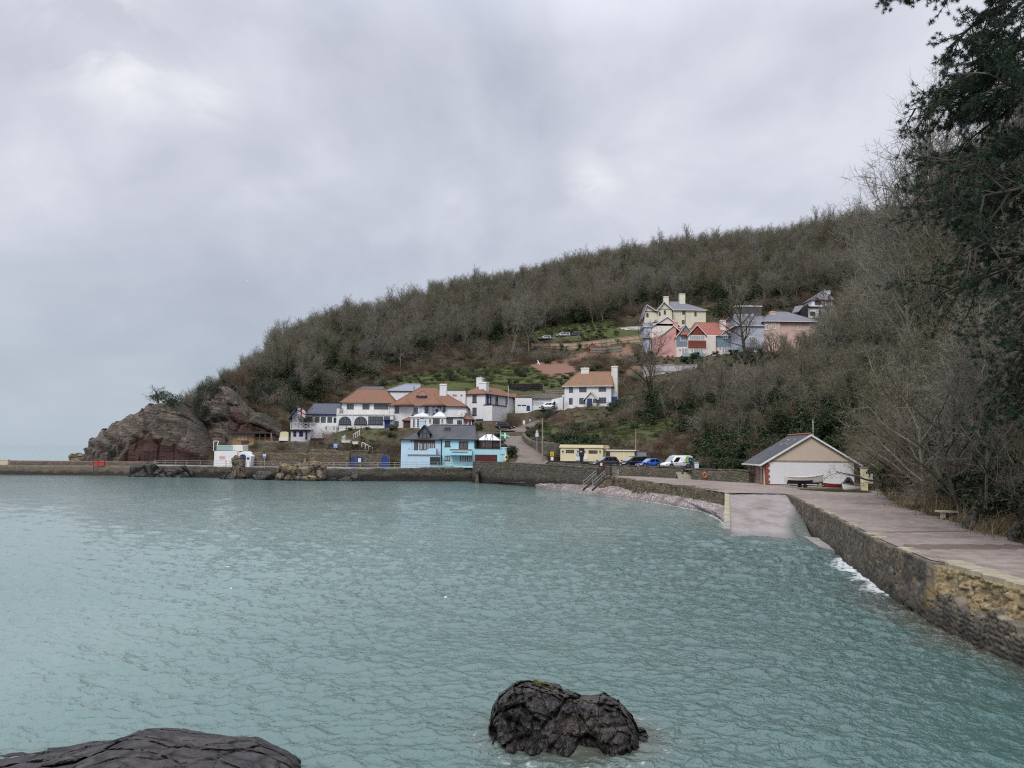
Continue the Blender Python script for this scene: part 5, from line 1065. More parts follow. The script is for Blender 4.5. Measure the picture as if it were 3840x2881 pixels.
# ---- retaining wall of the car park
CP = 3.55
def ret(name, label, lst, seed, cop=True): return stone_strip(name, label, 'wall', [(p.x, p.y, p.z-.4, P(p_[0], p_[2], p.y).z) for p_, p in [(q, PZ(q[0], q[1], q[3])) for q in lst]], .55, 'stonegrey', .5, .35, .06, .04, .02, 1, seed=seed, coping=('stonegrey', .06, .12) if cop else None, group='car park retaining walls')
ret('retaining_wall', 'stone retaining wall in front of the parked cars, between railings and steps', [(*c8(925,518), c8(0,400)[1], 2.35), (*c8(1300,530), c8(0,412)[1], 2.33), (*c8(1768,555), c8(0,430)[1], 2.3)], 11)
wa = [(P(*c8(195, 400), 128), c8(195, 350)[1]), (P(*c8(560, 450), 124), c8(560, 374)[1]), (P(*c8(915, 520), 121.), c8(915, 398)[1])]
stone_strip('retaining_wall', 'low stone car park wall in front of the cream toilet block', 'wall', [(p.x, p.y, 1.8, P(proj(p)[0], yt, p.y).z) for p, yt in wa], .55, 'stonegrey', .5, .35, .06, .04, .02, 1, seed=12, coping=('black', .05, .1), group='car park retaining walls')
ret('retaining_wall', 'stone wall with orange lifebuoy between car park steps and boathouse', [(*c8(1872,562), c8(0,443)[1], 2.28), (*c8(2212,583), c8(0,455)[1], 2.25), (*d1(330,688), d1(0,562)[1], 2.2), (*d1(466,694), d1(0,585)[1], 2.2)], 13, True)
st_ = PZ(*c8(1815, 558), 2.3); m = MB()
for i in range(4): m.box(-1.1, i*.34, -.2, 1.1, i*.34+.9, .1+i*.3)
s_ = thing('stone_steps', 'mossy stone steps through the gap in the car park wall', 'steps', (st_.x, st_.y, 2.22)); m.build('treads', M['kerb'], s_)
# car park surface
W0 = [PZ(*c8(925,518), 2.35), PZ(*c8(1300,530), 2.33), PZ(*c8(1768,555), 2.3), PZ(*c8(2212,583), 2.25), PZ(*d1(466,694), 2.2)]
M['tarmac'] = plain('old_tarmac', (.10,.095,.09), .85, .2, 0, .35, .5)
cpts = [(wa[0][0].x, wa[0][0].y+.4, CP), (wa[1][0].x, wa[1][0].y+.4, CP)]+[(p.x, p.y+.4, CP) for p in W0]
back = [(W0[-1].x+3, W0[-1].y+14, CP), (W0[2].x+4, W0[2].y+14, CP), (W0[0].x, W0[0].y+14.5, CP), (wa[0][0].x-3, wa[0][0].y+17, CP)]
bm = bmesh.new(); f = bm.faces.new([bm.verts.new(p) for p in cpts+back]); bmesh.ops.triangulate(bm, faces=[f]); bmesh.ops.recalc_face_normals(bm, faces=bm.faces)
me = bpy.data.meshes.new('car_park'); bm.to_mesh(me); bm.free(); me.materials.append(M['tarmac']); ob = bpy.data.objects.new('car_park', me); COL.objects.link(ob); struct(ob)
CPP = [(x, y) for x, y, _ in cpts+back]
# ---- road up the hill
RD = [(1960,1748,142,6.5),(*c6(985,1285),146,6.0),(*c6(975,1215),150,5.5),(*c6(880,1130),156,5.5),(*c6(770,1050),163,5.5),(*c6(710,985),169,5.5),(*c6(690,940),174,6.0),(*c6(760,895),179,5.5),(*c6(860,860),184,5.0),(*c6(960,826),188,4.5),(*c6(1080,790),192,4.),(*c6(1160,740),195,3.5)]
RP = [P(X, Y, d) for X, Y, d, w in RD]; RW = [r[3] for r in RD]
APR = [(*c6(540,905),177,6.),(*c6(640,905),177.5,6.),(*c6(740,900),178,6.)]; AP = [P(*a[:3]) for a in APR]
def ribbon(name, pts, ws, mat, dz=0., step=1.2):
    S = resample([(p.x, p.y, p.z+dz, w) for p, w in zip(pts, ws)], step)
    for _ in range(6): S[1:-1] = (S[:-2]+2*S[1:-1]+S[2:])/4
    T = np.gradient(S[:, :2], axis=0); T /= np.linalg.norm(T, axis=1)[:, None]; N = np.stack([-T[:, 1], T[:, 0]], 1); rows = []
    for g in np.linspace(-.5, .5, 7): rows.append(np.column_stack([S[:, :2]+N*(g*S[:, 3])[:, None], S[:, 2]+.03*(1-4*g*g)]))
    o = npmesh(name, np.concatenate(rows), gridfaces(7, len(S))[:, ::-1], mat); return o, S
t = NT('hill_road_surface'); o = t.pos(); n1 = t.noise(o, .3, 5); n2 = t.noise(o, 2.5, 5)
c = t.ramp(n1, [(.35, (.16,.12,.10)), (.5, (.21,.165,.14)), (.65, (.17,.15,.14))]); c = t.mix(t.ramp(n2, [(.35, .4), (.6, 0.)]), c, (.10,.08,.07)); M['road'] = t.fin(c, .8, t.bump(n2, .3, .02), .3)
ro_, RS = ribbon('hill_road', RP, RW, M['road'], .05); struct(ro_)
ra_, AS = ribbon('road_apron', AP, [7, 7, 6], M['road'], .02); struct(ra_)
# ---- beach of pale pink pebbles
WL = [PZ(X, Y, 0) for X, Y in ((1800,1808),(2000,1826),(2158,1845),(2316,1865),(2411,1877),(2520,1895),(2640,1918),(2700,1945),(2733,1985))]
FT = [Vector((W3[0][0]+.3, W3[0][1], .25)), Vector((W3[2][0], W3[2][1], .75)), Vector((W3[3][0], W3[3][1], .95)), Vector((W3[4][0], W3[4][1]+.3, 1.1)), EDGE4[5]+Vector((0,.4,-1.1)), EDGE4[4]+Vector((0,.4,-1.15)), EDGE4[3]+Vector((0,.4,-1.15)), EDGE4[1]+Vector((0,.4,-1.15)), EDGE4[0]+Vector((.2,.4,-1.2))]
a = resample([tuple(p) for p in WL], .8); b = resample([tuple(p) for p in FT], .8); n_ = 150
ia = np.linspace(0, len(a)-1, n_); ib = np.linspace(0, len(b)-1, n_)
a = np.column_stack([np.interp(ia, np.arange(len(a)), a[:, k]) for k in range(3)]); b = np.column_stack([np.interp(ib, np.arange(len(b)), b[:, k]) for k in range(3)]); rows = []
for k in range(30):
    f = -.9+1.9*k/29; p = a+(b-a)*f; zz = np.where(f < 0, f*.9, b[:, 2]*f**.8 if f > 0 else 0); p[:, 2] = zz+.10*fbm(p[:, 0]*1.2, p[:, 1]*1.2, 3, 3); rows.append(p)
t = NT('pebble_beach'); o = t.pos(); v1 = t.sep(t.voro(o, 2.6, out='Color'))[0]; ed = t.voro(o, 2.6, 'DISTANCE_TO_EDGE'); z = t.sep(o)[2]
c = t.ramp(v1, [(0., (.24,.19,.18)), (.3, (.40,.33,.32)), (.6, (.50,.43,.43)), (.85, (.32,.24,.22)), (1., (.58,.53,.52))]); c = t.mix(t.ramp(ed, [(.02, .8), (.12, 0.)]), c, (.10,.08,.075)); c = t.mix(t.ramp(z, [(.0, .65), (.35, 0.)]), c, (.13,.11,.10)); c = t.mix(t.ramp(t.noise(o, .35, 5), [(.5, 0.), (.66, .6)]), c, (.13,.10,.075))
M['pebble'] = t.fin(c, .7, t.bump(t.ramp(ed, [(0., 0.), (.3, 1.)]), .9, .12), .3)
BEACH = npmesh('beach', np.concatenate(rows), gridfaces(30, n_), M['pebble'])
bm = bmesh.new(); bm.from_mesh(BEACH.data); bmesh.ops.recalc_face_normals(bm, faces=bm.faces); bm.to_mesh(BEACH.data); bm.free(); struct(BEACH)
# ================================================================== TERRAIN
TPX = [(1000,1748,166),(1300,1752,163),(1480,1752,160),(1900,1752,152),(2000,1742,148),(2150,1668,157),(2400,1560,170),(2150,1532,206),(2350,1480,212),(2600,1600,152),(2600,1450,188),(2700,1352,232),(2500,1345,234),(2000,1312,245),(2150,1309,244),(2300,1302,244),(2400,1290,244),(2100,1283,249),(2100,1345,236),(2300,1345,235),(2060,1400,226),(2250,1385,227),(2450,1225,264),(2100,1262,255),(1950,1330,240),(1700,1405,222),(1400,1500,208),
 (1500,1612,184),(1150,1612,184),(1300,1690,172),(1080,1690,172),(1500,1690,166),(960,1452,193),(1050,1478,192),(1150,1505,194),(860,1466,196),(780,1505,196),(1230,1560,196),(1700,1590,190),(1880,1560,196),(1640,1440,212),(1800,1420,216),(2000,1420,220),(1300,1450,214),(2200,1400,222),(2060,1690,160),(2250,1640,158),(2500,1660,146),(2700,1690,140),
 (900,1440,212),(800,1500,206),(1250,1262,278),(1000,1345,238),(1500,1198,306),(1900,1098,330),(2300,1020,340),(2650,985,325),(3050,930,315),(3200,885,310),(3480,800,200),(1500,1300,250),(1900,1200,285),(2300,1120,305),(2800,1100,280),(3080,1345,213),(3060,1460,180),(2950,1450,155),(3200,1500,126),(3200,1360,190),(3200,1250,235),(3200,1040,280),(3350,1650,85),(3350,1430,92),(3350,1280,106),(3350,1180,150),(3350,980,240),
 (3500,1000,108),(3500,1250,80),(3500,1610,67),(3720,1700,51),(3800,800,98),(3800,1200,70),(3840,1900,42),(3200,1700,108),(3000,1560,130),(3085,1195,249),(2850,1290,224)]
TXY = [(22,10,2.),(24,20,2.2),(30,20,6.5),(30,30,7.),(40,20,15),(55,40,27),(33,38,7.5),(70,20,35),(80,60,42),(100,100,52),(125,150,65),(150,210,82),(130,60,66),(46,100,3.2),(44,112,4.5),(38,120,3.7),
 (-60,420,50),(0,440,72),(80,430,85),(160,380,90),(200,300,95),(-94,260,12),(-95,330,12),(-93,228,12),(-55,300,42),(-95,205,8),(-72,190,10),(-60,185,9)]
C_ = np.array([tuple(P(*p)) for p in TPX]+TXY)
def tps_fit(c, lam=60.):
    n = len(c); d = np.hypot(c[:, None, 0]-c[None, :, 0], c[:, None, 1]-c[None, :, 1]); K = np.where(d > 0, d*d*np.log(d+1e-9), 0)+lam*np.eye(n)
    Pm = np.column_stack([np.ones(n), c[:, :2]]); A = np.block([[K, Pm], [Pm.T, np.zeros((3, 3))]]); w = np.linalg.solve(A, np.concatenate([c[:, 2], np.zeros(3)])); return w
TW = tps_fit(C_)
def tps(x, y):
    s = TW[-3]+TW[-2]*x+TW[-1]*y
    for i in range(len(C_)):
        d2 = (x-C_[i, 0])**2+(y-C_[i, 1])**2; s = s+TW[i]*.5*d2*np.log(d2+1e-9)
    return s
def inside(px, py, poly):
    r = np.zeros(px.shape, bool); n = len(poly)
    for i in range(n):
        x0, y0 = poly[i]; x1, y1 = poly[(i+1) % n]
        c = ((y0 > py) != (y1 > py)) & (px < (x1-x0)*(py-y0)/(y1-y0+1e-12)+x0); r ^= c
    return r
def segdist(px, py, pts):
    best = np.full(px.shape, 1e9); tz = np.zeros(px.shape); tw = np.zeros(px.shape)
    for a, b in zip(pts[:-1], pts[1:]):
        dx, dy = b[0]-a[0], b[1]-a[1]; l2 = dx*dx+dy*dy+1e-9; u = np.clip(((px-a[0])*dx+(py-a[1])*dy)/l2, 0, 1); d = np.hypot(px-a[0]-u*dx, py-a[1]-u*dy)
        m = d < best; best = np.where(m, d, best)
        if len(a) > 2: tz = np.where(m, a[2]+(b[2]-a[2])*u, tz)
        if len(a) > 3: tw = np.where(m, a[3]+(b[3]-a[3])*u, tw)
    return best, tz, tw
def sst(x): x = np.clip(x, 0, 1); return x*x*(3-2*x)
GX0, GX1, GY0, GY1, GS = -112., 206., 10., 446., 2.0
gx = np.arange(GX0, GX1+.1, GS); gy = np.arange(GY0, GY1+.1, GS); XX, YY = np.meshgrid(gx, gy)
ZZ = tps(XX, YY)+1.1*fbm(XX/17, YY/17, 2, 4)+.35*fbm(XX/4, YY/4, 8, 3)
for p0, p1, hw, z in PADS:
    d, _, _ = segdist(XX, YY, [(p0.x, p0.y), (p1.x, p1.y)]); k = 1-sst((d-hw-.3)/5.); ZZ = ZZ*(1-k)+(z-.1)*k
for SS in (RS, AS):
    d, rz, rw = segdist(XX, YY, [tuple(s) for s in SS]); k = 1-sst((d-rw/2-.8)/3.5); ZZ = ZZ*(1-k)+(rz-.22)*k
qd, qz, _ = segdist(XX, YY, [(p.x, p.y+4, p.z) for p in QI]); ZZ = np.where((qd < 4.5), np.minimum(ZZ, qz-.3), ZZ)
ZZ = np.where(inside(XX, YY, PROM), np.minimum(ZZ, ZP-.35), ZZ); ZZ = np.where(inside(XX, YY, CPP), np.minimum(ZZ, CP-.3), ZZ)
bd_, _, _ = segdist(XX, YY, [(p.x+1, p.y) for p in bank]); ZZ = np.where((bd_ < 2.5), np.minimum(ZZ, ZP+.2+bd_*.6), ZZ)
LAND = [(p[0]+1.3, p[1]) for p in NEAR[::-1]] + [(p.x, p.y+1.3) for p in EDGE4] + [(x+.3, y+1.4) for x, y, _, _ in W3[::-1]] + [(x, y+1.6) for x, y, _, _ in QW[::-1]] + [(-99, 168), (-105, 200), (-108, 240), (-108, 446), (206, 446), (206, 10)]
ins = inside(XX, YY, LAND); ZZ = np.where(ins, ZZ, -3.)
def ground(x, y):
    fx = (np.asarray(x)-GX0)/GS; fy = (np.asarray(y)-GY0)/GS; ix = np.clip(np.floor(fx).astype(int), 0, len(gx)-2); iy = np.clip(np.floor(fy).astype(int), 0, len(gy)-2); fx = np.clip(fx-ix, 0, 1); fy = np.clip(fy-iy, 0, 1)
    return (ZZ[iy, ix]*(1-fx)+ZZ[iy, ix+1]*fx)*(1-fy)+(ZZ[iy+1, ix]*(1-fx)+ZZ[iy+1, ix+1]*fx)*fy
t = NT('hillside_ground'); o = t.pos(); n1 = t.noise(o, .12, 6, .6); n2 = t.noise(o, .9, 5); n3 = t.noise(o, 4, 4); g = t.attr('green'); so = t.attr('soil')
c = t.ramp(n2, [(.3, (.055,.042,.03)), (.5, (.085,.066,.045)), (.7, (.12,.095,.062))]); c = t.mix(t.ramp(n1, [(.45, 0.), (.62, .7)]), c, (.05,.06,.028))
gg = t.math('ADD', g, t.math('MULTIPLY', t.math('SUBTRACT', n2, .5), .9)); c = t.mix(t.ramp(gg, [(.35, 0.), (.6, 1.)]), c, t.mix(n3, (.06,.075,.03), (.115,.135,.055)))
ss = t.math('ADD', so, t.math('MULTIPLY', t.math('SUBTRACT', n2, .5), .7)); c = t.mix(t.ramp(ss, [(.4, 0.), (.55, 1.)]), c, t.mix(n3, (.165,.095,.07), (.28,.17,.13)))
M['ground'] = t.fin(c, .95, t.bump(t.math('ADD', n2, n3), .6, .25), .1)
keep = (np.maximum.reduce([ZZ[:-1, :-1], ZZ[1:, :-1], ZZ[:-1, 1:], ZZ[1:, 1:]]) > -2.9).ravel()
TER = npmesh('hillside', np.column_stack([XX.ravel(), YY.ravel(), ZZ.ravel()]), gridfaces(*XX.shape)[keep], M['ground']); struct(TER)
GREEN = [(a, b, c_, d_, e_*.78) for a, b, c_, d_, e_ in [(1750,1435,214,16,.9),(1880,1440,215,12,1.),(2080,1430,221,10,.8),(2180,1250,262,14,1.),(2000,1262,256,10,.7),(2280,1640,160,10,.62),(2180,1570,182,8,.6),(2440,1620,156,9,.8),(1420,1640,176,5,.6),(2080,1600,176,9,.7),(1480,1440,212,14,.5),(2350,1430,205,9,.6),(1250,1660,172,6,.5),(3150,1330,200,10,.7),(2330,1225,262,10,.8)]]
SOIL = [(2060,1382,229,6.0,1.0),(2110,1400,226,4,.8),(2150,1345,236,3.5,.8),(2375,1370,226,5,.7),(2340,1330,238,5,.8),(1960,1270,250,3,.6),(2420,1420,212,4,.7),(980,1640,178,8,.6),(2210,1335,238,4,.6)]
def blob(lst):
    s = np.zeros(XX.shape)
    for X, Y, d, r, k in lst: p = P(X, Y, d); s += k*np.exp(-((XX-p.x)**2+(YY-p.y)**2)/(r*r))
    return s
GR = blob(GREEN); SO = blob(SOIL); attr(TER, 'green', np.clip(GR, 0, 1.2).ravel()); attr(TER, 'soil', np.clip(SO, 0, 1.2).ravel())
# ================================================================== SEA
na, H = 860, CAMZ
ks = np.concatenate([np.linspace(620, 16.5, 1250)]); rr_ = H*788/ks; rr_ = np.concatenate([rr_, rr_[-1]*1.28**np.arange(1, 20)])
th = np.linspace(R(-46), R(46), na); RR, TH = np.meshgrid(rr_, th, indexing='ij'); X = RR*np.sin(TH); Y = RR*np.cos(TH)
dr = np.gradient(rr_)[:, None]; Z = np.zeros(X.shape); rs = np.random.default_rng(3)
DX = np.zeros(X.shape); DY = np.zeros(X.shape)
act = slice(0, 1254)
Xa, Ya, da = X[act], Y[act], np.maximum(dr[act], RR[act]*(th[1]-th[0])); Za = np.zeros(Xa.shape); patch = .8+1.0*fbm(Xa/16, Ya/24, 77, 3)+.3*np.clip((Xa+8)/30, -1, 1); patch = np.clip(patch, .25, 1.7)
warps = [1.2*fbm(Xa/9, Ya/9, j_, 2) for j_ in range(6)]
for i in range(72):
    lam = .26*(11.)**(i/71)*rs.uniform(.9, 1.1); a_ = R(248)+rs.normal()*(.85 if lam < 1.3 else .5); k = 2*math.pi/lam; sl = .054*(1.0 if lam < .8 else (.62 if lam < 1.3 else .34)); amp = sl/k; ph = rs.uniform(0, 6.28)
    w = np.clip((lam/da-1.3)/1.6, 0, 1); arg = k*(Xa*math.cos(a_)+Ya*math.sin(a_))+ph+warps[i % 6]; Za += w*amp*np.cos(arg)*(patch if lam < 3 else 1); 
    DX[act] -= w*amp*.9*math.cos(a_)*np.sin(arg); DY[act] -= w*amp*.9*math.sin(a_)*np.sin(arg)
Z[act] = Za
nearpts = [(p[0], p[1]) for p in NEAR]; dn, _, _ = segdist(X, Y, nearpts); ROCK1 = P(2120, 2760, 17.2); ROCK2 = P(300, 2870, 14.2)
def win_(a, lo, hi, s): return sst((a-lo)/s)*(1-sst((a-hi)/s))
foam = np.zeros(X.shape); nz1 = fbm(X/1.3, Y/1.3, 5, 4); nz2 = fbm(X/.35, Y/.35, 6, 3)
foam += np.clip(1-dn/(1.5+1.3*nz1), 0, 1)*win_(Y, 32., 45., 4)*1.25+np.clip(1-dn/(.5+.5*nz1), 0, 1)*.35*win_(Y, 20, 30, 3)
dw, _, _ = segdist(X, Y, [(p.x, p.y) for p in WL]); foam += np.clip(1-dw/(1.3+1.2*nz1), 0, 1)*.8
dt_, _, _ = segdist(X, Y, [(B0.x, B0.y), (B1.x, B1.y)]); foam += np.clip(1-dt_/(.6+.8*nz1), 0, 1)*.55
r1 = np.hypot((X-ROCK1.x-.2)/1.25, Y-ROCK1.y); foam += np.clip(1-abs(r1-1.7)/(.45+.6*nz1), 0, 1)*.42; r2_ = np.hypot((X-ROCK2.x)/1.9, Y-ROCK2.y); foam += np.clip(1-abs(r2_-1.9)/(.4+.5*nz1), 0, 1)*.36
foam += np.clip(nz2-.52, 0, 1)*1.2*np.clip(1-dn/9, 0, 1)*(Y < 60)
shal = np.clip(1-dn/(2.6+1.8*nz1), 0, 1)*np.where(Y < 62, 1, 0)*np.clip((40-Y)/12+.25, .2, 1) + np.clip(1-(r1-1.1)/(1.3+.9*nz1), 0, 1)*.75 + np.clip(1-(np.hypot((X-ROCK2.x)/1.9, Y-ROCK2.y)-1.6)/1.1, 0, 1)*.5+np.clip(1-dw/4., 0, 1)*.5
hill_reflection = np.clip(1-(dn-1)/27, 0, 1)**.8*np.clip((78-Y)/30, 0, 1)  # near-wall mask: dark reflection of the hill put into the water colour
t = NT('sea_water'); o = t.pos(); f = t.attr('foam'); sh = t.attr('shallow')
nb = t.noise(t.mapping(o, (1, .75, 1), (0, 0, .35)), 4.6, 3, .55, .4); nb2 = t.noise(t.mapping(o, (1, .7, 1), (0, 0, -.2)), 11., 2); nl = t.noise(o, .045, 4)
c = t.mix(t.ramp(nl, [(.35, 0.), (.65, 1.)]), (.145,.232,.215), (.19,.275,.252)); c = t.mix(t.math('MULTIPLY', t.attr('hill_reflection'), .95), c, (.028,.080,.072)); c = t.mix(t.ramp(sh, [(.05, 0.), (.9, .8)]), c, (.085,.07,.045))
lace = t.voro(t.mix(.25, o, t.noise(o, 2.5, 3, out='Color')), 2.6, 'DISTANCE_TO_EDGE'); fm = t.ramp(t.math('SUBTRACT', t.math('ADD', f, t.math('MULTIPLY', t.math('SUBTRACT', t.noise(o, 4, 6, .7), .5), 1.3)), t.math('MULTIPLY', lace, .9)), [(.36, 0.), (.8, .9)]); c = t.mix(fm, c, (.72,.76,.76))
h = t.math('ADD', nb, t.math('MULTIPLY', nb2, .35)); t_spec = .5
t.fin(c, t.mix(fm, (.045,)*3, (.6,)*3), t.bump(h, .7, .11), t_spec); t.bsdf.inputs['IOR'].default_value = 1.62; t.set(t.bsdf.inputs['Specular IOR Level'], t.ramp(t.attr('far'), [(0., .5), (1., .10)])); c = None; M['sea'] = t.m
SEA = npmesh('sea', np.column_stack([(X+DX).ravel(), (Y+DY).ravel(), Z.ravel()]), gridfaces(*X.shape)[:, ::-1], M['sea']); attr(SEA, 'foam', np.clip(foam, 0, 1.3).ravel()); attr(SEA, 'far', np.clip((RR-230)/500, 0, 1).ravel()); attr(SEA, 'hill_reflection', hill_reflection.ravel()); attr(SEA, 'shallow', np.clip(shal, 0, 1).ravel()); struct(SEA)
V_ = SEA.data.polygons[0].normal
if V_.z < 0: SEA.data.flip_normals()
# ================================================================== SKY
W = bpy.data.worlds.new('World'); scene.world = W; W.use_nodes = True; nt = W.node_tree; bg = nt.nodes['Background']
class WN(NT):
    def __init__(s): s.t = nt; s.co = None
w = WN(); dirv = w.coord('Generated'); sx = w.sep(dirv)
SUN_EL, SUN_AZ = 48., 205.     # sun behind thin cloud, behind the camera to the left
sky = w.n('ShaderNodeTexSky'); sky.sky_type = 'NISHITA'; sky.sun_disc = False; sky.sun_elevation = R(SUN_EL); sky.sun_rotation = R(SUN_AZ); sky.air_density = 1.; sky.dust_density = 3.
skyc = w.mix(1., sky.outputs[0], (.10,.10,.10), 'MULTIPLY')
zc = w.math('ADD', w.math('MAXIMUM', sx[2], 0.), .5); comb = w.n('ShaderNodeCombineXYZ'); w.set(comb.inputs[0], w.math('DIVIDE', sx[0], zc)); w.set(comb.inputs[1], w.math('DIVIDE', sx[1], zc)); comb.inputs[2].default_value = .37
uv = comb.outputs[0]
n1 = w.noise(w.mapping(uv, (1, .9, 1), (0, 0, .6)), 1.7, 7, .55, .5); n2 = w.noise(w.mapping(uv, (1, 1, 1), (0, 0, -.4)), 4.2, 5, .5, .3)
nn = w.math('ADD', w.math('MULTIPLY', n1, .68), w.math('MULTIPLY', n2, .32))
cl = w.ramp(nn, [(.36, (.48,.505,.60)), (.45, (.555,.58,.68)), (.53, (.64,.665,.76)), (.62, (.76,.785,.865))])
br = None
def dirn_(X, Y): v = ray(X, Y); return v.normalized()
for X_, Y_, k, amp in ((400,110,170.,.52),(500,290,330.,.55),(760,330,420.,.6),(640,430,160.,.2),(330,10,120.,.4),(2215,690,520.,.7),(2420,800,160.,.2),(150,620,40.,.2),(1250,20,50,.12)):
    d = w.n('ShaderNodeVectorMath', operation='DOT_PRODUCT'); w.set(d.inputs[0], dirv); d.inputs[1].default_value = dirn_(X_, Y_)
    g = w.math('MULTIPLY', w.math('POWER', w.math('MAXIMUM', d.outputs['Value'], 0.), k*3.2), amp); br = g if br is None else w.math('ADD', br, g)
bm_ = w.math('MULTIPLY', br, w.ramp(w.noise(w.mapping(uv, (1, 1, 1)), 5.5, 6, .6, .5), [(.38, .15), (.62, 1.25)]), True)
cl = w.mix(bm_, cl, (.90,.91,.955))
low = w.ramp(sx[2], [(0., 1.), (.26, 0.)]); cl = w.mix(w.math('MULTIPLY', low, .82), cl, (.425,.52,.60))
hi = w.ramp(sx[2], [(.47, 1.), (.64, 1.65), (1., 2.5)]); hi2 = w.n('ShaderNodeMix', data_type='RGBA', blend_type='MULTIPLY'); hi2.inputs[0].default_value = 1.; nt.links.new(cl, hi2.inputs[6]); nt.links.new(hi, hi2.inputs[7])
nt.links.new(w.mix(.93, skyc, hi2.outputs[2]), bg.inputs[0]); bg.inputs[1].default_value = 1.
sd = bpy.data.lights.new('sun', 'SUN'); sd.energy = 2.0; sd.angle = R(24); sd.color = (1., .97, .93); so_ = bpy.data.objects.new('sun', sd); COL.objects.link(so_)
ae, aa = R(SUN_EL), R(SUN_AZ); sv = Vector((math.sin(aa)*math.cos(ae), math.cos(aa)*math.cos(ae), math.sin(ae))); so_.rotation_euler = sv.to_track_quat('Z', 'Y').to_euler()
# ================================================================== CAMERA
cd = bpy.data.cameras.new('camera'); cam = bpy.data.objects.new('camera', cd); COL.objects.link(cam); cd.sensor_width = 36.; cd.lens = 36*FP/3840; cd.clip_end = 60000; cd.clip_start = .1
cam.matrix_world = Matrix(((_r.x, _u.x, -_f.x, 0), (_r.y, _u.y, -_f.y, 0), (_r.z, _u.z, -_f.z, CAMZ), (0, 0, 0, 1))); scene.camera = cam
scene.view_settings.view_transform = 'Standard'; scene.view_settings.look = 'None'; scene.view_settings.exposure = 0.; scene.view_settings.gamma = 1.
scene.cycles.max_bounces = 5; scene.cycles.diffuse_bounces = 2; scene.cycles.glossy_bounces = 2; scene.cycles.caustics_reflective = False; scene.cycles.caustics_refractive = False
scene.cycles.use_denoising = False; scene.cycles.filter_width = 1.15; scene.cycles.sample_clamp_indirect = 6.
# ================================================================== ROCKS, HEADLAND, CLIFF
def nz3(p, s, seed=0, oct=4, typ='ridge'):
    v = Vector((p[0]*s+seed*13.1, p[1]*s-seed*7.7, p[2]*s+seed*3.3))
    if typ == 'ridge': return noise.ridged_multi_fractal(v, .9, 2.1, oct, 1., 2.)
    if typ == 'hetero': return noise.fractal(v, .9, 2.1, oct)
    return noise.noise(v)
def facet(p, s, seed):
    d, pts = noise.voronoi(Vector((p[0]*s+seed*5.1, p[1]*s+seed*2.7, p[2]*s*1.3)))
    c = pts[0]; return (noise.cell(c*7.3)), d[1]-d[0]
def rock_mat(name, cols, crack=(.012,.011,.011), scale=1., moss=None, low=None, strata=(1, 1, 2.2), srot=(0.3, .25, 0), rough=.75, soil=None, bd=.08, crackw=.06, crackmix=.9):
    t = NT(name); o = t.pos(); m = t.mapping(o, strata, srot); n1 = t.noise(m, .6*scale, 7, .62, .5); n2 = t.noise(m, 3.2*scale, 6, .6, .3); n3 = t.noise(o, 13*scale, 4)
    e1 = t.voro(t.mix(.18, m, t.noise(o, 1.5*scale, 3, out='Color')), .75*scale, 'DISTANCE_TO_EDGE')
    c = t.ramp(n1, [(.28+.44*i/(len(cols)-1), k) for i, k in enumerate(cols)]); c = t.mix(t.ramp(n2, [(.4, 0.), (.65, .6)]), c, sc(cols[0], .55)); c = t.mix(t.ramp(n3, [(.5, 0.), (.75, .4)]), c, sc(cols[-1], 1.3))
    if soil: c = t.mix(t.ramp(t.math('ADD', t.attr('soil'), t.math('MULTIPLY', t.math('SUBTRACT', n1, .5), 1.0)), [(.4, 0.), (.55, 1.)]), c, t.mix(n2, soil[0], soil[1]))
    c = t.mix(t.ramp(e1, [(0., crackmix), (crackw, 0.)]), c, crack)
    nz = t.sep(t.n('ShaderNodeNewGeometry').outputs['Normal'])[2]
    if moss:
        c = t.mix(t.math('MULTIPLY', t.ramp(nz, [(moss[2], 0.), (moss[2]+.25, 1.)]), t.ramp(t.noise(o, moss[1], 6), [(.42, 0.), (.58, 1.)])), c, moss[0])
    if low: c = t.mix(t.ramp(t.math('ADD', t.sep(o)[2], t.math('MULTIPLY', n1, low[2])), [(low[0], 1.), (low[1], 0.)]), c, low[3])
    h = t.math('ADD', t.math('MULTIPLY', n2, .8), t.math('ADD', t.math('MULTIPLY', n3, .3), t.ramp(e1, [(0., 0.), (crackw*2.2, .75*crackmix)])))
    return t.fin(c, rough, t.bump(h, .85, bd), .35)
M['rockdark'] = rock_mat('dark_wet_rock', [(.017,.017,.019), (.045,.040,.037), (.125,.10,.076)], scale=1.5, low=(.12, .42, .3, (.016,.014,.012)), rough=.36, bd=.08, srot=(.5, .5, 0))
M['rockgrey'] = rock_mat('grey_jointed_rock', [(.03,.027,.028), (.058,.051,.051), (.095,.083,.081)], scale=1.4, strata=(1, 1.6, 3.), srot=(.1, -.12, .3), rough=.55, bd=.06, low=(.05, .3, .2, (.02,.018,.017)), crackw=.10)
M['rockshore'] = rock_mat('shore_rock', [(.10,.075,.058), (.19,.145,.11), (.28,.23,.18)], scale=.55, moss=((.27,.21,.055), .8, .55), low=(.7, 1.3, .8, (.020,.018,.017)), bd=.2)
M['rockcliff'] = rock_mat('grey_buff_cliff', [(.075,.065,.055), (.145,.118,.10), (.27,.205,.165)], scale=.28, strata=(1, 1, 2.8), srot=(.2, .4, 0), moss=((.045,.05,.024), .16, .38), soil=((.04,.022,.019), (.10,.05,.04)), bd=.6, crackw=.012, crack=(.04,.035,.03), crackmix=.25)
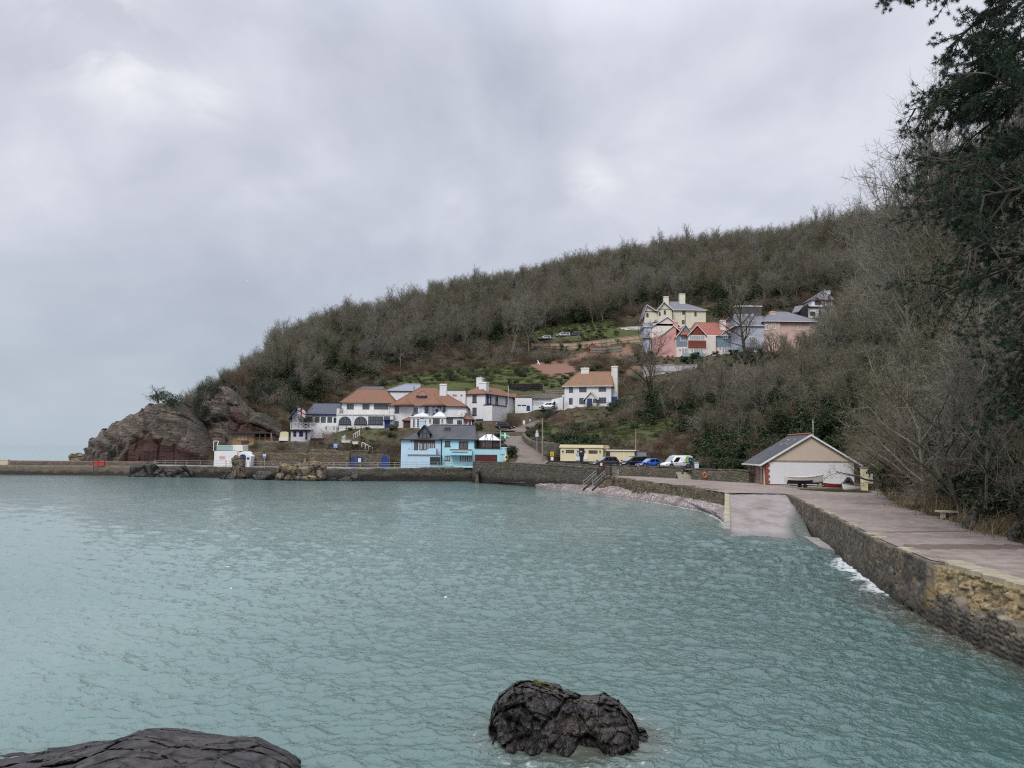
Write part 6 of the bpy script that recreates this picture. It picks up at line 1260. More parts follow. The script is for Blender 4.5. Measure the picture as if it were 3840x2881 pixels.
def rock(name, label, org, prof, depth, mat, res=(150, 90), base=-.8, amp=.16, fs=1.3, seed=1, tilt=0., front=.55, back=.9, fac=.10, cat='rock', group=None, skew=0., drop=1.0, flatten=0., strat=None, grv=None):
    """org: point on the waterline centre; prof: [(x, ztop)]; a crest running along x, falling to front (-y) and back"""
    xs = [p[0] for p in prof]; zs = [p[1] for p in prof]; nx, ny = res; V = []
    for i in range(nx):
        u = i/(nx-1); x = xs[0]+(xs[-1]-xs[0])*u; h = np.interp(x, xs, zs); ed = min(1, min(u, 1-u)/.16)**.6
        for j in range(ny):
            v = -1+2*j/(ny-1); d = depth*(.35+.65*ed); y = d*(v if v < 0 else v*back/front*.6)+skew*x
            r = abs(v); pr = (1-r**(2.6 if v < 0 else 2.0))**.75 if r < 1 else 0
            z = base+(h-base)*pr**drop
            p = Vector((x, y, z)); k = 1.
            fc, fe = facet(p, fs, seed); n = nz3(p, fs*.8, seed, 5)
            dd = (n-.9)*amp + (fc)*fac*2 - fac*1.2*max(0, 1-fe*6) + nz3(p, fs*4.5, seed+3, 3, 'hetero')*amp*.28
            if grv:
                g_ = Vector((p.x*grv[2], p.y*grv[3], p.z*grv[3]))+Vector((nz3(p, .9, 41, 2, 'n'), nz3(p, .9, 43, 2, 'n'), 0))*.5; dv_ = noise.voronoi(g_)[0]; dd -= grv[0]*max(0., 1-(dv_[1]-dv_[0])*grv[1]); dd += grv[0]*.8*noise.cell(noise.voronoi(g_)[1][0]*5.3)
            if strat:
                sth, sam, sn = strat; q_ = (p.dot(sn)+1.3*nz3(p, .12, seed+8, 3, 'hetero'))/sth; fr = q_-math.floor(q_); dd += sam*(fr**2.2)*(.5+1.1*abs(nz3(p, .2, seed+5, 2, 'n'))) - 1.1*max(0, nz3((p.x*1., p.y*1., p.z*.25), .16, seed+4, 3, 'hetero')-.35)
            V.append((x+dd*.5*v*.6, y-dd*(1.0 if v < .3 else .3)*.8, z+dd*(.9-flatten)*min(1, (1-r)*3+.2)+tilt*x*0))
    F = gridfaces(nx, ny); o = npmesh(name, V, F, M[mat], None, False); o.location = org
    bm = bmesh.new(); bm.from_mesh(o.data); bmesh.ops.recalc_face_normals(bm, faces=bm.faces); bm.to_mesh(o.data); bm.free()
    if sum(p.normal.z for p in o.data.polygons) < 0: o.data.flip_normals()
    tag(o, label, cat, group); return o
q = P(2120, 2800, 17.3); k_ = 17.6/FP
def prf(lst, X0, dep, dz): # pixel silhouette -> local profile
    return [((X-X0)*dep/FP, P(X, Y, dep).z-dz) for X, Y in lst]
f7 = lambda x, y: (1700+x/2.458, 2400+y/2.458)
sil = [f7(*p) for p in ((285,850),(340,730),(370,570),(430,460),(500,420),(620,345),(700,345),(800,380),(960,430),(1010,470),(1060,450),(1150,470),(1280,485),(1400,475),(1500,510),(1580,590),(1640,700),(1690,790),(1760,800),(1810,870))]
rk1 = rock('rock', 'jagged dark rock with a tuft of yellow-green weed rising from the water', (0, 17.6, 0), [(P(X, Y, 17.6).x, P(X, Y, 17.6).z-.10) for X, Y in sil], 1.25, 'rockdark', (190, 130), -.5, .34, 1.1, 2, fac=.11, drop=.72, flatten=.62, strat=(.42, .24, Vector((.62, -.35, .7))), grv=(.09, 7, 1.5, 1.9))
m = MB(); rr = random.Random(2)
for i in range(900):
    X, Y = f7(rr.uniform(740, 960), 0); p = P(X, 2560, 17.5+rr.uniform(-.25, .35)); 
    y = p.y-17.6; zc = np.interp(p.x, [P(a, b, 17.6).x for a, b in sil], [P(a, b, 17.6).z for a, b in sil]); z = zc-.05-abs(y)*.25-max(0, -y)*.3; a = rr.uniform(0, 6.28); l = rr.uniform(.04, .11)
    m.add([(p.x-.012, y, z-.03), (p.x+.012, y, z-.03), (p.x+math.cos(a)*.05, y+math.sin(a)*.05, z+l*.5)], [(0,1,2)])
M['weed'] = plain('yellow_green_weed', (.13,.13,.03), .8, .2, 0, .5, 9); m.build('weed_tuft', M['weed'], rk1, fix=False)
f8 = lambda x, y: (0+x/1.8433, 2500+y/1.8433)
sil = [(-700, 2881), (-250, 2870)]+[f8(*p) for p in ((0,645),(150,630),(240,605),(340,560),(420,555),(560,525),(660,490),(780,440),(880,430),(1050,445),(1150,465),(1260,460),(1350,485),(1450,478),(1600,487),(1740,505),(1850,540),(1950,585),(2010,640),(2040,700))]+[(1125, 2930)]
rk2 = rock('rock', 'low broad grey rock ledge crossed by dark cracks at the water edge', (0, 14.6, 0), [(P(X, Y, 14.6).x, P(X, Y, 14.6).z-.26) for X, Y in sil], 2.6, 'rockgrey', (330, 150), -.5, .12, .9, 5, fac=.015, flatten=.45, strat=(.34, .08, Vector((-.12, .55, .82))), grv=(.085, 9, .75, 1.7), drop=.8, cat='rock')
# ---- rocks along the far shore
def shore_rock(label, lst, dep, depth, seed, mat='rockshore', amp=.4, fs=.42, fac=.35, drop=.75, res=(70, 40), name='rock', cat='rock', group='rocks below the quay'):
    return rock(name, label, (0, dep, 0), [(P(X, Y, dep).x, P(X, Y, dep).z) for X, Y in lst], depth, mat, res, -.6, amp, fs, seed, fac=fac, drop=drop, cat=cat, group=group)
shore_rock('big pale brown boulder with yellow lichen leaning by the quay wall', [f6(*p) for p in ((95,700),(150,560),(185,425),(260,430),(350,385),(400,400),(480,360),(520,400),(600,440),(650,520),(680,640),(690,740))], 148, 3.2, 11)
shore_rock('small rounded boulder at the foot of the big pale boulder', [f6(*p) for p in ((262,745),(290,690),(340,655),(420,665),(490,700),(520,745))], 144.5, 1.2, 12, amp=.2, fac=.15)
shore_rock('flat pinkish boulder left of the big pale boulder', [c2(*p) for p in ((1630,1590),(1650,1480),(1690,1400),(1760,1385),(1860,1420),(1950,1440),(1960,1590))], 147, 2.2, 13)
shore_rock('low dark boulder between the lichened stack and the pinkish boulder', [c2(*p) for p in ((1300,1560),(1340,1500),(1420,1475),(1560,1490),(1620,1530),(1640,1565))], 148, 1.8, 14, 'rockdark', .3)
shore_rock('squat dark rock at the base of the lichened stack', [c2(*p) for p in ((880,1555),(930,1490),(1000,1435),(1060,1440),(1120,1500),(1210,1560))], 149, 1.6, 15, 'rockdark', .3)
shore_rock('tall thin rock stack covered in yellow lichen before the white kiosk', [c2(*p) for p in ((1025,1560),(1022,1300),(1060,1245),(1110,1240),(1165,1262),(1185,1330),(1195,1440),(1215,1560))], 149.5, 1.3, 16, 'rockshore', .35, .7, .25, .35, (60, 50))
shore_rock('low dark rock shelf at the foot of the quay wall', [f6(*p) for p in ((690,735),(760,700),(870,690),(1000,640),(1080,650),(1180,610),(1260,690),(1330,740))], 147.3, 1.4, 17, 'rockdark', .3)
shore_rock('weedy dark rocks where the pier meets the cliff', [cA(*p) for p in ((1500,1280),(1560,1190),(1700,1160),(1850,1175),(2000,1190),(2200,1200),(2330,1270))], 155.5, 2.0, 18, 'rockdark', .4)
# ---- headland and cliff
def cliff(name, label, lst, dep, depth, seed, cat, soilf, amp=.9, fs=.13, fac=.30, res=(210, 130), drop=.42, strat=(2.2, 1.3, Vector((.35, .1, .93))), skew=0., base=-1.):
    prof = [(P(X, Y, dep).x, P(X, Y, dep).z) for X, Y in lst]; o = rock(name, label, (0, dep, 0), prof, depth, 'rockcliff', res, base, amp, fs, seed, fac=fac, drop=drop, cat=cat, skew=skew, back=1.4, flatten=.6, strat=strat)
    so = [soilf(*proj((v.co.x, v.co.y+dep, v.co.z))) for v in o.data.vertices]; attr(o, 'soil', so); return o
def soil_head(X, Y):
    line = np.interp(X, [430, 470, 520, 560, 620, 700, 760, 900], [1740, 1690, 1645, 1635, 1650, 1680, 1715, 1730]); return min(1., max(0., .5+(Y-line)/40))
def soil_crag(X, Y): return min(1., 1.1*math.exp(-((X-890)/38)**2-((Y-1585)/55)**2)+.9*math.exp(-((X-960)/70)**2-((Y-1615)/26)**2))
cliff('headland', 'rocky headland with dark red fallen earth below grey rock and a single tree', [cA(*p) for p in ((1050,1110),(1085,1030),(1150,900),(1180,830),(1280,770),(1380,705),(1500,620),(1640,560),(1800,470),(1900,420),(2060,405),(2200,460))]+[(720,1535),(760,1600),(790,1680),(815,1755)], 172, 7., 21, 'headland', soil_head)
cliff('cliff', 'layered grey cliff face with red earth seam rising above the white kiosk', [(735,1760),(745,1640),c2(620,640),c2(700,470),c2(790,400),c2(850,330),c2(960,300),c2(1050,330),c2(1150,480),c2(1250,560),c2(1350,640),c2(1500,660),c2(1600,760),c2(1700,860),c2(1760,960)], 181, 7., 22, 'cliff', soil_crag, 1.2, .14, .6)
shore_rock('low reddish rock ledge behind the pier left of the headland', [cA(*p) for p in ((830,1105),(880,1060),(960,1045),(1050,1050),(1100,1100))], 176, 2.5, 23, 'rockshore', .4, group=None)

M['rockbank'] = rock_mat('mossy_bank_rock', [(.03,.028,.025), (.075,.065,.05), (.14,.12,.09)], scale=1.0, moss=((.075,.095,.025), .9, .25), bd=.1)
def bank_rock(label, X, Yb, Yt, d, wpx, seed):
    b = P(X, Yb, d); w_ = wpx*d/FP/2; h_ = P(X, Yt, d).z-b.z; return rock('rock_outcrop', label, (b.x, b.y, b.z-.2), [(-w_, -.1), (-w_*.8, h_*.6), (-w_*.3, h_), (w_*.2, h_*.9), (w_*.7, h_*.75), (w_, 0)], w_*.7, 'rockbank', (60, 40), -.5, .25, .8, seed, fac=.1, cat='rock', strat=(.5, .2, Vector((.3, .2, .9))))
bank_rock('dark hollow mossy rock in the bank to the right of the stone bench', 3685, 1985, 1865, 43, 130, 71)
bank_rock('grey block of rock at the foot of the bank beside the wet band', 3835, 2045, 1950, 37.5, 120, 72)
# ================================================================== VEHICLES
def car(name, label, pos, yaw, L, Wd, H, paint_, kind='suv', group='parked vehicles', plates=True):
    t = thing(name, label, 'van' if kind == 'van' else 'car', pos, R(yaw), group)
    hb = H*.53 if kind != 'van' else H*.50
    # lower body: stations along x (front = +x)
    if kind == 'van': st = [(-L/2, .96, .30, hb, 1.), (-L/2+.12, 1., .26, hb, 1.), (L*.18, 1., .24, hb, 1.), (L*.30, 1., .24, hb*.98, 1.), (L*.44, .93, .26, hb*.84, .96), (L*.49, .82, .30, hb*.66, .9), (L/2, .74, .36, hb*.56, .85)]
    else: st = [(-L/2, .84, .38, hb*.90, .85), (-L/2+.12, .94, .27, hb*.98, .93), (-L*.32, 1., .24, hb, .97), (0, 1., .23, hb, .98), (L*.2, 1., .24, hb*.98, .97), (L*.36, .97, .25, hb*.88, .93), (L*.45, .90, .27, hb*.78, .86), (L*.49, .80, .32, hb*.66, .78), (L/2, .72, .40, hb*.55, .7)]
    w = Wd/2; V = []; sec = 10
    for x, wf, zb, zt, tf in st:
        a = w*wf; zm = zb+(zt-zb)*.55
        ring = [(0, zb), (a*.85, zb), (a*.98, zb+.1), (a, zm), (a*.985, zm+(zt-zm)*.6), (a*tf, zt), (0, zt+.02)]
        full = ring+[(-y, z) for y, z in reversed(ring[1:-1])]; sec = len(full); V += [(x, y, z) for y, z in full]
    fs = [];  ns = len(st)
    for i in range(ns-1):
        for j in range(sec): fs.append((i*sec+j, i*sec+(j+1)%sec, (i+1)*sec+(j+1)%sec, (i+1)*sec+j))
    fs += [tuple(range(sec)), tuple(reversed(range((ns-1)*sec, ns*sec)))]
    m = MB(); m.add(V, fs)
    # cabin
    if kind == 'van': cb = [(-L/2+.04, L*.33), (-L/2+.08, L*.13)]; tw = .90
    elif kind == 'mpv': cb = [(-L/2+.06, L*.33), (-L/2+.22, L*.08)]; tw = .80
    elif kind == 'hatch': cb = [(-L/2+.10, L*.22), (-L/2+.45, L*.00)]; tw = .76
    else: cb = [(-L/2+.08, L*.22), (-L/2+.55, L*.02)]; tw = .78
    (x0, x1), (x2, x3) = cb; a = w*.955; b = w*tw; zt = H
    zf = hb*.985 if kind != 'van' else hb*.93
    cab = [(x0, -a, hb-.01), (x1, -a*.93, zf-.02), (x1, a*.93, zf-.02), (x0, a, hb-.01), (x2, -b, zt-.06), (x3, -b, zt-.05), (x3, b, zt-.05), (x2, b, zt-.06), (x2+.2, -b*.75, zt), (x3-.25, -b*.75, zt), (x3-.25, b*.75, zt), (x2+.2, b*.75, zt)]
    m.add(cab, [(0,1,5,4), (1,2,6,5), (2,3,7,6), (3,0,4,7), (4,5,9,8), (5,6,10,9), (6,7,11,10), (7,4,8,11), (8,9,10,11)])
    body = m.build('body', M[paint_], t, kind == 'x')
    bm = bmesh.new(); bm.from_mesh(body.data); bmesh.ops.bevel(bm, geom=[e for e in bm.edges if e.calc_length() > .3], offset=.035, segments=2, affect='EDGES', clamp_overlap=True); bmesh.ops.recalc_face_normals(bm, faces=bm.faces); bm.to_mesh(body.data); bm.free(); body.data.polygons.foreach_set('use_smooth', [True]*len(body.data.polygons))
    c = [Vector(p) for p in cab]
    def quad(i, j, k, l, u0, u1, v0, v1, off):
        A, B, C_, D = c[i], c[j], c[k], c[l]; f = lambda u, v: (A.lerp(B, u)).lerp(D.lerp(C_, u), v)
        n = (B-A).cross(D-A).normalized(); ps = [f(u0, v0), f(u1, v0), f(u1, v1), f(u0, v1)]; return [p+n*off for p in ps]
    def glass(nm, q, mat='carglass'):
        n = (q[1]-q[0]).cross(q[3]-q[0]).normalized()*.02; m2 = MB(); m2.add(q+[p-n for p in q], [(0,1,2,3),(4,5,6,7),(0,1,5,4),(1,2,6,5),(2,3,7,6),(3,0,4,7)]); return m2.build(nm, M[mat], t)
    glass('windscreen', quad(1, 2, 6, 5, .06, .94, .12, .93, .022), 'screen')
    if kind != 'van':
        glass('rear_window', quad(3, 0, 4, 7, .1, .9, .25, .9, .022))
        for (i, j, k, l) in ((0, 1, 5, 4), (2, 3, 7, 6)):
            rng_ = ((.10, .34), (.38, .64), (.68, .88)) if kind != 'hatch' else ((.12, .42), (.47, .84))
            for u0, u1 in rng_:
                if i == 2: u0, u1 = 1-u1, 1-u0
                glass('side_window', quad(i, j, k, l, u0, u1, .2, .9, .022))
    else:
        for (i, j, k, l) in ((0, 1, 5, 4), (2, 3, 7, 6)):
            u0, u1 = (.68, .90); 
            if i == 2: u0, u1 = 1-u1, 1-u0
            glass('side_window', quad(i, j, k, l, u0, u1, .1, .8, .022))
    rw = .34 if kind != 'van' else .33
    for sx in (-1, 1):
        for sy in (-1, 1):
            x = L*.30*sx if sx > 0 else -L*.30; y = sy*(w-.10)
            wm = MB(); wm.tube([(x, y-.11*sy, rw), (x, y+.125*sy, rw)], rw, 16); wh = wm.build('wheel', M['rubber'], t)
            rm = MB(); rm.tube([(x, y+.10*sy, rw), (x, y+.14*sy, rw)], [rw*.62, rw*.55], 12); rm.build('rim', M['alloy'], wh)
            am = MB(); am.tube([(x, y-.1*sy, rw+.02), (x, y+.112*sy, rw+.02)], rw+.07, 16); am.build('wheel_arch', M['blackplastic'], t)
    xf = L/2
    for sy in (-1, 1):
        hm = MB(); hm.prism([(L*.41, hb*.62), (L*.497, hb*.56), (L*.49, hb*.68), (L*.42, hb*.78)], sy*w*.55, sy*w*.93); hm.build('headlight', M['lamp'], t)
        tm = MB(); tm.box(-L/2-.015, sy*w*.6, hb*.62, -L/2+.10, sy*w*.93, hb*.88); tm.build('tail_light', M['lampred'], t)
        mm = MB(); mx = x1-.12; mm.box(mx-.08, sy*w*.97, hb+.02, mx+.10, sy*(w+.20), hb+.20); mm.build('door_mirror', M['blackplastic' if kind == 'van' else paint_], t)
    gm = MB(); gm.box(xf-.06, -w*.42, hb*.40, xf+.012, w*.42, hb*.52); gm.build('grille', M['blackplastic'], t); bm_ = MB(); bm_.box(xf-.16, -w*.66, .22, xf+.02, w*.66, .36); bm_.build('bumper', M['blackplastic'], t)
    pm = MB(); pm.box(xf+.005, -.26, hb*.28+.1, xf+.035, .26, hb*.28+.22); pm.build('number_plate', M['signwhite'], t)
    return t
def cpos(x, y, d, z=CP): p = P(*c8(x, y), d); return (p.x, p.y, z+.004)
car('parked_car', 'dark grey SUV parked nearest the cream toilet block', cpos(845, 385, 126.5), 197, 4.55, 1.84, 1.66, 'cargrey', 'suv')
car('parked_car', 'dark people carrier with pale windscreen between the grey SUV and blue car', cpos(1180, 395, 127.5), 206, 4.9, 1.86, 1.72, 'carblack', 'mpv')
car('parked_car', 'bright blue small hatchback parked beside the white van', cpos(1365, 405, 124.5), 203, 3.9, 1.72, 1.46, 'carblue', 'hatch')
van = car('parked_van', 'white panel van with green and navy roundel graphics on its side', cpos(1695, 425, 121.5), 202, 4.9, 1.92, 1.93, 'carwhite', 'van')
# van graphics on its left (visible) flank: local +y is the viewer's side
def disc(mb, x, z, r, y, n=16, ri=0.):
    if ri <= 0: mb.add([(x+r*math.cos(2*math.pi*i/n), y, z+r*math.sin(2*math.pi*i/n)) for i in range(n)], [tuple(range(n))])
    else: mb.add([(x+q*math.cos(2*math.pi*i/n), y, z+q*math.sin(2*math.pi*i/n)) for q in (r, ri) for i in range(n)], [(i, (i+1)%n, n+(i+1)%n, n+i) for i in range(n)])
VY = .975
m = MB(); disc(m, -1.45, 1.38, .50, VY); m.build('green_roundel', M['lime'], van, fix=False); m = MB(); disc(m, -1.92, 1.30, .40, VY+.004, 16, .14); m.build('navy_ring', M['signnavy'], van, fix=False)
m = MB(); m.box(-2.38, VY-.01, .42, -1.72, VY+.002, .98); m.build('navy_panel', M['signnavy'], van); m = MB(); m.box(-1.72, VY-.006, .84, -.55, VY+.006, .93); m.build('graphic_stripe', M['black'], van)
m = MB(); disc(m, -1.55, .68, .16, VY+.004); m.build('green_spot', M['lime'], van, fix=False)
label_text('P', .34, (-.28, VY+.004, 1.42), (R(90), 0, R(180)), 'silver', van); label_text('environ', .17, (-.78, VY+.004, 1.33), (R(90), 0, R(180)), 'silver', van); label_text('01803', .12, (.62, VY+.004, .80), (R(90), 0, R(180)), 'clad', van)
m = MB(); 
for y in (-.62, .62): m.bar((-2.1, y, 1.99), (.35, y, 1.99), .05)
for x in (-1.9, -.9, .2): m.bar((x, -.62, 2.0), (x, .62, 2.0), .05); m.bar((x, -.62, 1.9), (x, -.62, 2.0), .04); m.bar((x, .62, 1.9), (x, .62, 2.0), .04)
m.build('roof_rack', M['trimwhite'], van)
p = P(*c6(630, 858), 177.5); car('parked_car', 'black hatchback SUV parked at the top of the road below the inn', (p.x, p.y, p.z-.35), 8, 4.5, 1.85, 1.66, 'carblack', 'suv')
p = P(*c6(1155, 610), 199); car('parked_car', 'white estate car half hidden by the hedge beside the linking cottage', (p.x, p.y, p.z-.4), 172, 4.6, 1.82, 1.6, 'carwhite', 'mpv')
p = P(*e7(990, 283), 254); p.z += .9; car('parked_car', 'silver estate car parked on the terrace above the timber fence', (p.x, p.y, p.z-.3), 180, 4.7, 1.8, 1.6, 'carsilver', 'mpv')
p = P(*e7(1150, 281), 254.5); p.z += .9; car('parked_car', 'dark estate car parked right of the silver one above the fence', (p.x, p.y, p.z-.3), 185, 4.4, 1.8, 1.5, 'cargrey', 'suv')
p = P(*e7(720, 308), 252); p.z += .6; car('parked_car', 'grey car leftmost in the row above the timber fence', (p.x, p.y, p.z-.3), 182, 4.4, 1.8, 1.45, 'carsilver', 'suv')

# ================================================================== BOATS BY THE BOATHOUSE
def boat(name, label, pos, yaw, L, B, Hh, mats, roll=0., keel=.25, rake=.35, interior=True):
    t = thing(name, label, 'boat', pos, R(yaw)); nst = 14; V = []; Vi = []; ns = 9
    for i in range(nst):
        u = i/(nst-1); x = -L/2+L*u; bw = B/2*(.72+.28*math.sin(math.pi*min(1, u*1.15+.12)))*(1-max(0, (u-.55)/.45)**2.3*.96); zs = Hh+.22*Hh*(2*u-.75)**2+.10*Hh*u; kz = keel*Hh*max(0, u-.72)**2*9
        for j in range(ns):
            s = -1+2*j/(ns-1); y = bw*np.sign(s)*abs(s)**.62; z = kz+(zs-kz)*abs(s)**2.1; xx = x+rake*(z/Hh)*max(0, u-.8)*3*.35; V.append((xx, y, z)); Vi.append((xx*.97, y*.93, kz+.06+(zs-kz-.06)*abs(s)**2.1+.0))
    F = [tuple(int(a) for a in f) for f in gridfaces(nst, ns)]
    low = [f for f in F if np.mean([V[k][2] for k in f]) < Hh*.45]; up = [f for f in F if f not in low]
    for nm, fs, mt in (('hull', up, mats[0]), ('lower_hull', low, mats[1])):
        m = MB(); m.v = list(V); m.f = list(fs); 
        if nm == 'hull': m.f.append(tuple(range(ns)))
        m.build(nm, M[mt], t, False, False)
    m = MB(); m.v = list(Vi); m.f = [tuple(reversed(f)) for f in F]; m.build('interior', M[mats[2]], t, True, False)
    m = MB()
    for e in (0, ns-1): m.tube([Vector(V[i*ns+e]) for i in range(nst)], .045, 5)
    m.build('gunwale', M[mats[3]], t)
    m = MB()
    for u in (.25, .5, .72):
        i = int(u*(nst-1)); a, b = Vi[i*ns+1], Vi[i*ns+ns-2]; m.box(a[0]-.12, a[1], a[2]*.9, a[0]+.12, b[1], a[2]*.9+.04)
    m.build('thwarts', M[mats[2]], t)
    return t
p0 = P(*d1(845, 712), 92); p1 = P(*d1(1232, 712), 92); bz = P(*d1(1000, 708), 92).z
yb = math.degrees(math.atan2(p1.y-p0.y, p1.x-p0.x)); z0 = P(*d1(1000, 707), 92).z
b1 = boat('boat', 'cream rowing boat with black bottom on a trailer beside the white gable', ((p0.x+p1.x)/2, 92, max(z0, ZP+.28)), yb+2, (p1-p0).length*1.0, 1.7, .78, ('boatwhite', 'black', 'boatcream', 'offwhite'))
tr = thing('boat_trailer', 'small boat trailer with jockey wheel under the cream rowing boat', 'trailer', ((p0.x+p1.x)/2, 92, ZP))
m = MB(); m.bar((-1.6, 0, .26), (2.3, 0, .30), .07); m.bar((-.2, -.75, .26), (-.2, .75, .26), .07); m.build('frame', M['steel'], tr)
for sy in (-1, 1): m = MB(); m.tube([(-.2, sy*.78, .24), (-.2, sy*.92, .24)], .25, 14); m.build('wheel', M['rubber'], tr)
m = MB(); m.box(1.55, -.25, 0, 1.95, .25, .5); m.build('support_block', M['concrete'], tr)
pb = P(*d1(1345, 715), 93); boat('boat', 'red dinghy with blue inside lying on the grass behind the trailer', (pb.x, 93, ZP+.02), 178, 2.7, 1.2, .40, ('oldred', 'oldred', 'royal', 'oldred'))
pb = P(*d1(1560, 778), 87); boat('boat', 'white dinghy with black band on the grass by the yellow gatepost', (pb.x, 87, ZP+.02), 184, 2.6, 1.25, .55, ('boatwhite', 'boatwhite', 'offwhite', 'black'))
# yellow gate posts
pg = P(*d1(1663, 780), 86); H1 = P(*d1(1663, 545), 86).z-ZP
t = thing('gate_post', 'tall pale yellow gatepost with flat cap beside the white dinghy', 'gatepost', (pg.x, 86, ZP)); m = MB(); m.box(-.28, -.28, -.3, .28, .28, H1); m.build('shaft', M['cream'], t); m = MB(); m.box(-.33, -.33, H1+.003, .33, .33, H1+.12); m.build('cap', M['concrete'], t)
pg = P(*d1(1722, 780), 88); t = thing('gate_post', 'white upper half gatepost on a stone base behind the yellow one', 'gatepost', (pg.x, 88, ZP)); H2 = P(*d1(1722, 600), 88).z-ZP; hm = P(*d1(1722, 700), 88).z-ZP
m = MB(); m.box(-.26, -.26, hm+.003, .26, .26, H2); m.build('upper_shaft', M['offwhite'], t); m = MB(); m.box(-.4, -.4, -.3, .4, .4, hm); m.build('stone_base', M['stonegrey'], t)
pg = P(*d1(1490, 728), 91); o = rock('tarpaulin_heap', 'dark tarpaulin-covered heap on the grass between two dinghies', (pg.x, 91, ZP-.1), [(-.75,0),(-.55,.8),(-.2,1.3),(.3,1.25),(.6,.7),(.8,0)], .7, 'rockdark', (30, 24), -.2, .1, 1.2, 31, cat='heap')
# stone bench
pb = P(*d2(1195, 1268), 49.5); t = thing('bench', 'pale stone slab bench on two slab legs beside the promenade', 'bench', (pb.x, 49.5, ZP), R(-24)); m = MB()
V = []; 
m.add([(x, y, z) for z in (.42, .52) for x, y in ((-.95,-.28),(-.5,-.36),(0,-.39),(.5,-.36),(.95,-.28),(.95,.22),(-.95,.22))], [(6,5,4,3,2,1,0), tuple(range(7, 14))]+[(i, (i+1)%7, 7+(i+1)%7, 7+i) for i in range(7)]); m.build('seat', M['bench'], t)
for x in (-.58, .35): m = MB(); m.box(x-.08, -.22, -.08, x+.2, .2, .418); m.build('leg', M['bench'], t)

# ================================================================== RAILINGS, FENCES, SIGNS, POLES
def railing(name, label, pts, h=1.05, rails=(1., .66, .33), step=2.2, mat='steel', r=.03, cat='railing', group=None, posts=True):
    S = resample([tuple(p) for p in pts], step); o = S[0]; t = thing(name, label, cat, o, 0, group)
    m = MB(); 
    for k, p in enumerate(S):
        q = p-o; MB().bar((q[0], q[1], q[2]-.15), (q[0], q[1], q[2]+h), r*2).build('post', M[mat], t, fix=False)
    for f in rails:
        m = MB()
        for a, b in zip(S[:-1], S[1:]): a_, b_ = a-o, b-o; m.bar((a_[0], a_[1], a_[2]+h*f), (b_[0], b_[1], b_[2]+h*f), r*1.8)
        m.build('rail', M[mat], t, fix=False)
    return t
qa = [P(X, Y, PZ(X, Yw, 0).y+.5) for X, Y, Yw in ((578,1750,1787),(700,1752,1790),(800,1753,1792),(925,1755,1794))]
railing('railing', 'white tubular railing on the quay below the red earth cliff', qa, 1.25, (1., .66, .33), 3.0, 'steel', .035, group='harbour railings')
qa = [P(X, Y, PZ(X, Yw, 0).y+.5) for X, Y, Yw in ((935,1755,1795),(1110,1757,1800),(1250,1759,1803),(1350,1760,1804),(1480,1759,1805),(1640,1757,1806),(1768,1752,1806))]
railing('railing', 'grey three-bar railing along the quay past boulders and blue houses', qa, 1.2, (1., .66, .3), 3.2, 'steel', .035, group='harbour railings')
# pier ladder and red box
p = P(*cA(1140, 1160), 156.3); t = thing('ladder', 'rusty steel ladder with tall handrails on the pier face', 'ladder', (p.x, p.y-.15, 0)); m = MB(); zt = P(*cA(1140, 1100), 156.3).z
for x in (-.45, .45): m.bar((x, 0, -.4), (x, 0, zt), .1)
for i in range(7): m.bar((-.45, 0, .1+i*.32), (.45, 0, .1+i*.32), .07)
m.build('ladder_frame', M['rust'], t)
p = P(*cA(1188, 1155), 159.6); z1 = P(*cA(1188, 1110), 159.6).z; t = thing('red_box', 'red rescue equipment box against the pier parapet beside the ladder', 'rescue box', (p.x, p.y, p.z)); m = MB(); m.box(-1., -.5, 0, 1., .0, z1-p.z-.1); m.build('cabinet', M['red'], t); m = MB(); m.box(-1.05, -.55, z1-p.z-.097, 1.05, .02, z1-p.z); m.build('lid', M['red'], t)
p = P(*cA(57, 1148), 159.6); t = thing('pale_box', 'pale square box on the pier deck against the parapet', 'box', (p.x, p.y-.3, p.z)); m = MB(); m.box(-1., -.4, 0, 1., .2, .95); m.build('cabinet', M['beige'], t); m = MB(); m.box(-1.05, -.45, .953, 1.05, .25, 1.05); m.build('lid', M['beige'], t)
# steel steps to the beach
tp = PZ(*c8(850, 545), 2.32); bt = PZ(*c8(700, 682), .95); t = thing('beach_steps', 'steel steps with handrails leading down to the pebble beach', 'steps', bt); d = tp-bt; sdv = Vector((d.y, -d.x, 0)).normalized()*1.3
if sdv.y < 0: sdv = -sdv
m = MB()
for s in (Vector(), sdv): m.bar(s-d*.02+Vector((0,0,-.1)), s+d+Vector((0,0,-.1)), .08, .3)
m.build('stringer', M['rust'], t); m = MB()
for i in range(1, 9): m.bar(d*(i/9)+sdv*.02, d*(i/9)+sdv*.98, .3, .05)
m.build('treads', M['rust'], t)
for s in (Vector(), sdv):
    m = MB(); 
    for h in (1.0, .55): m.bar(s+Vector((0,0,h)), s+d+Vector((0,0,h)), .06)
    for k in (0, .35, .7, 1): m.bar(s+d*k, s+d*k+Vector((0,0,1.0)), .06)
    m.build('handrail', M['steel'], t)
la = [PZ(*c8(x, y), 2.35) for x, y in ((765,488),(870,500),(1010,540))]; z_ = [2.35]*3
railing('railing', 'steel guard railing round the landing at the head of the beach steps', [(p.x, p.y, 2.33) for p in la], 1.15, (1., .55), 1.4, 'steel', .035, group='harbour railings')
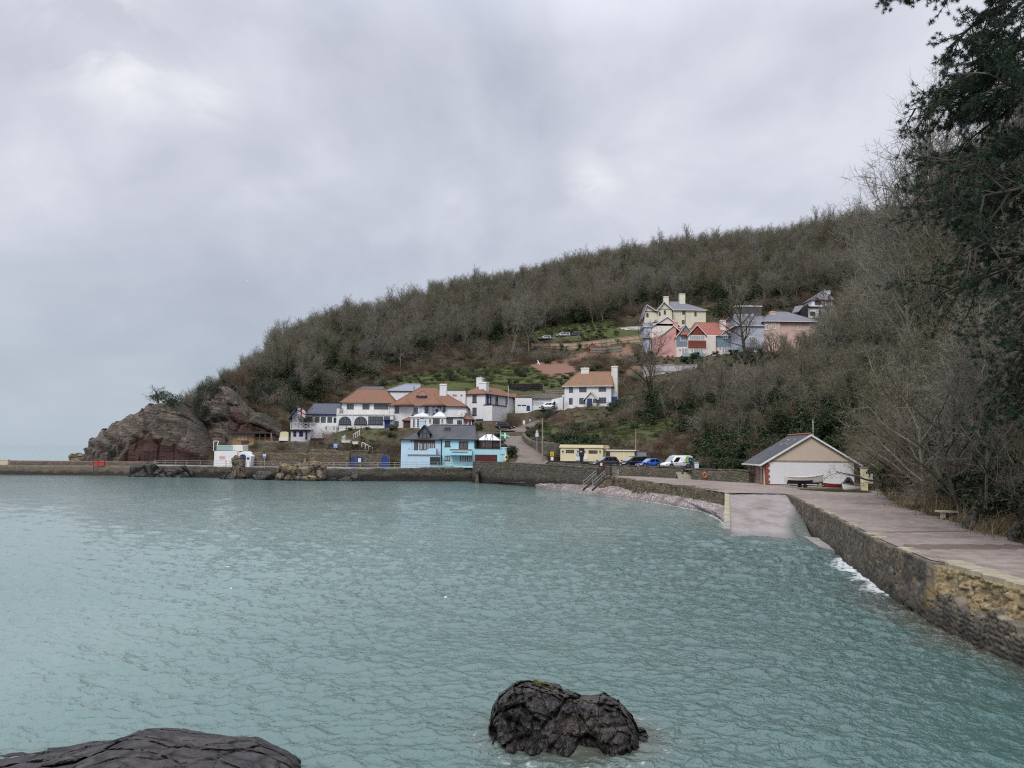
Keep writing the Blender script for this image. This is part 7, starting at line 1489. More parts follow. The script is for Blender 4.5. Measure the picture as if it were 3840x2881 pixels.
p = P(*c8(805, 478), 119.5); t = thing('lifebuoy_box', 'red lifebuoy housing with white label by the railed landing', 'lifebuoy housing', (p.x, p.y, p.z)); m = MB(); m.prism([(-.45, 0), (.5, 0), (.6, 1.3), (.15, 1.75), (-.35, 1.55)], -.15, .15); m.build('housing', M['maroon'], t); m = MB(); m.box(-.15, -.17, .95, .12, -.153, 1.4); m.build('label_plate', M['signwhite'], t)
_b = PZ(*c8(2030, 573), 2.28).y-.12; p = P(*c8(2030, 512), _b); t = thing('lifebuoy', 'orange lifebuoy ring hung on the stone wall', 'lifebuoy', (p.x, p.y-.12, p.z)); m = MB()
n1_, n2_ = 22, 8; vs = [((.29+.075*math.cos(b))*math.cos(a)*.85, .075*math.sin(b), (.29+.075*math.cos(b))*math.sin(a)*1.1) for a in [2*math.pi*i/n1_ for i in range(n1_)] for b in [2*math.pi*j/n2_ for j in range(n2_)]]
m.add(vs, [(i*n2_+j, ((i+1)%n1_)*n2_+j, ((i+1)%n1_)*n2_+(j+1)%n2_, i*n2_+(j+1)%n2_) for i in range(n1_) for j in range(n2_)]); m.build('ring', M['orange'], t, True); m = MB(); m.bar((0, .12, .2), (0, .3, .2), .08); m.build('hook', M['steel'], t)
# info sign
def sign(name, label, px, d, w, h, ph, face, pole='steel', cat='sign', extra=None, z0=None):
    p = P(*px, d); z0 = p.z if z0 is None else z0; t = thing(name, label, cat, (p.x, p.y, z0)); m = MB(); m.bar((0, .03, -.3), (0, .03, ph+h), .07); m.build('post', M[pole], t)
    m = MB(); m.box(-w/2, -.05, ph, w/2, -.008, ph+h); m.build('face', M[face], t); return t
t = sign('information_sign', 'green and white information board on a pole beside the steps', c8(1935, 560), 115.2, .62, 1.45, .95, 'glassgreen', z0=2.25)
m = MB(); m.box(-.28, -.07, 1.36, .28, -.053, 2.08); m.build('white_panel', M['signwhite'], t); m = MB()
for i in range(5): m.box(-.22, -.085, 1.45+i*.12, .2-.04*(i%3), -.072, 1.49+i*.12)
m.build('print_lines', M['silver'], t); m = MB(); m.box(-.28, -.07, 1.0, .28, -.053, 1.3); m.build('green_panel', M['clad'], t)
t = sign('warning_sign', 'yellow notice above a smaller white one by the road junction', c8(222, 345), 131, .58, .74, .78, 'yellow', z0=P(*c8(222, 345), 131).z)
m = MB(); m.box(-.22, -.07, .1, .22, -.012, .66); m.build('white_plate', M['signwhite'], t); m = MB()
for i in range(4): m.box(-.2, -.07, .88+i*.15, .19, -.053, .92+i*.15)
m.build('print_lines', M['black'], t)
p = P(*e5(862, 1290), 152); t = thing('road_sign', 'triangular road warning sign with white plate seen from across the bay', 'road sign', p); hh = P(*e5(872, 530), 152).z-p.z; hb_ = P(*e5(872, 700), 152).z-p.z; hp = P(*e5(872, 805), 152).z-p.z; ht = P(*e5(872, 725), 152).z-p.z
m = MB(); m.bar((0, .05, -.4), (0, .05, hh), .09); m.build('post', M['steel'], t); wd_ = 5.8*152/FP; 
m = MB(); A = [(-wd_, hb_), (wd_, hb_), (0, hh)]; Bq = [(-wd_*.45, hb_+.28), (wd_*.45, hb_+.28), (0, hh-.75)]
m.add([(x, -.04, z) for x, z in A+Bq]+[(x, .0, z) for x, z in A+Bq], [(0,1,4,3),(1,2,5,4),(2,0,3,5),(6,7,10,9),(7,8,11,10),(8,6,9,11)]); m.build('triangle', M['glasswhite'], t)
m = MB(); m.box(-wd_, -.04, hp, wd_, 0, ht); m.build('plate', M['signwhite'], t); m = MB()
for i in range(2): m.box(-wd_*.8, -.055, hp+.12+i*.3, wd_*.8, -.043, hp+.22+i*.3)
m.build('plate_print', M['silver'], t)
# poles and lamps
def pole(label, bpx, tpx, d, r=.13, mat='timberpole', name='telegraph_pole', cat='pole', arm=None):
    b = P(*bpx, d); tp_ = P(*tpx, d); t = thing(name, label, cat, (b.x, b.y, b.z)); m = MB(); m.tube([(0,0,-.6), (tp_.x-b.x, 0, tp_.z-b.z)], [r, r*.75], 8); m.build('post', M[mat], t)
    m = MB(); h = tp_.z-b.z; m.box(-.09, -.2, h*.55, .09, -.1, h*.55+.5) if arm is None else m.bar((-arm, 0, h*.93), (arm, 0, h*.93), .08); m.build('fitting', M['steel'], t); return t
pole('tall bare timber pole at the road junction', c6(1088, 1302), c6(1088, 745), 146, .17)
pole('thin timber pole rising behind the dark people carrier', c8(1212, 300), c8(1216, -30), 139, .12)
pole('slim white pole beside the boathouse roof ridge', d1(1132, 330), d1(1130, 40), 112, .07, 'offwhite')
pole('white flagstaff in front of the red-roofed banner house', c6(665, 640), c6(672, 350), 186, .07, 'offwhite', 'flagstaff')
b = P(*c6(1341, 620), 196); tp_ = P(*c6(1336, 460), 196); t = thing('street_lamp', 'dark lamp post with pale lantern beside the white porch house', 'lamp post', b); m = MB(); hL = tp_.z-b.z; m.tube([(0,0,-.4), (0,0,hL-.5)], [.12,.08], 8); m.build('post', M['black'], t); m = MB(); m.box(-.3, -.3, hL-.5, .3, .3, hL); m.build('lantern', M['glasswhite'], t)
# parking machine, blue garden sign etc
p = P(*c8(571, 372), 132); t = thing('parking_machine', 'black pay machine on a plinth in front of the notice board', 'pay machine', (p.x, p.y, p.z-.1)); m = MB(); m.box(-.28, -.2, 0, .28, .2, 1.2); m.box(-.42, -.28, 1.203, .42, .28, 2.45); m.build('cabinet', M['blackplastic'], t); m = MB(); m.box(-.3, -.3, 1.95, .05, -.285, 2.15); m.build('display', M['silver'], t); m = MB(); m.box(-.45, -.31, 2.453, .45, .3, 2.62); m.build('hood', M['blackplastic'], t)
def board(name, label, px0, px1, d, face, cat='sign', marks=True, group=None):
    a = P(*px0, d); b_ = P(*px1, d); w = (b_.x-a.x)/2; h = (a.z-b_.z)/2; t = thing(name, label, cat, ((a.x+b_.x)/2, d, b_.z), 0, group); m = MB(); m.box(-w, -.05, 0, w, .0, 2*h); m.build('face', M[face], t)
    m = MB(); m.bar((0, .04, -1.), (0, .04, h), .08); m.build('post', M['steel'], t)
    if marks:
        m = MB(); m.box(-w*.7, -.07, 2*h*.72, w*.7, -.053, 2*h*.86); m.box(-w*.6, -.07, 2*h*.36, w*.6, -.053, 2*h*.58); m.box(-w*.7, -.07, 2*h*.12, w*.7, -.053, 2*h*.2); m.build('print', M['signwhite'], t)
    return t
board('garden_sign', 'blue sign with white print standing in the terraced garden', e6(1285, 265), e6(1400, 378), 169, 'signblue')
board('wall_sign', 'small navy sign on the stone wall right of the white kiosk', c2(1443, 1212), c2(1515, 1272), 159.6, 'signnavy')
board('inn_sign', 'small navy board with white emblem in bushes above the road', e5(558, 108), e5(640, 245), 186, 'signnavy')
board('menu_board', 'grey-framed white notice in the shrubs beside the black car', e5(318, 180), e5(408, 335), 184, 'signwhite', marks=False)
p = P(*e5(150, 900), 190)
# ---- stone wall at the road bend
bw = [(e5(330, 640), e5(330, 800), 173), (e5(300, 700), e5(290, 960), 169), (e5(370, 800), e5(370, 1060), 165), (e5(520, 910), e5(520, 1220), 161), (e5(700, 980), e5(700, 1270), 158), (e5(900, 1000), e5(900, 1310), 155), (e5(1150, 1010), e5(1150, 1390), 151.5), (e5(1420, 1060), e5(1420, 1450), 149), (e5(1640, 1070), e5(1640, 1480), 147.5)]
pts = []
for tp_, bp_, d in bw: a = P(*bp_, d); pts.append((a.x, a.y, a.z-.6, P(*tp_, d).z))
stone_strip('bend_wall', 'curved mossy stone retaining wall on the inside of the road bend', 'wall', pts, .7, 'stonegrey', .5, .4, .1, .12, .05, 1, seed=41)
# terrace walls under the inn
def twall(label, lst, d0, seed, mat='stonebrown', dep=None):
    pts = []
    for X, Yb, Yt, d in lst: a = P(X, Yb, d); pts.append((a.x, a.y, a.z-.8, P(X, Yt, d).z))
    return stone_strip('terrace_wall', label, 'wall', pts, .8, mat, .6, .45, .16, .14, .06, 1, seed=seed, group='garden terrace walls')
twall('long brown stone wall behind the quay railing and boulders', [(*c2(1275, 1385), c2(0, 1205)[1], 161), (*e6(10, 700), e6(0, 480)[1], 160), (*e6(750, 720), e6(0, 490)[1], 159), (*e6(1680, 790), e6(0, 480)[1], 157)], 0, 51)
twall('grey stone wall below the small gabled tower house', [(*c2(1335, 1200), c2(0, 1040)[1], 168), (*e6(20, 470), e6(0, 205)[1], 168), (*e6(420, 480), e6(0, 215)[1], 167.5), (*e6(760, 470), e6(0, 240)[1], 168)], 0, 52, 'stonegrey')
twall('broken garden wall under the blue garden sign', [(*e6(740, 500), e6(0, 400)[1], 166), (*e6(1250, 500), e6(0, 420)[1], 165.5), (*e6(1690, 500), e6(0, 455)[1], 165)], 0, 53)
twall('low brown wall on the garden terrace left of the steps', [(*c3(1830, 1330), c3(0, 1215)[1], 175), (*c3(2100, 1330), c3(0, 1225)[1], 174)], 0, 54)
# small stone store with blue door
F = Fac('stone_store', 'flat-topped stone store with narrow blue door and blue notice', 'store', f6(1085, 545), 156.5, pR=f6(1385, 545))
a0, a1, c0, c1 = F.wall(f6(1090, 245), f6(1380, 545), 0, 3, 'stonegrey', 'wall', .6); F.wbox(a0-.15, -.15, c1+.003, a1+.15, 3.1, c1+.3, 'stonegrey', 'coping'); F.door(f6(1092, 338), f6(1150, 530), 0, mat='royal', arch=True); u0, z1 = F.L(*f6(1192, 335)); u1, z0 = F.L(*f6(1280, 440)); nb_ = F.wbox(u0, -.1, z0, u1, -.003, z1, 'royal', 'notice'); F.wbox(u0+(u1-u0)*.25, -.13, z0+.1, u0+(u1-u0)*.8, -.103, z1-.3, 'glasswhite', 'poster', nb_)
F = Fac('walled_doorway', 'stone wall with round-topped royal blue door left of the pale blue house', 'garden wall', f6(1385, 545), 156, pR=f6(1760, 545)); a0, a1, c0, c1 = F.wall(f6(1390, 285), f6(1640, 545), .3, 1.3, 'stonebrown', 'wall', .6); F.wall(f6(1640, 300), f6(1760, 545), .1, 1.3, 'stonebrown', 'door_surround', .6); F.door(f6(1615, 320), f6(1732, 540), .1, mat='royal', arch=True)
# white garden steps rails and sinks on terrace
for lab, a, b, d in (('white handrail of the garden steps beside the fruit-coloured boat planters', e6(1950, 235), e6(2185, 360), 168), ('short white handrail at the top of the garden beside the inn door', c3(1410, 1145), c3(1515, 1080), 174), ('white handrail by the steps under the blue inn door', c3(1965, 1085), c3(2025, 1040), 176), ('white handrail near the blue garden sign', e6(1490, 120), e6(1560, 85), 171)):
    p, q = P(*a, d), P(*b, d); lab = lab.replace(' beside the fruit-coloured boat planters', ' above the stone store'); t = thing('handrail', lab, 'handrail', p); m = MB(); v = q-p; m.bar((0,0,0), v, .14); 
    for k in (0, .33, .66, 1.): m.bar(v*k, v*k-Vector((0,0,1.1)), .12)
    m.build('rail', M['offwhite'], t)
for lab, a, b, d in (('pale upturned boat planter left on the garden terrace', e6(1480, 190), e6(1700, 250), 170), ('smaller pale trough right of the upturned boat planter', e6(1735, 225), e6(1870, 285), 169.5)):
    p0, p1 = P(*a, d), P(*b, d); w = (p1.x-p0.x)/2; t = thing('planter', lab, 'planter', ((p0.x+p1.x)/2, d, p1.z)); h = p0.z-p1.z; m = MB(); m.prism([(-w, h), (w, h), (w*.8, 0), (-w*.8, 0)], -.5, .5); m.build('trough', M['blush'], t); m = MB(); m.box(-w-.05, -.55, h+.003, w+.05, .55, h+.08); m.build('rim', M['offwhite'], t)
# picnic tables by the arched windows
for i, (x0, x1) in enumerate(((905, 1095), (1110, 1310), (1410, 1560), (1570, 1690))):
    p0, p1 = P(*c3(x0, 1078), 179.3), P(*c3(x1, 1078), 179.3); w = (p1.x-p0.x)/2; t = thing('picnic_table', ['weathered picnic table below the slate-roofed wing', 'weathered picnic table under the left arched window', 'weathered picnic table under the right arched window', 'weathered picnic table nearest the wide ground floor window'][i], 'picnic table', ((p0.x+p1.x)/2, 179.3, p0.z), 0, 'garden tables at the inn')
    m = MB(); m.box(-w, -.4, .92, w, .4, 1.0); m.build('table_top', M['palewood'], t)
    for y in (-.85, .6): m = MB(); m.box(-w, y, .52, w, y+.26, .58); m.build('bench_seat', M['palewood'], t)
    m = MB()
    for x in (-w*.7, w*.7): m.bar((x, -.75, 0), (x, -.2, .92), .1); m.bar((x, .75, 0), (x, .2, .92), .1); m.bar((x, -.8, .5), (x, .8, .5), .1)
    m.build('legs', M['palewood'], t); t.children[-1].name = 'trestle'
# fences
def fence(name, label, lst, mat, cap=.12, step=2.6, cat='fence', boards=.32, group=None):
    """lst: (X, Ybottom, Ytop, depth)"""
    pts = [(*P(X, Yb, d), P(X, Yt, d).z) for X, Yb, Yt, d in lst]; o = Vector(pts[0][:3]); t = thing(name, label, cat, o, 0, group); S = resample(pts, boards); m = MB()
    for a, b in zip(S[:-1], S[1:]):
        a_ = Vector(a[:3])-o; b_ = Vector(b[:3])-o; j = random.uniform(-.02, .02); m.add([(a_.x, a_.y+j, a_.z-.3), (b_.x, b_.y+j, b_.z-.3), (b_.x, b_.y+j, b[3]-o.z+j), (a_.x, a_.y+j, a[3]-o.z+j), (a_.x, a_.y+j+.04, a_.z-.3), (b_.x, b_.y+j+.04, b_.z-.3), (b_.x, b_.y+j+.04, b[3]-o.z+j), (a_.x, a_.y+j+.04, a[3]-o.z+j)], [(0,1,2,3),(7,6,5,4),(0,4,5,1),(1,5,6,2),(2,6,7,3),(3,7,4,0)])
    m.build('boards', M[mat], t, fix=False); t.children[-1].name = 'board_panel'
    S2 = resample(pts, step); m = MB(); r_ = MB()
    for k, a in enumerate(S2):
        a_ = Vector(a[:3])-o; m.bar((a_.x, a_.y-.09, a_.z-.3), (a_.x, a_.y-.09, a[3]-o.z+.06), .13)
        if k:
            p = S2[k-1]; 
            for f in (.06, .5, .97): r_.bar((p[0]-o.x, p[1]-o.y-.06, p[2]-o.z+(p[3]-p[2])*f), (a[0]-o.x, a[1]-o.y-.06, a[2]-o.z+(a[3]-a[2])*f), .09)
    m.build('fence_post', M[mat], t, fix=False); r_.build('fence_rail', M[mat], t, fix=False); return t
fence('timber_fence', 'long tan timber fence curving across the hillside below parked cars', [(*e7(525, 440), e7(0, 345)[1], 246), (*e7(800, 440), e7(0, 345)[1], 245), (*e7(1080, 430), e7(0, 345)[1], 244), (*e7(1400, 405), e7(0, 312)[1], 244), (*e7(1700, 385), e7(0, 275)[1], 244), (*e7(1950, 360), e7(0, 245)[1], 244), (*e7(2165, 335), e7(0, 215)[1], 244)], 'fencetan')
fence('garden_fence', 'pale upright-boarded fence along the terrace left of the porch house, lower run', [(*e8(400, 640), e8(0, 530)[1], 206), (*e8(850, 690), e8(0, 540)[1], 205), (*e8(1160, 660), e8(0, 490)[1], 204), (*e8(1560, 680), e8(0, 520)[1], 203), (*e8(1980, 650), e8(0, 550)[1], 203)], 'greywood', group='terrace fences')
fence('garden_fence', 'pale upright-boarded fence along the upper terrace beside the porch house', [(*e8(1330, 480), e8(0, 360)[1], 209), (*e8(1650, 500), e8(0, 365)[1], 208), (*e8(1985, 520), e8(0, 365)[1], 208)], 'greywood', group='terrace fences')
fence('dark_fence', 'dark boarded fence below the green bank behind the red-roofed house', [(*e8(80, 300), e8(0, 195)[1], 213), (*e8(360, 480), e8(0, 195)[1], 213), (*e8(880, 330), e8(0, 195)[1], 213), (*e8(1240, 330), e8(0, 200)[1], 213)], 'darkfence')
fence('cream_wall', 'long low pale wall on the hill left of the yellow villa', [(*c7(-100, 548), c7(0, 520)[1], 262), (*c7(60, 530), c7(0, 500)[1], 262), (*c7(205, 520), c7(0, 492)[1], 262)], 'offwhite', cat='wall', boards=3.)
fence('screen_panel', 'white sheeted hoarding with pink posts below the red-roofed house', [(*c7(200, 1010), c7(0, 895)[1], 222), (*c7(440, 1015), c7(0, 885)[1], 222), (*c7(735, 1010), c7(0, 885)[1], 222)], 'tarp', step=5., cat='hoarding', boards=2.)
fence('shed_fence', 'grey weathered boarded fence beside the small brick store on the hill', [(*e7(1400, 485), e7(0, 405)[1], 238), (*e7(1590, 490), e7(0, 405)[1], 238), (*e7(1860, 470), e7(0, 365)[1], 238)], 'greywood')
F = Fac('brick_store', 'small brick store with dark arched opening on the hillside path', 'store', e7(1365, 485), 239, pR=e7(1490, 485)); a0, a1, c0, c1 = F.wall(e7(1365, 400), e7(1490, 485), 0, 3, 'brick', 'wall', 1); F.gab(a0, a1, 0, 3, c1, c1+1.1, 'redtile', .2, .2, 'brick', None, 'roof'); F.door(e7(1410, 430), e7(1445, 480), 0, mat='black', arch=True)
# hillside steps
p = P(*c4(1425, 300), 214); t = thing('hillside_steps', 'dark timber steps climbing the bank behind the white chimney', 'steps', p); m = MB()
for i in range(9): m.box(-1.4+.05*i, i*.5, -2.6+i*.55, 1.2+.05*i, i*.5+.6, -2.45+i*.55)
m.build('treads', M['darkfence'], t); m = MB(); m.bar((-1.5, 0, -1.8), (-1.2, 4.4, 3.4), .12); m.build('side_rail', M['greywood'], t)
# loose stones on the wall above the shingle
rr = random.Random(4)
for i, (x, y, s) in enumerate(((885, 640, 1.5), (1230, 640, .9), (1470, 660, .8))):
    p = PZ(*c8(x, y), 1.0); p.y -= 1.2; rock('boulder', ['tumbled pale boulders beside the beach steps', 'fallen lump of masonry under the ruined wall', 'fallen dark stone against the ruined wall'][i], (p.x, p.y, 1.0), [(-s, -.2), (-s*.7, s*.6), (-s*.1, s*.95), (s*.4, s*.75), (s, -.2)], s*.7, 'stoneruin', (24, 18), -.4, .2, .9, 60+i, fac=.12)
# ---- gulls
def gull(label, pos, yaw, span=1.3, up=.3, bank=0.):
    t = thing('seagull', label, 'gull', pos, R(yaw)); m = MB(); m.tube([(-.32,0,.02), (-.18,0,0), (0,0,-.01), (.18,0,.02), (.28,0,.04), (.36,0,.03)], [.02,.07,.09,.075,.05,.012], 8); m.build('body', M['signwhite'], t, True)
    for s in (-1, 1):
        m = MB(); a, b, c_ = (0, s*.05, .03), (-.03, s*span*.25, up*.6+.03), (-.14, s*span*.5, up*.45); w0, w1 = .11, .10
        m.add([(a[0]+w0, a[1], a[2]), (a[0]-w0, a[1], a[2]), (b[0]+w1, b[1], b[2]), (b[0]-w1, b[1], b[2]), (c_[0], c_[1], c_[2])]+[(a[0]+w0, a[1], a[2]-.02), (a[0]-w0, a[1], a[2]-.02), (b[0]+w1, b[1], b[2]-.02), (b[0]-w1, b[1], b[2]-.02)], [(0,1,3,2), (2,3,4), (5,7,8,6), (7,4,8), (0,2,7,5), (1,6,8,3), (2,4,7), (3,8,4)]); m.build('wing', M['glasswhite'], t, False, False)
    t.rotation_euler = (R(bank), 0, R(yaw)); return t
gull('white gull gliding past the red earth bank on the hillside', P(*c6(1040, 75), 170), 20, 2.2, .5, 35)
gull('small gull flying in the grey sky above the wooded ridge', P(930, 1058, 210), 60, 1.9, .35, 30)
# ---- person by the white car
p = P(*e8(1650, 1010), 197.5); pt = thing('person', 'person in dark coat standing beside the white end wall near the parked white car', 'person', (p.x, p.y, p.z))
me = bpy.data.meshes.new('body'); J = [(0,0,.95,.15),(0,0,1.2,.17),(0,0,1.42,.16),(0,0,1.55,.065),(0,-.02,1.70,.10),(.10,0,.85,.10),(.11,-.02,.48,.075),(.11,.02,.08,.055),(.11,-.12,.04,.05),(-.10,0,.85,.10),(-.12,-.03,.48,.075),(-.12,.02,.08,.055),(-.12,-.12,.04,.05),(.24,0,1.40,.075),(.30,-.02,1.12,.055),(.22,-.2,.98,.045),(-.24,0,1.40,.075),(-.30,-.02,1.12,.055),(-.22,-.2,.98,.045)]
ED = [(0,1),(1,2),(2,3),(3,4),(0,5),(5,6),(6,7),(7,8),(0,9),(9,10),(10,11),(11,12),(2,13),(13,14),(14,15),(2,16),(16,17),(17,18)]
me.from_pydata([j[:3] for j in J], ED, []); ob = bpy.data.objects.new('body', me); COL.objects.link(ob); ob.parent = pt; sk_ = ob.modifiers.new('skin', 'SKIN')
for i, j in enumerate(J): me.skin_vertices[0].data[i].radius = (j[3], j[3])
me.skin_vertices[0].data[0].use_root = True; ob.modifiers.new('sub', 'SUBSURF').render_levels = 1; me.materials.append(M['black'])
m = MB(); m.tube([(0,-.10,1.62), (0,-.115,1.70), (0,-.10,1.77)], [.05,.075,.05], 8); m.build('face', M['skin'], pt, True); m = MB(); m.tube([(0,.0,1.70), (0,.0,1.80), (0,0,1.83)], [.115,.10,.04], 10); m.build('hair', M['brownwood'], pt, True)
# ================================================================== TREES AND UNDERGROWTH
def leafmat(name, c0, c1, rough=.6, spec=.25, trans=0.):
    t = NT(name); o = t.coord(); oi = t.n('ShaderNodeObjectInfo').outputs['Random']; n1 = t.noise(o, 1.1, 4); n2 = t.noise(o, 9, 2)
    f = t.math('ADD', t.math('MULTIPLY', n1, .6), t.math('MULTIPLY', n2, .4)); c = t.mix(t.ramp(f, [(.35, 0.), (.65, 1.)]), c0, c1)
    c = t.mix(oi, c, t.mix(1., c, (.75,.72,.62), 'MULTIPLY')); return t.fin(c, rough, None, spec)
M['bark'] = leafmat('grey_bark', (.15,.138,.115), (.33,.305,.26), .9, .1)
M['barkdark'] = leafmat('dark_bark', (.06,.053,.045), (.125,.112,.094), .9, .1)
M['twig'] = leafmat('winter_twigs', (.160,.147,.125), (.255,.238,.20), .9, .1)
M['twigolive'] = leafmat('lichened_twigs', (.140,.135,.098), (.225,.215,.155), .9, .1)
M['twigred'] = leafmat('reddish_twigs', (.13,.078,.062), (.19,.125,.095), .9, .1)
M['ivy'] = leafmat('ivy_leaves', (.020,.036,.014), (.052,.082,.03), .5, .35)
M['ever'] = leafmat('evergreen_leaves', (.020,.034,.017), (.048,.072,.033), .55, .3)
M['everlight'] = leafmat('light_green_leaves', (.042,.058,.022), (.085,.11,.042), .6, .3)
M['bramble'] = leafmat('bramble_stems', (.10,.072,.052), (.175,.135,.098), .9, .1)
M['drygrass'] = leafmat('dry_grass', (.20,.165,.095), (.36,.30,.19), .9, .1)
M['greengrass'] = leafmat('green_grass', (.065,.076,.032), (.12,.132,.06), .8, .15)
M['needle'] = leafmat('pine_needles', (.020,.038,.024), (.05,.085,.05), .55, .25)
class TB:
    """fast accumulator of triangles/quads with python lists"""
    def __init__(s): s.v = []; s.f = []
    def blade(s, p, q, w, rng_):
        d = q-p; a = d.cross(Vector((rng_.uniform(-1,1), rng_.uniform(-1,1), rng_.uniform(-1,1))));
        if a.length < 1e-6: return
        a = a.normalized()*w; n = len(s.v); s.v += [p-a, p+a, q]; s.f.append((n, n+1, n+2))
    def tube(s, pts, rad, n):
        m = MB(); m.tube(pts, rad, n, False); k = len(s.v); s.v += m.v; s.f += [tuple(i+k for i in f) for f in m.f]
    def leaf(s, c, size, rng_, down=0.):
        n = Vector((rng_.gauss(0,1), rng_.gauss(0,1), rng_.gauss(.4,1))).normalized(); a = n.orthogonal().normalized(); a.rotate(Matrix.Rotation(rng_.uniform(0, 6.28), 3, n)); b = n.cross(a)*.6; k = len(s.v)
        c = Vector(c); s.v += [c-a*size, c+b*size*.8, c+a*size, c-b*size*.8]; s.f.append((k, k+1, k+2, k+3))
    def mesh(s, name, mat):
        me = bpy.data.meshes.new(name); me.from_pydata([tuple(v) for v in s.v], [], s.f); me.materials.append(M[mat]); me.update(); return me
def rdir(rng_): return Vector((rng_.gauss(0,1), rng_.gauss(0,1), rng_.gauss(0,1))).normalized()
def make_tree(seed, H, cr, tr, first=.3, nl=9, stems=1, n2=6, n3=6, n4=5, tw=.02, up0=20, up1=70, ivy=0, twigmat='twig', bark='bark', droop=0., lean=0., ivyh=.6, wob=.06, th=.82, lk=None):
    rg = random.Random(seed); T = TB(); W_ = TB(); I = TB()
    def curve(p, d, L, n, trop, wb):
        pts = [p]; d = d.normalized()
        for i in range(n): d = (d+rdir(rg)*wb+Vector((0,0,trop))).normalized(); p = p+d*(L/n); pts.append(p)
        return pts
    for st in range(stems):
        az = rg.uniform(0, 6.28); d0 = Vector((math.cos(az)*(.35 if stems > 1 else lean), math.sin(az)*(.35 if stems > 1 else lean), 1)); base = Vector((math.cos(az)*.3, math.sin(az)*.3, -.5)) if stems > 1 else Vector((0,0,-.5))
        pts = curve(base, d0, H*th*(rg.uniform(.75, 1) if stems > 1 else 1), 8, .06, wob); r = [tr*(1-.78*i/8)*(.7 if stems > 1 else 1) for i in range(9)]; r[0] *= 1.35; T.tube(pts, r, 7)
        def at(t): 
            x = t*8; i = min(int(x), 7); return pts[i].lerp(pts[i+1], x-i)
        nn = max(4, nl//stems)
        for i in range(nn):
            t = first+(1-first)*(i+.5*rg.random())/nn; a = i*2.4+rg.uniform(-.5, .5)+st; el = R(up0+(up1-up0)*t+rg.uniform(-12, 12)); L = (cr*(1.12-.36*t) if not lk else cr*(.75+lk*t))*rg.uniform(.8, 1.15)
            d = Vector((math.cos(a)*math.cos(el), math.sin(a)*math.cos(el), math.sin(el))); P1 = curve(at(t), d, L, 6, .07-droop, .17); R1 = [tr*.42*(1-.8*k/6)*(1.1-.4*t) for k in range(7)]; T.tube(P1, R1, 5)
            for j in range(n2):
                u = .2+.8*(j+rg.random()*.6)/n2; x = min(u*6, 5.99); k = int(x); q = P1[k].lerp(P1[k+1], x-k); dd = (P1[k+1]-P1[k]).normalized(); dd = (dd*.75+rdir(rg)*.75+Vector((0,0,.15-droop))).normalized(); L2 = L*.45*(1.1-.5*u)*rg.uniform(.7, 1.25); P2 = curve(q, dd, L2, 4, .05-droop, .22)
                rr2 = max(tr*.11, tw*1.5); W_.tube(P2, [rr2, rr2*.8, rr2*.6, rr2*.45, rr2*.3], 3)
                for m in range(n3):
                    u2 = .15+.85*(m+rg.random())/n3; x = min(u2*4, 3.99); k2 = int(x); q2 = P2[k2].lerp(P2[k2+1], x-k2); d2_ = ((P2[k2+1]-P2[k2]).normalized()*.7+rdir(rg)*.8+Vector((0,0,.12-droop))).normalized(); L3 = L2*.5*rg.uniform(.6, 1.2); e2 = q2+d2_*L3; W_.blade(q2, e2, tw*1.2, rg)
                    for z in range(n4):
                        q3 = q2.lerp(e2, rg.uniform(.2, 1)); d3_ = (d2_*.6+rdir(rg)*.85+Vector((0,0,.1-droop))).normalized(); W_.blade(q3, q3+d3_*L3*rg.uniform(.45, .95), tw*.8, rg)
        for _ in range(ivy//stems):
            t = rg.random()**1.2*ivyh; p = at(t); a = rg.uniform(0, 6.28); rad = tr*(1.2-t*.6)+abs(rg.gauss(0, .35))*(1.1-t*.5); I.leaf(p+Vector((math.cos(a)*rad, math.sin(a)*rad, rg.uniform(-.3, .3))), rg.uniform(.09, .2), rg)
        if ivy:
            for _ in range(ivy//2//stems):
                t = rg.random()**.8*min(1, ivyh*1.4); p = at(t); I.leaf(p+rdir(rg)*abs(rg.gauss(0, .9)), rg.uniform(.1, .2), rg)
    return dict(trunk=T.mesh('trunk', bark), crown=W_.mesh('crown', twigmat), ivy=I.mesh('ivy', 'ivy') if ivy else None, H=H)
def make_bush(seed, r, h, n, size, mat, trunk_h=.0, blobs=7, bark='barkdark', name='crown'):
    rg = random.Random(seed); L = TB(); T = TB(); bl = [(Vector((rg.uniform(-.6,.6)*r, rg.uniform(-.6,.6)*r, trunk_h+h*rg.uniform(.25, .8))), rg.uniform(.35, .6)) for _ in range(blobs)]
    for _ in range(n):
        c, k = rg.choice(bl); d = rdir(rg); rad = k*(rg.random()**.35); p = c+Vector((d.x*r*rad, d.y*r*rad, d.z*h*.6*rad)); L.leaf(p, size*rg.uniform(.6, 1.3), rg)
    T.tube([Vector((0,0,-.4)), Vector((rg.uniform(-.1,.1), 0, trunk_h+h*.5))], [max(.05, r*.07), max(.03, r*.03)], 6)
    for c, k in bl: T.tube([Vector((0,0,trunk_h*.6+.1)), c], [max(.04, r*.035), .02], 4)
    return dict(trunk=T.mesh('trunk', bark), crown=L.mesh(name, mat), ivy=None, H=h+trunk_h)
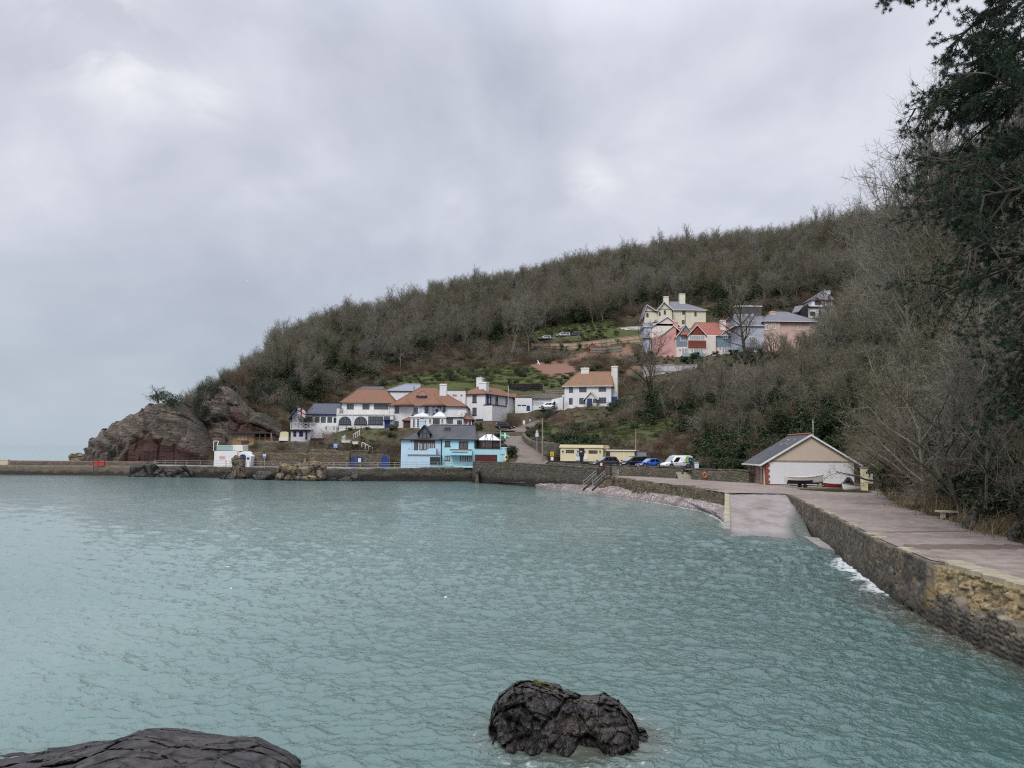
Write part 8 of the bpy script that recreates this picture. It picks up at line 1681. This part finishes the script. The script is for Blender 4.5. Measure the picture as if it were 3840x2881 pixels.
def make_tangle(seed, r, h, n, w, mat, seglen=.5):
    rg = random.Random(seed); L = TB()
    for _ in range(n):
        p = Vector((rg.gauss(0,.45)*r, rg.gauss(0,.45)*r, -.1)); d = Vector((rg.gauss(0,.4), rg.gauss(0,.4), 1)); k = rg.randint(3, 5); sl = h/k*1.25
        for i in range(k):
            d = (d+rdir(rg)*.35+Vector((0,0,-.22*i))).normalized(); q = p+d*sl; L.blade(p, q, w*(1-.15*i), rg)
            if rg.random() < .8: L.blade(p.lerp(q, .5), p.lerp(q, .5)+(d+rdir(rg)*.9).normalized()*sl*.8, w*.7, rg)
            p = q
    return L
def make_grass(seed, r, h, n, w, mat):
    rg = random.Random(seed); L = TB()
    for _ in range(n):
        p = Vector((rg.gauss(0,.5)*r, rg.gauss(0,.5)*r, -.05)); a = rg.uniform(0, 6.28); s = rg.uniform(.1, .7); L.blade(p, p+Vector((math.cos(a)*s*h, math.sin(a)*s*h, h*rg.uniform(.5, 1.1))), w, rg)
    return L
def plant(pr, name, label, cat, x, y, z, s=1., rz=0., group=None, tilt=(0, 0), sz=None):
    t = thing(name, label, cat, (x, y, z), rz, group); t.rotation_euler = (tilt[0], tilt[1], rz); t.scale = (s, s, sz or s)
    for k in ('trunk', 'crown', 'ivy'):
        if pr[k]: o = bpy.data.objects.new(k, pr[k]); COL.objects.link(o); o.parent = t
    return t
TALL = [make_tree(100+i, 11, 5.0, .17, .46, 14, 1, 8, 7, 6, .016, 10, 69, ivy=(0, 500, 0, 900, 0, 300)[i], twigmat=('twig','twigolive','twig','twigolive','twig','twig')[i], bark=('bark','barkdark','bark','barkdark','bark','bark')[i], lean=.1, ivyh=1., th=.58, lk=.28) for i in range(6)]
IVYT = [make_tree(140+i, 10, 4.6, .2, .45, 13, 1, 7, 6, 5, .018, 10, 66, ivy=2600, twigmat='twigolive', bark='barkdark', ivyh=1., th=.6, lk=.3) for i in range(2)]
SPREAD = [make_tree(160+i, 8.5, 4.6, .2, .18, 15, 4, 7, 7, 6, .013, 8, 62, ivy=(0, 300, 0)[i], twigmat=('twigolive','twig','twigolive')[i], bark='barkdark', droop=.02) for i in range(3)]
OPEN = [make_tree(180+i, 13, 5.6, .30, .24, 13, 1, 7, 7, 6, .016, 22, 70, ivy=(0, 1200)[i], twigmat='twig', bark='barkdark', lean=.08, ivyh=.5) for i in range(2)]
SKY_ = [make_tree(170+i, 13, 5.2, .2, .42, 15, 1, 7, 7, 7, .010, 14, 78, twigmat='twig', th=.6, lk=.25) for i in range(3)]
RED = [make_tree(190, 8, 3.2, .12, .2, 10, 3, 7, 7, 6, .016, 30, 72, twigmat='twigred')]
SLIM = [make_tree(200+i, 11, 2.2, .10, .4, 9, 2, 5, 5, 4, .012, 40, 80, twigmat='twig', ivy=(0, 500)[i]) for i in range(2)]
EVER = [make_bush(300+i, 3.2, 5.5, 5200, .16, ('ever', 'ever', 'everlight')[i], 1.2, 11) for i in range(3)]
rg = random.Random(11)
# --- plan sampling of the wood
EXCL = [[(p.x, p.y) for p in RP]]
def free(x, y, m=1.5):
    b = np.ones(x.shape, bool)
    for p0, p1, hw, z in PADS: d, _, _ = segdist(x, y, [(p0.x, p0.y), (p1.x, p1.y)]); b &= d > hw+m
    for SS in (RS, AS): d, _, w_ = segdist(x, y, [tuple(s) for s in SS]); b &= d > w_/2+m
    b &= ~inside(x, y, PROM); b &= ~inside(x, y, CPP); b &= inside(x, y, LAND); d, _, _ = segdist(x, y, [(p.x, p.y+3) for p in QI]); b &= d > 6
    return b
def projn(x, y, z):
    q = np.stack([x, y, z-CAMZ], -1); w = q@np.array(_f); return 1920+FP*(q@np.array(_r))/w, 1440.5-FP*(q@np.array(_u))/w
def visible(x, y, z, tol=0.):
    ok = np.ones(x.shape, bool)
    for k in np.linspace(.12, .975, 60): ok &= ground(x*k, y*k) <= CAMZ+(z-CAMZ)*k+tol
    return ok
WOOD = [(640,1600),(760,1520),(900,1480),(960,1530),(1180,1500),(1330,1420),(1500,1360),(1640,1330),(1800,1318),(1900,1285),(2000,1252),(2090,1232),(2250,1218),(2330,1205),(2380,1175),(2480,1150),(2660,1150),(2760,1185),(2960,1160),(3020,1110),(3150,1120),(3185,1240),(3100,1330),(3010,1390),(2870,1400),(2800,1440),(2620,1440),(2560,1520),(2640,1700),(2800,1730),(3100,1790),(3230,1835),(3500,1900),(3900,2020),(4300,2200),(4300,-400),(3000,300),(700,300)]
s = 4.4; gxx, gyy = np.meshgrid(np.arange(-108, 170, s), np.arange(26, 400, s)); rs2 = np.random.default_rng(21); px = (gxx+rs2.uniform(-.48, .48, gxx.shape)*s).ravel(); py = (gyy+rs2.uniform(-.48, .48, gxx.shape)*s).ravel(); pz = ground(px, py)
PX, PY = projn(px, py, pz); ok = inside(PX, PY, WOOD) & free(px, py, 2.) & visible(px, py, pz+9.5) & (pz > 1) & (PX > 500) & (PX < 4250) & ((px**2+py**2) > 45**2)
# thin out the open bank between the car park and the houses
thin = (PX > 2560) & (PX < 3000) & (PY > 1440); ok &= ~(thin & (rs2.random(px.shape) < .45))
px, py, pz, PX, PY = [a[ok] for a in (px, py, pz, PX, PY)]; order = np.argsort(np.hypot(px, py)); px, py, pz, PX, PY = [a[order] for a in (px, py, pz, PX, PY)]
NIND = 285
ZL = {'bank': ('bare tree on the steep bank above the boathouse and promenade', 'bare trees on the promenade bank'), 'mid': ('thin bare tree on the bank between the parked cars and the pink houses', 'bare trees between car park and houses'), 'up': ('bare winter tree in the wood right of the upper houses', 'bare trees beside the upper houses'), 'left': ('bare winter tree in the wood above the inn and cliff', 'bare trees in the hill wood')}
ZLI = {k: (v[0].replace('bare tree', 'ivy-clad tree').replace('bare winter tree', 'ivy-clad winter tree'), 'ivy-clad '+v[1][5:]) for k, v in ZL.items()}
far_pts = []
print('WOOD', len(px))
for i in range(len(px)):
    d = math.hypot(px[i], py[i]); zone = 'left' if PX[i] < 2100 else ('bank' if d < 120 else ('mid' if PY[i] > 1400 else 'up')); v = rg.random()
    small = zone == 'mid'; left = PX[i] < 1000
    if d > 105 and PX[i] < 3200 and v < (.17 if zone != 'bank' else .08): kind, pr = 'evergreen_tree', EVER[rg.randrange(2)]
    elif v < .34: kind, pr = 'ivy_tree', IVYT[rg.randrange(2)]
    elif zone == 'bank' and v < .6: kind, pr = 'bare_tree', SPREAD[rg.randrange(3)]
    elif small: kind, pr = 'bare_tree', (SLIM+SPREAD)[rg.randrange(5)]
    elif v < .40 and d > 90: kind, pr = 'bare_tree', OPEN[0]
    else: kind, pr = 'bare_tree', TALL[rg.randrange(6)]
    sc_ = rg.uniform(.86, 1.1)*(.72 if small else 1)*(.62 if left else 1.)*(.85 if zone == 'left' else 1)
    if kind == 'evergreen_tree': sc_ *= 1.0
    if i < NIND:
        if kind == 'bare_tree': lab, grp = ZL[zone]
        elif kind == 'ivy_tree': lab, grp = ZLI[zone]
        else: lab, grp = 'dark green evergreen tree among the bare trees of the hillside wood', 'evergreens in the wood'
        plant(pr, kind, lab, 'tree', px[i], py[i], pz[i]-.1, sc_, rg.uniform(0, 6.28), grp, (rg.gauss(0, .05), rg.gauss(0, .05)), sc_*rg.uniform(.98, 1.15))
    else: far_pts.append((px[i], py[i], pz[i]-.1, pr, sc_, rg.uniform(0, 6.28)))
# --- geometry-node scatter for the far wood and the undergrowth (each ONE stuff object)
def scatter(name, label, protos, pts, cat, zs=1.):
    """pts: (x,y,z,proto index,scale,rot)"""
    pc = bpy.data.collections.new(name+'_sources')
    for i, me in enumerate(protos): pc.objects.link(bpy.data.objects.new('%s_source_%02d' % (name, i), me))
    me = bpy.data.meshes.new(name); A = np.array(pts, float); me.vertices.add(len(A)); me.vertices.foreach_set('co', A[:, :3].astype(np.float32).ravel()); o = bpy.data.objects.new(name, me); COL.objects.link(o)
    for nm, ty, arr in (('idx', 'INT', A[:, 3].astype(np.int32)), ('scl', 'FLOAT', A[:, 4].astype(np.float32)), ('rot', 'FLOAT', A[:, 5].astype(np.float32))): a = me.attributes.new(nm, ty, 'POINT'); a.data.foreach_set('value', arr)
    ng = bpy.data.node_groups.new(name+'_scatter', 'GeometryNodeTree'); ng.interface.new_socket('Geometry', in_out='INPUT', socket_type='NodeSocketGeometry'); ng.interface.new_socket('Geometry', in_out='OUTPUT', socket_type='NodeSocketGeometry')
    N_ = ng.nodes; gi = N_.new('NodeGroupInput'); go = N_.new('NodeGroupOutput'); ip = N_.new('GeometryNodeInstanceOnPoints'); ci = N_.new('GeometryNodeCollectionInfo'); ci.inputs['Collection'].default_value = pc; ci.inputs['Separate Children'].default_value = True; ci.inputs['Reset Children'].default_value = True
    def na(n_, ty): x = N_.new('GeometryNodeInputNamedAttribute'); x.data_type = ty; x.inputs['Name'].default_value = n_; return x.outputs['Attribute']
    cx = N_.new('ShaderNodeCombineXYZ'); er = N_.new('FunctionNodeEulerToRotation'); l = ng.links.new
    l(na('rot', 'FLOAT'), cx.inputs[2]); l(cx.outputs[0], er.inputs[0]); l(er.outputs[0], ip.inputs['Rotation']); sv_ = N_.new('ShaderNodeCombineXYZ'); mz = N_.new('ShaderNodeMath'); mz.operation = 'MULTIPLY'; mz.inputs[1].default_value = zs; sa_ = na('scl', 'FLOAT'); l(sa_, sv_.inputs[0]); l(sa_, sv_.inputs[1]); l(sa_, mz.inputs[0]); l(mz.outputs[0], sv_.inputs[2]); l(sv_.outputs[0], ip.inputs['Scale']); l(na('idx', 'INT'), ip.inputs['Instance Index']); ip.inputs['Pick Instance'].default_value = True
    l(ci.outputs[0], ip.inputs['Instance']); l(gi.outputs[0], ip.inputs['Points']); l(ip.outputs[0], go.inputs[0])
    md = o.modifiers.new('scatter', 'NODES'); md.node_group = ng; o['kind'] = 'stuff'; o['label'] = label; o['category'] = cat; return o
def joined(pr, name):
    me = bpy.data.meshes.new(name); v = []; f = []; mi = []
    for k, key in enumerate(('trunk', 'crown', 'ivy')):
        src = pr[key]
        if not src: continue
        n = len(v); v += [tuple(x.co) for x in src.vertices]; fs = [tuple(i+n for i in p.vertices) for p in src.polygons]; f += fs; me.materials.append(src.materials[0]); mi += [len(me.materials)-1]*len(fs)
    me.from_pydata(v, [], f); me.polygons.foreach_set('material_index', mi); me.update(); return me
plist = TALL+IVYT+SPREAD+OPEN+SLIM+EVER; jm = {id(p): i for i, p in enumerate(plist)}; used = sorted({jm[id(p[3])] for p in far_pts}); remap = {u: i for i, u in enumerate(used)}
scatter('far_wood', 'mass of bare winter trees covering the far hill up to the skyline', [joined(plist[u], 'wood_tree') for u in used], [(x, y, z, remap[jm[id(p)]], s_, r_) for x, y, z, p, s_, r_ in far_pts], 'wood', 1.08)
# undergrowth
UG = [make_tangle(400+i, 1.1, 1.3, 170, .016, 'bramble').mesh('tangle', 'bramble') for i in range(2)]+[make_bush(410, 1.2, 1.3, 900, .11, 'ivy')['crown'], make_bush(411, 1.1, 1.1, 800, .10, 'everlight')['crown'], make_grass(412, 1.0, .55, 420, .018, 'greengrass').mesh('g', 'greengrass'), make_grass(413, 1.0, .65, 420, .016, 'drygrass').mesh('g', 'drygrass'), make_tangle(414, 1.0, 2.2, 120, .018, 'twig').mesh('t', 'twig'), make_tangle(415, 1.0, 1.8, 150, .016, 'twigred').mesh('t', 'twigred')]
def sample(s, y0, y1, x0=-108, x1=150, seed=31, m=.4):
    a, b = np.meshgrid(np.arange(x0, x1, s), np.arange(y0, y1, s)); q = np.random.default_rng(seed); x = (a+q.uniform(-.5, .5, a.shape)*s).ravel(); y = (b+q.uniform(-.5, .5, a.shape)*s).ravel(); z = ground(x, y); X, Y = projn(x, y, z)
    k = free(x, y, m) & (z > 1.2) & visible(x, y, z+1.6) & (X > 350) & (X < 4150); return [v[k] for v in (x, y, z, X, Y)]
ux, uy, uz, uX, uY = sample(1.75, 30, 300)
def at_attr(A, x, y):
    ix = np.clip(((x-GX0)/GS).round().astype(int), 0, len(gx)-1); iy = np.clip(((y-GY0)/GS).round().astype(int), 0, len(gy)-1); return A[iy, ix]
ug = at_attr(GR, ux, uy); us = at_attr(SO, ux, uy); n1 = fbm(ux/11, uy/11, 51, 3); n2 = fbm(ux/24, uy/24, 52, 3); inw = inside(uX, uY, WOOD); upts = []
q = np.random.default_rng(5)
CLEAR = []; BENCH = next((o_.location.x, o_.location.y) for o_ in COL.objects if o_.name == 'bench')
bpy.context.view_layer.update()
for o_ in list(COL.objects):
    if o_.parent is None and o_.get('category') and o_['category'] not in ('tree', 'shrub', 'rock', 'headland', 'cliff', 'sea wall', 'quay wall', 'wood', 'wall', 'pier'):
        bb = [m_.matrix_world @ Vector(c_) for m_ in [o_]+list(o_.children) if m_.type == 'MESH' for c_ in m_.bound_box]
        if not bb: continue
        pp = [proj(v_) for v_ in bb]; CLEAR.append((min(p_[0] for p_ in pp), max(p_[0] for p_ in pp), min(p_[1] for p_ in pp), max(p_[1] for p_ in pp), min(v_.y for v_ in bb)))
CL = np.array(CLEAR)
def in_front(X, Y, y, hpx): return bool((((X > CL[:, 0]-4) & (X < CL[:, 1]+4) & (y < CL[:, 4]+.5) & (Y-hpx < CL[:, 3]-2) & (Y > CL[:, 2])) ).any())
for i in range(len(ux)):
    r_ = q.random(); S_ = q.uniform(.7, 1.3)
    if us[i] > .5 and q.random() < .88: continue
    if ug[i] > .42: k = 4 if r_ < .74 else (3 if r_ < .9 else 2); S_ *= .75 if k != 4 else 1.
    elif inw[i]: k = (2 if n1[i] > -.08 else 6) if r_ < .6 else (0 if r_ < .7 else (1 if r_ < .8 else (7 if r_ < .86 else 2))); S_ *= 1.55
    else:
        k = 2 if n1[i] > .16 else (7 if n2[i] > .28 else (0 if r_ < .4 else (1 if r_ < .6 else (5 if r_ < .75 else (6 if r_ < .86 else 3))))); S_ *= 1.15
    if ux[i]**2+uy[i]**2 < 70**2: S_ *= .8
    if in_front(uX[i], uY[i], uy[i], 1.4*S_*FP/uy[i]) and q.random() < .85: S_ *= .3
    upts.append((ux[i], uy[i], uz[i]-.05, k, S_, q.uniform(0, 6.28)))
nx_, ny_, nz_, nX, nY = sample(.62, 26, 74, 14, 62, 77, -.2); n1 = fbm(nx_/3.2, ny_/3.2, 61, 3); n2 = fbm(nx_/6, ny_/6, 62, 3)
for i in range(len(nx_)):
    if math.hypot(nx_[i]-BENCH[0]+.6, ny_[i]-BENCH[1]+1.2) < 2.6: continue
    r_ = q.random(); k = 5 if (n1[i] > -.15 and r_ < .72) else (2 if n2[i] > .25 and r_ < .5 else (0 if r_ < .3 else (1 if r_ < .5 else (5 if r_ < .72 else (4 if r_ < .8 else 6))))); upts.append((nx_[i], ny_[i], nz_[i]-.03, k, q.uniform(.5, .95)*(1.25 if k == 5 else .9), q.uniform(0, 6.28)))
print('UG', len(upts))
scatter('undergrowth', 'brambles, ivy, ferns and rough grass covering the hillside and banks', UG, upts, 'undergrowth')
# grass by the boathouse
gp = [P(*d1(x, y), d) for x, y, d in ((955,752,88.5),(1300,745,90.5),(1640,745,91),(1700,800,82),(1300,805,83.5),(1040,775,86))]; poly = [(p.x, p.y) for p in gp]; xs = q.uniform(min(p[0] for p in poly), max(p[0] for p in poly), 900); ys = q.uniform(min(p[1] for p in poly), max(p[1] for p in poly), 900); k = inside(xs, ys, poly)
LAWN = make_grass(420, .5, .16, 160, .012, 'greengrass').mesh('g', 'greengrass'); scatter('lawn', 'patch of green grass under the boats beside the boathouse', [LAWN], [(x, y, ZP, 0, q.uniform(.7, 1.2), q.uniform(0, 6)) for x, y in zip(xs[k], ys[k])], 'grass')
# --- trees that stand out
def tree_px(pr, name, label, X, Yb, d, Yt, rz=0., tilt=(0, 0), wide=1.):
    b = P(X, Yb, d); h = P(X, Yt, d).z-b.z; s_ = h/pr['H']; return plant(pr, name, label, 'tree', b.x, b.y, b.z-.2, s_*wide, rz, None, tilt, s_)
tree_px(make_tree(501, 8, 3.4, .22, .25, 9, 1, 5, 5, 4, .02, 15, 60, twigmat='twig', bark='barkdark', ivy=0, lean=.15) | dict(ivy=make_bush(502, 2.6, 3.2, 1500, .14, 'ever', 2.6, 6)['crown']), 'headland_tree', 'lone windswept tree on top of the rocky headland', 604, 1530, 174, 1440, 0., (0, 0), 1.9)
tree_px(OPEN[1], 'ivy_tree', 'big bare tree with ivy-wrapped trunk in front of the pink gable', 2440, 1610, 157, 1240, 1.)
for i, (X, Yb, d, Yt) in enumerate(((2575,1585,160,1350),(2640,1600,156,1330),(2715,1610,152,1370),(2790,1620,146,1360),(2520,1640,150,1420),(2860,1600,140,1330))): tree_px((TALL[0], TALL[2], OPEN[0], TALL[4], SLIM[1], TALL[5])[i], 'bare_tree', 'taller bare tree with visible trunk on the bank above the parked cars', X, Yb, d, Yt, i*1.7)['group'] = 'taller bare trees above the cars'
x_, y_ = c7(1225, 830); tree_px(OPEN[0], 'bare_tree', 'tall spreading bare tree standing before the peach house', x_, y_, 216, c7(0, 95)[1], 2., (0, 0), 1.15)
x_, y_ = c7(980, 470); tree_px(EVER[2], 'evergreen_tree', 'rounded bright green evergreen between the yellow villa and grey dormer house', x_, y_, 250, c7(0, 230)[1], 1.5, (0, 0), 1.3)
x_, y_ = c7(840, 1130); tree_px(SLIM[1], 'bare_tree', 'slender bare trees with ivy below the red-roofed house terrace', x_, y_+40, 190, c7(0, 830)[1], .5, (0, 0), 1.3)
x_, y_ = c7(1390, 870); tree_px(IVYT[0], 'ivy_tree', 'dark ivy-smothered tree in front of the peach house windows', x_, y_, 212, c7(0, 600)[1], .5)
x_, y_ = c7(2130, 420); tree_px(RED[0], 'bare_tree', 'reddish-twigged tree overlapping the gothic white house', x_+20, y_+40, 225, c7(0, 60)[1], .5, (0, 0), 1.5)
for i, (X, Yb, Yt, d, lab) in enumerate(((1905,1345,1120,236,'bare tree at the left end of the timber fence'),(1985,1330,1090,240,'taller bare tree just right of the fence end'),(2270,1350,1250,243,'multi-stemmed bare tree rising beside the brick store'),(1500,1400,1210,228,'pale-trunked leaning tree above the inn roofs'),(2330,1700,1480,165,'slim bare tree on the green slope behind the toilet block'),(2120,1650,1520,166,'reddish bare shrub on the green slope inside the road bend'))):
    tree_px([SLIM[0], TALL[0], SLIM[1], TALL[2], SLIM[0], RED[0]][i], 'bare_tree', lab, X, Yb, d, Yt, i*1.3)
for i, (x, y, d, yt) in enumerate(((1500,830,212,520),(1620,860,208,560),(1740,880,205,540),(1850,850,207,500),(1950,800,210,520),(1680,960,195,640),(1120,900,205,650),(1000,960,200,760),(1330,850,214,590))):
    X, Yb = c7(x, y); tree_px([SPREAD[0], TALL[2], SPREAD[2], TALL[0], SPREAD[1], TALL[4], SLIM[0], SPREAD[2], SPREAD[1]][i], 'bare_tree', 'bare tree in the row screening the peach and red-roofed houses from below', X, Yb, d, c7(0, yt)[1], i*.8, (0, 0), 1.1)['group'] = 'bare trees below the upper houses'
# bushes that stand out on the slope
for i, (X, Yb, d, wpx, hpx, pr_, lab) in enumerate(((1800,1420,214,110,60,'ever','large dark evergreen shrub on the bank above the banner house'),(1690,1420,216,90,45,'ever','dark green shrub left of the large one above the banner house'),(1960,1420,222,70,50,'ever','dark bush beside the red earth bank'),(2040,1552,193,95,50,'ever','clipped dark hedge in front of the white parked car'),(1250,1700,171,40,28,'ever','round dark green bush beside the blue garden sign'),(1205,1690,172,22,26,'ever','small round bush left of the blue garden sign'),(1360,1660,174,26,22,'everlight','bright green shrub under the inn terrace'),(1470,1660,166,60,50,'bramble','brown shrubby thicket left of the pale blue house'),(1920,1650,150,50,45,'ivy','bushy shrub with white flowers beside the road kerb'),(1790,1610,176,40,36,'everlight','spiky palm-like plants below the banner house'),(1920,1560,186,50,60,'bramble','brown clump of dead plants left of the navy inn sign'),(1375,1690,166,22,20,'everlight','low green bush beside the white stair rail'),(860,1490,203,70,60,'ever','dark bush at the top of the cliff'),(760,1500,200,50,90,'ever','tall dark evergreen on the seaward cliff edge'),(1000,1480,196,110,80,'ever','broad dark green thicket above the layered cliff'))):
    w_ = wpx*d/FP/2; h_ = hpx*d/FP; p = P(X, Yb, d)
    if pr_ == 'bramble': T_ = make_tangle(700+i, w_*.9, h_, 420, .02, 'bramble').mesh('crown', 'bramble'); pr = dict(trunk=None, crown=T_, ivy=None)
    else: pr = make_bush(700+i, w_*1.05, h_, 1700, .13, pr_, 0, 9)
    plant(pr, 'bush', lab, 'shrub', p.x, p.y, float(ground(p.x, p.y))-.1, 1., i)
for i, (X, Yb, d, wpx, hpx, pr_, lab) in enumerate(((742,1572,172,70,120,'ever','tall dark evergreen scrub on the seaward edge of the layered cliff'),(800,1505,175,70,90,'ever','dark evergreen scrub along the upper left of the layered cliff'),(905,1440,187,90,60,'bramble','brown twiggy scrub topping the layered cliff'),(1010,1478,174,110,70,'ever','dark ivy thicket hanging right of the layered cliff top'),(1090,1545,175,120,75,'ever','broad ivy bank right of the red earth seam'),(1150,1590,182,90,50,'bramble','brown scrub above the tower house roof'),(640,1520,168,110,44,'ever','low dark scrub around the lone headland tree'),(560,1560,169,50,18,'ever','low green mat of scrub on the headland shoulder'))):
    w_ = wpx*d/FP/2; h_ = hpx*d/FP; p = P(X, Yb, d)
    pr = dict(trunk=None, crown=make_tangle(760+i, w_*.9, h_, 420, .02, 'bramble').mesh('crown', 'bramble'), ivy=None) if pr_ == 'bramble' else make_bush(760+i, w_*1.05, h_, 1900, .14, pr_, 0, 10)
    plant(pr, 'bush', lab, 'shrub', p.x, p.y, p.z-.2, 1., i)
# --- close trees on the right
b = P(*d1(2030, 900), 66); bz_ = float(ground(b.x+1.5, b.y+1)); plant(make_tree(520, 11, 6.2, .26, .16, 26, 4, 8, 8, 7, .011, 2, 60, twigmat='twigolive', bark='barkdark', droop=.015), 'bare_tree', 'wide many-stemmed bare tree overhanging the boats and boathouse gable', 'tree', b.x+1.5, b.y+1, bz_-.2, 1.05, .6)
b = P(*d1(1900, 915), 64); plant(make_tree(521, 4.2, 2.6, .08, .05, 16, 5, 7, 7, 7, .009, 10, 60, twigmat='twigred', bark='barkdark', droop=.02), 'bare_tree', 'low twiggy bush at the promenade edge under the wide bare tree', 'shrub', b.x+2.2, b.y+.2, ZP, .8, .2)
for i, (X, Y, d, H_, cr_, lab, tm) in enumerate(((3480,1900,58,9.5,5.2,'dark bare tree over the bench at the edge of the promenade','twig'),(3640,1870,47,10,5.5,'bare tree with long arching limbs on the bank right of the bench','twig'),(3760,1700,52,12,6,'tall bare tree high on the bank near the pine','twigolive'),(3560,1500,72,14,6.5,'tall bare tree reaching up behind the pine branches','twig'),(3420,1560,84,13,6,'tall olive-twigged bare tree above the promenade bend','twigolive'),(3840,1500,60,15,6.5,'tall bare tree partly outside the frame behind the pine','twig'),(3330,1650,88,11,5.5,'spreading bare tree directly behind the boat gateposts','twigolive'),(3900,1900,38,8,5,'bare overhanging tree on the near bank beside the pine','twig'))):
    b = P(X, Y, d); z_ = float(ground(b.x, b.y)); plant(make_tree(540+i, H_, cr_, .22, .2, 17, 2, 7, 7, 6, .012 if d > 60 else .009, 5, 66, twigmat=tm, bark='barkdark' if i % 2 else 'bark', droop=.0, ivy=(0, 0, 500, 700, 0, 0, 300, 0)[i]), 'bare_tree', lab, 'tree', b.x, b.y, z_-.2, 1., i*.9)
for i, (X, d, Yt, lab) in enumerate(((3340,96,655,'bare tree topping the skyline where the ridge meets the near bank'),(3420,84,560,'tall bare tree on the skyline, lowest of those left of the pine'),(3490,80,400,'tall bare tree on the skyline just left of the pine crown'),(3560,78,250,'tallest bare tree showing its fine twigs beside the pine top'),(3680,76,200,'tall bare tree mostly hidden behind the pine crown'),(3800,74,150,'tall bare tree behind the pine trunk'))):
    b = P(X, 1000, d); z_ = float(ground(b.x, b.y)); H_ = min(P(X, Yt, d).z-z_, 33); plant(SKY_[i % 3], 'bare_tree', lab, 'tree', b.x, b.y, z_-.2, H_/13.5, i*1.1, None, (0, 0), H_/13.)
# --- the big pine
def make_pine():
    rg = random.Random(77); T = TB(); N_ = TB(); base = Vector((25.2, 30.5, float(ground(25.2, 30.5))-.5)); tp_ = P(3690, -500, 30); pts = []
    for i in range(11): t = i/10; p = base.lerp(tp_, t); p.x += 1.5*math.sin(t*math.pi)*.6; pts.append(p)
    r = [.46*(1-.6*i/10) for i in range(11)]; T.tube([p-base for p in pts], r, 10)
    def at(t): x = min(t*10, 9.99); i = int(x); return pts[i].lerp(pts[i+1], x-i)-base
    def tuft(p, d, s=1.):
        for _ in range(24): v = (d*.55+rdir(rg)).normalized(); N_.blade(p+v*.01, p+v*.17*s*rg.uniform(.75, 1.15), .009*s, rg)
    def limb(p, d, L, rad, lv):
        n = 6 if lv == 0 else 4; q = [p]; dd = d.normalized()
        for i in range(n): dd = (dd+rdir(rg)*.16+Vector((0,0,.07 if (i > n*.55) else -.05))).normalized(); p = p+dd*(L/n); q.append(p)
        T.tube(q, [rad*(1-.8*i/n) for i in range(n+1)], 6 if lv == 0 else 4)
        if lv < 2:
            k = 11 if lv == 0 else 7
            for j in range(k):
                u = .22+.78*(j+rg.random()*.7)/k; x = min(u*n, n-.01); i = int(x); s_ = q[i].lerp(q[i+1], x-i); e = (q[i+1]-q[i]).normalized(); limb(s_, (e*.8+rdir(rg)*.75+Vector((0,0,-.08))), L*(.42 if lv == 0 else .38)*(1.15-.5*u)*rg.uniform(.7, 1.2), rad*.42, lv+1)
        if lv >= 1:
            for j in range(3 if lv == 2 else 5):
                u = 1-.13*j; x = min(u*n, n-.01); i = int(x); s_ = q[i].lerp(q[i+1], x-i); tuft(s_+rdir(rg)*.05, (q[i+1]-q[i]).normalized(), rg.uniform(.85, 1.2))
    NL = 66
    for i in range(NL):
        t = .33+.67*(i/NL)**1.15+rg.uniform(-.01, .01); a = math.pi+rg.gauss(0, .85) if rg.random() < .8 else rg.uniform(0, 6.28); el = R(-58+62*t+rg.uniform(-13, 13)); L = (9.0-5.4*t)*rg.uniform(.7, 1.12)*(1. if abs(a-math.pi) < 1.2 else .6)
        if t < .3: L *= .8
        limb(at(t), Vector((math.cos(a)*math.cos(el), math.sin(a)*math.cos(el)*.8, math.sin(el))), L, .12*(1.2-.6*t), 0)
    print('PINE tris', len(N_.f), len(T.f)); t = thing('pine_tree', 'big dark pine with drooping branches beside the promenade', 'tree', base)
    for nm, b, mt in (('trunk', T, 'barkdark'), ('needles', N_, 'needle')): o = bpy.data.objects.new(nm, b.mesh(nm, mt)); COL.objects.link(o); o.parent = t
make_pine()
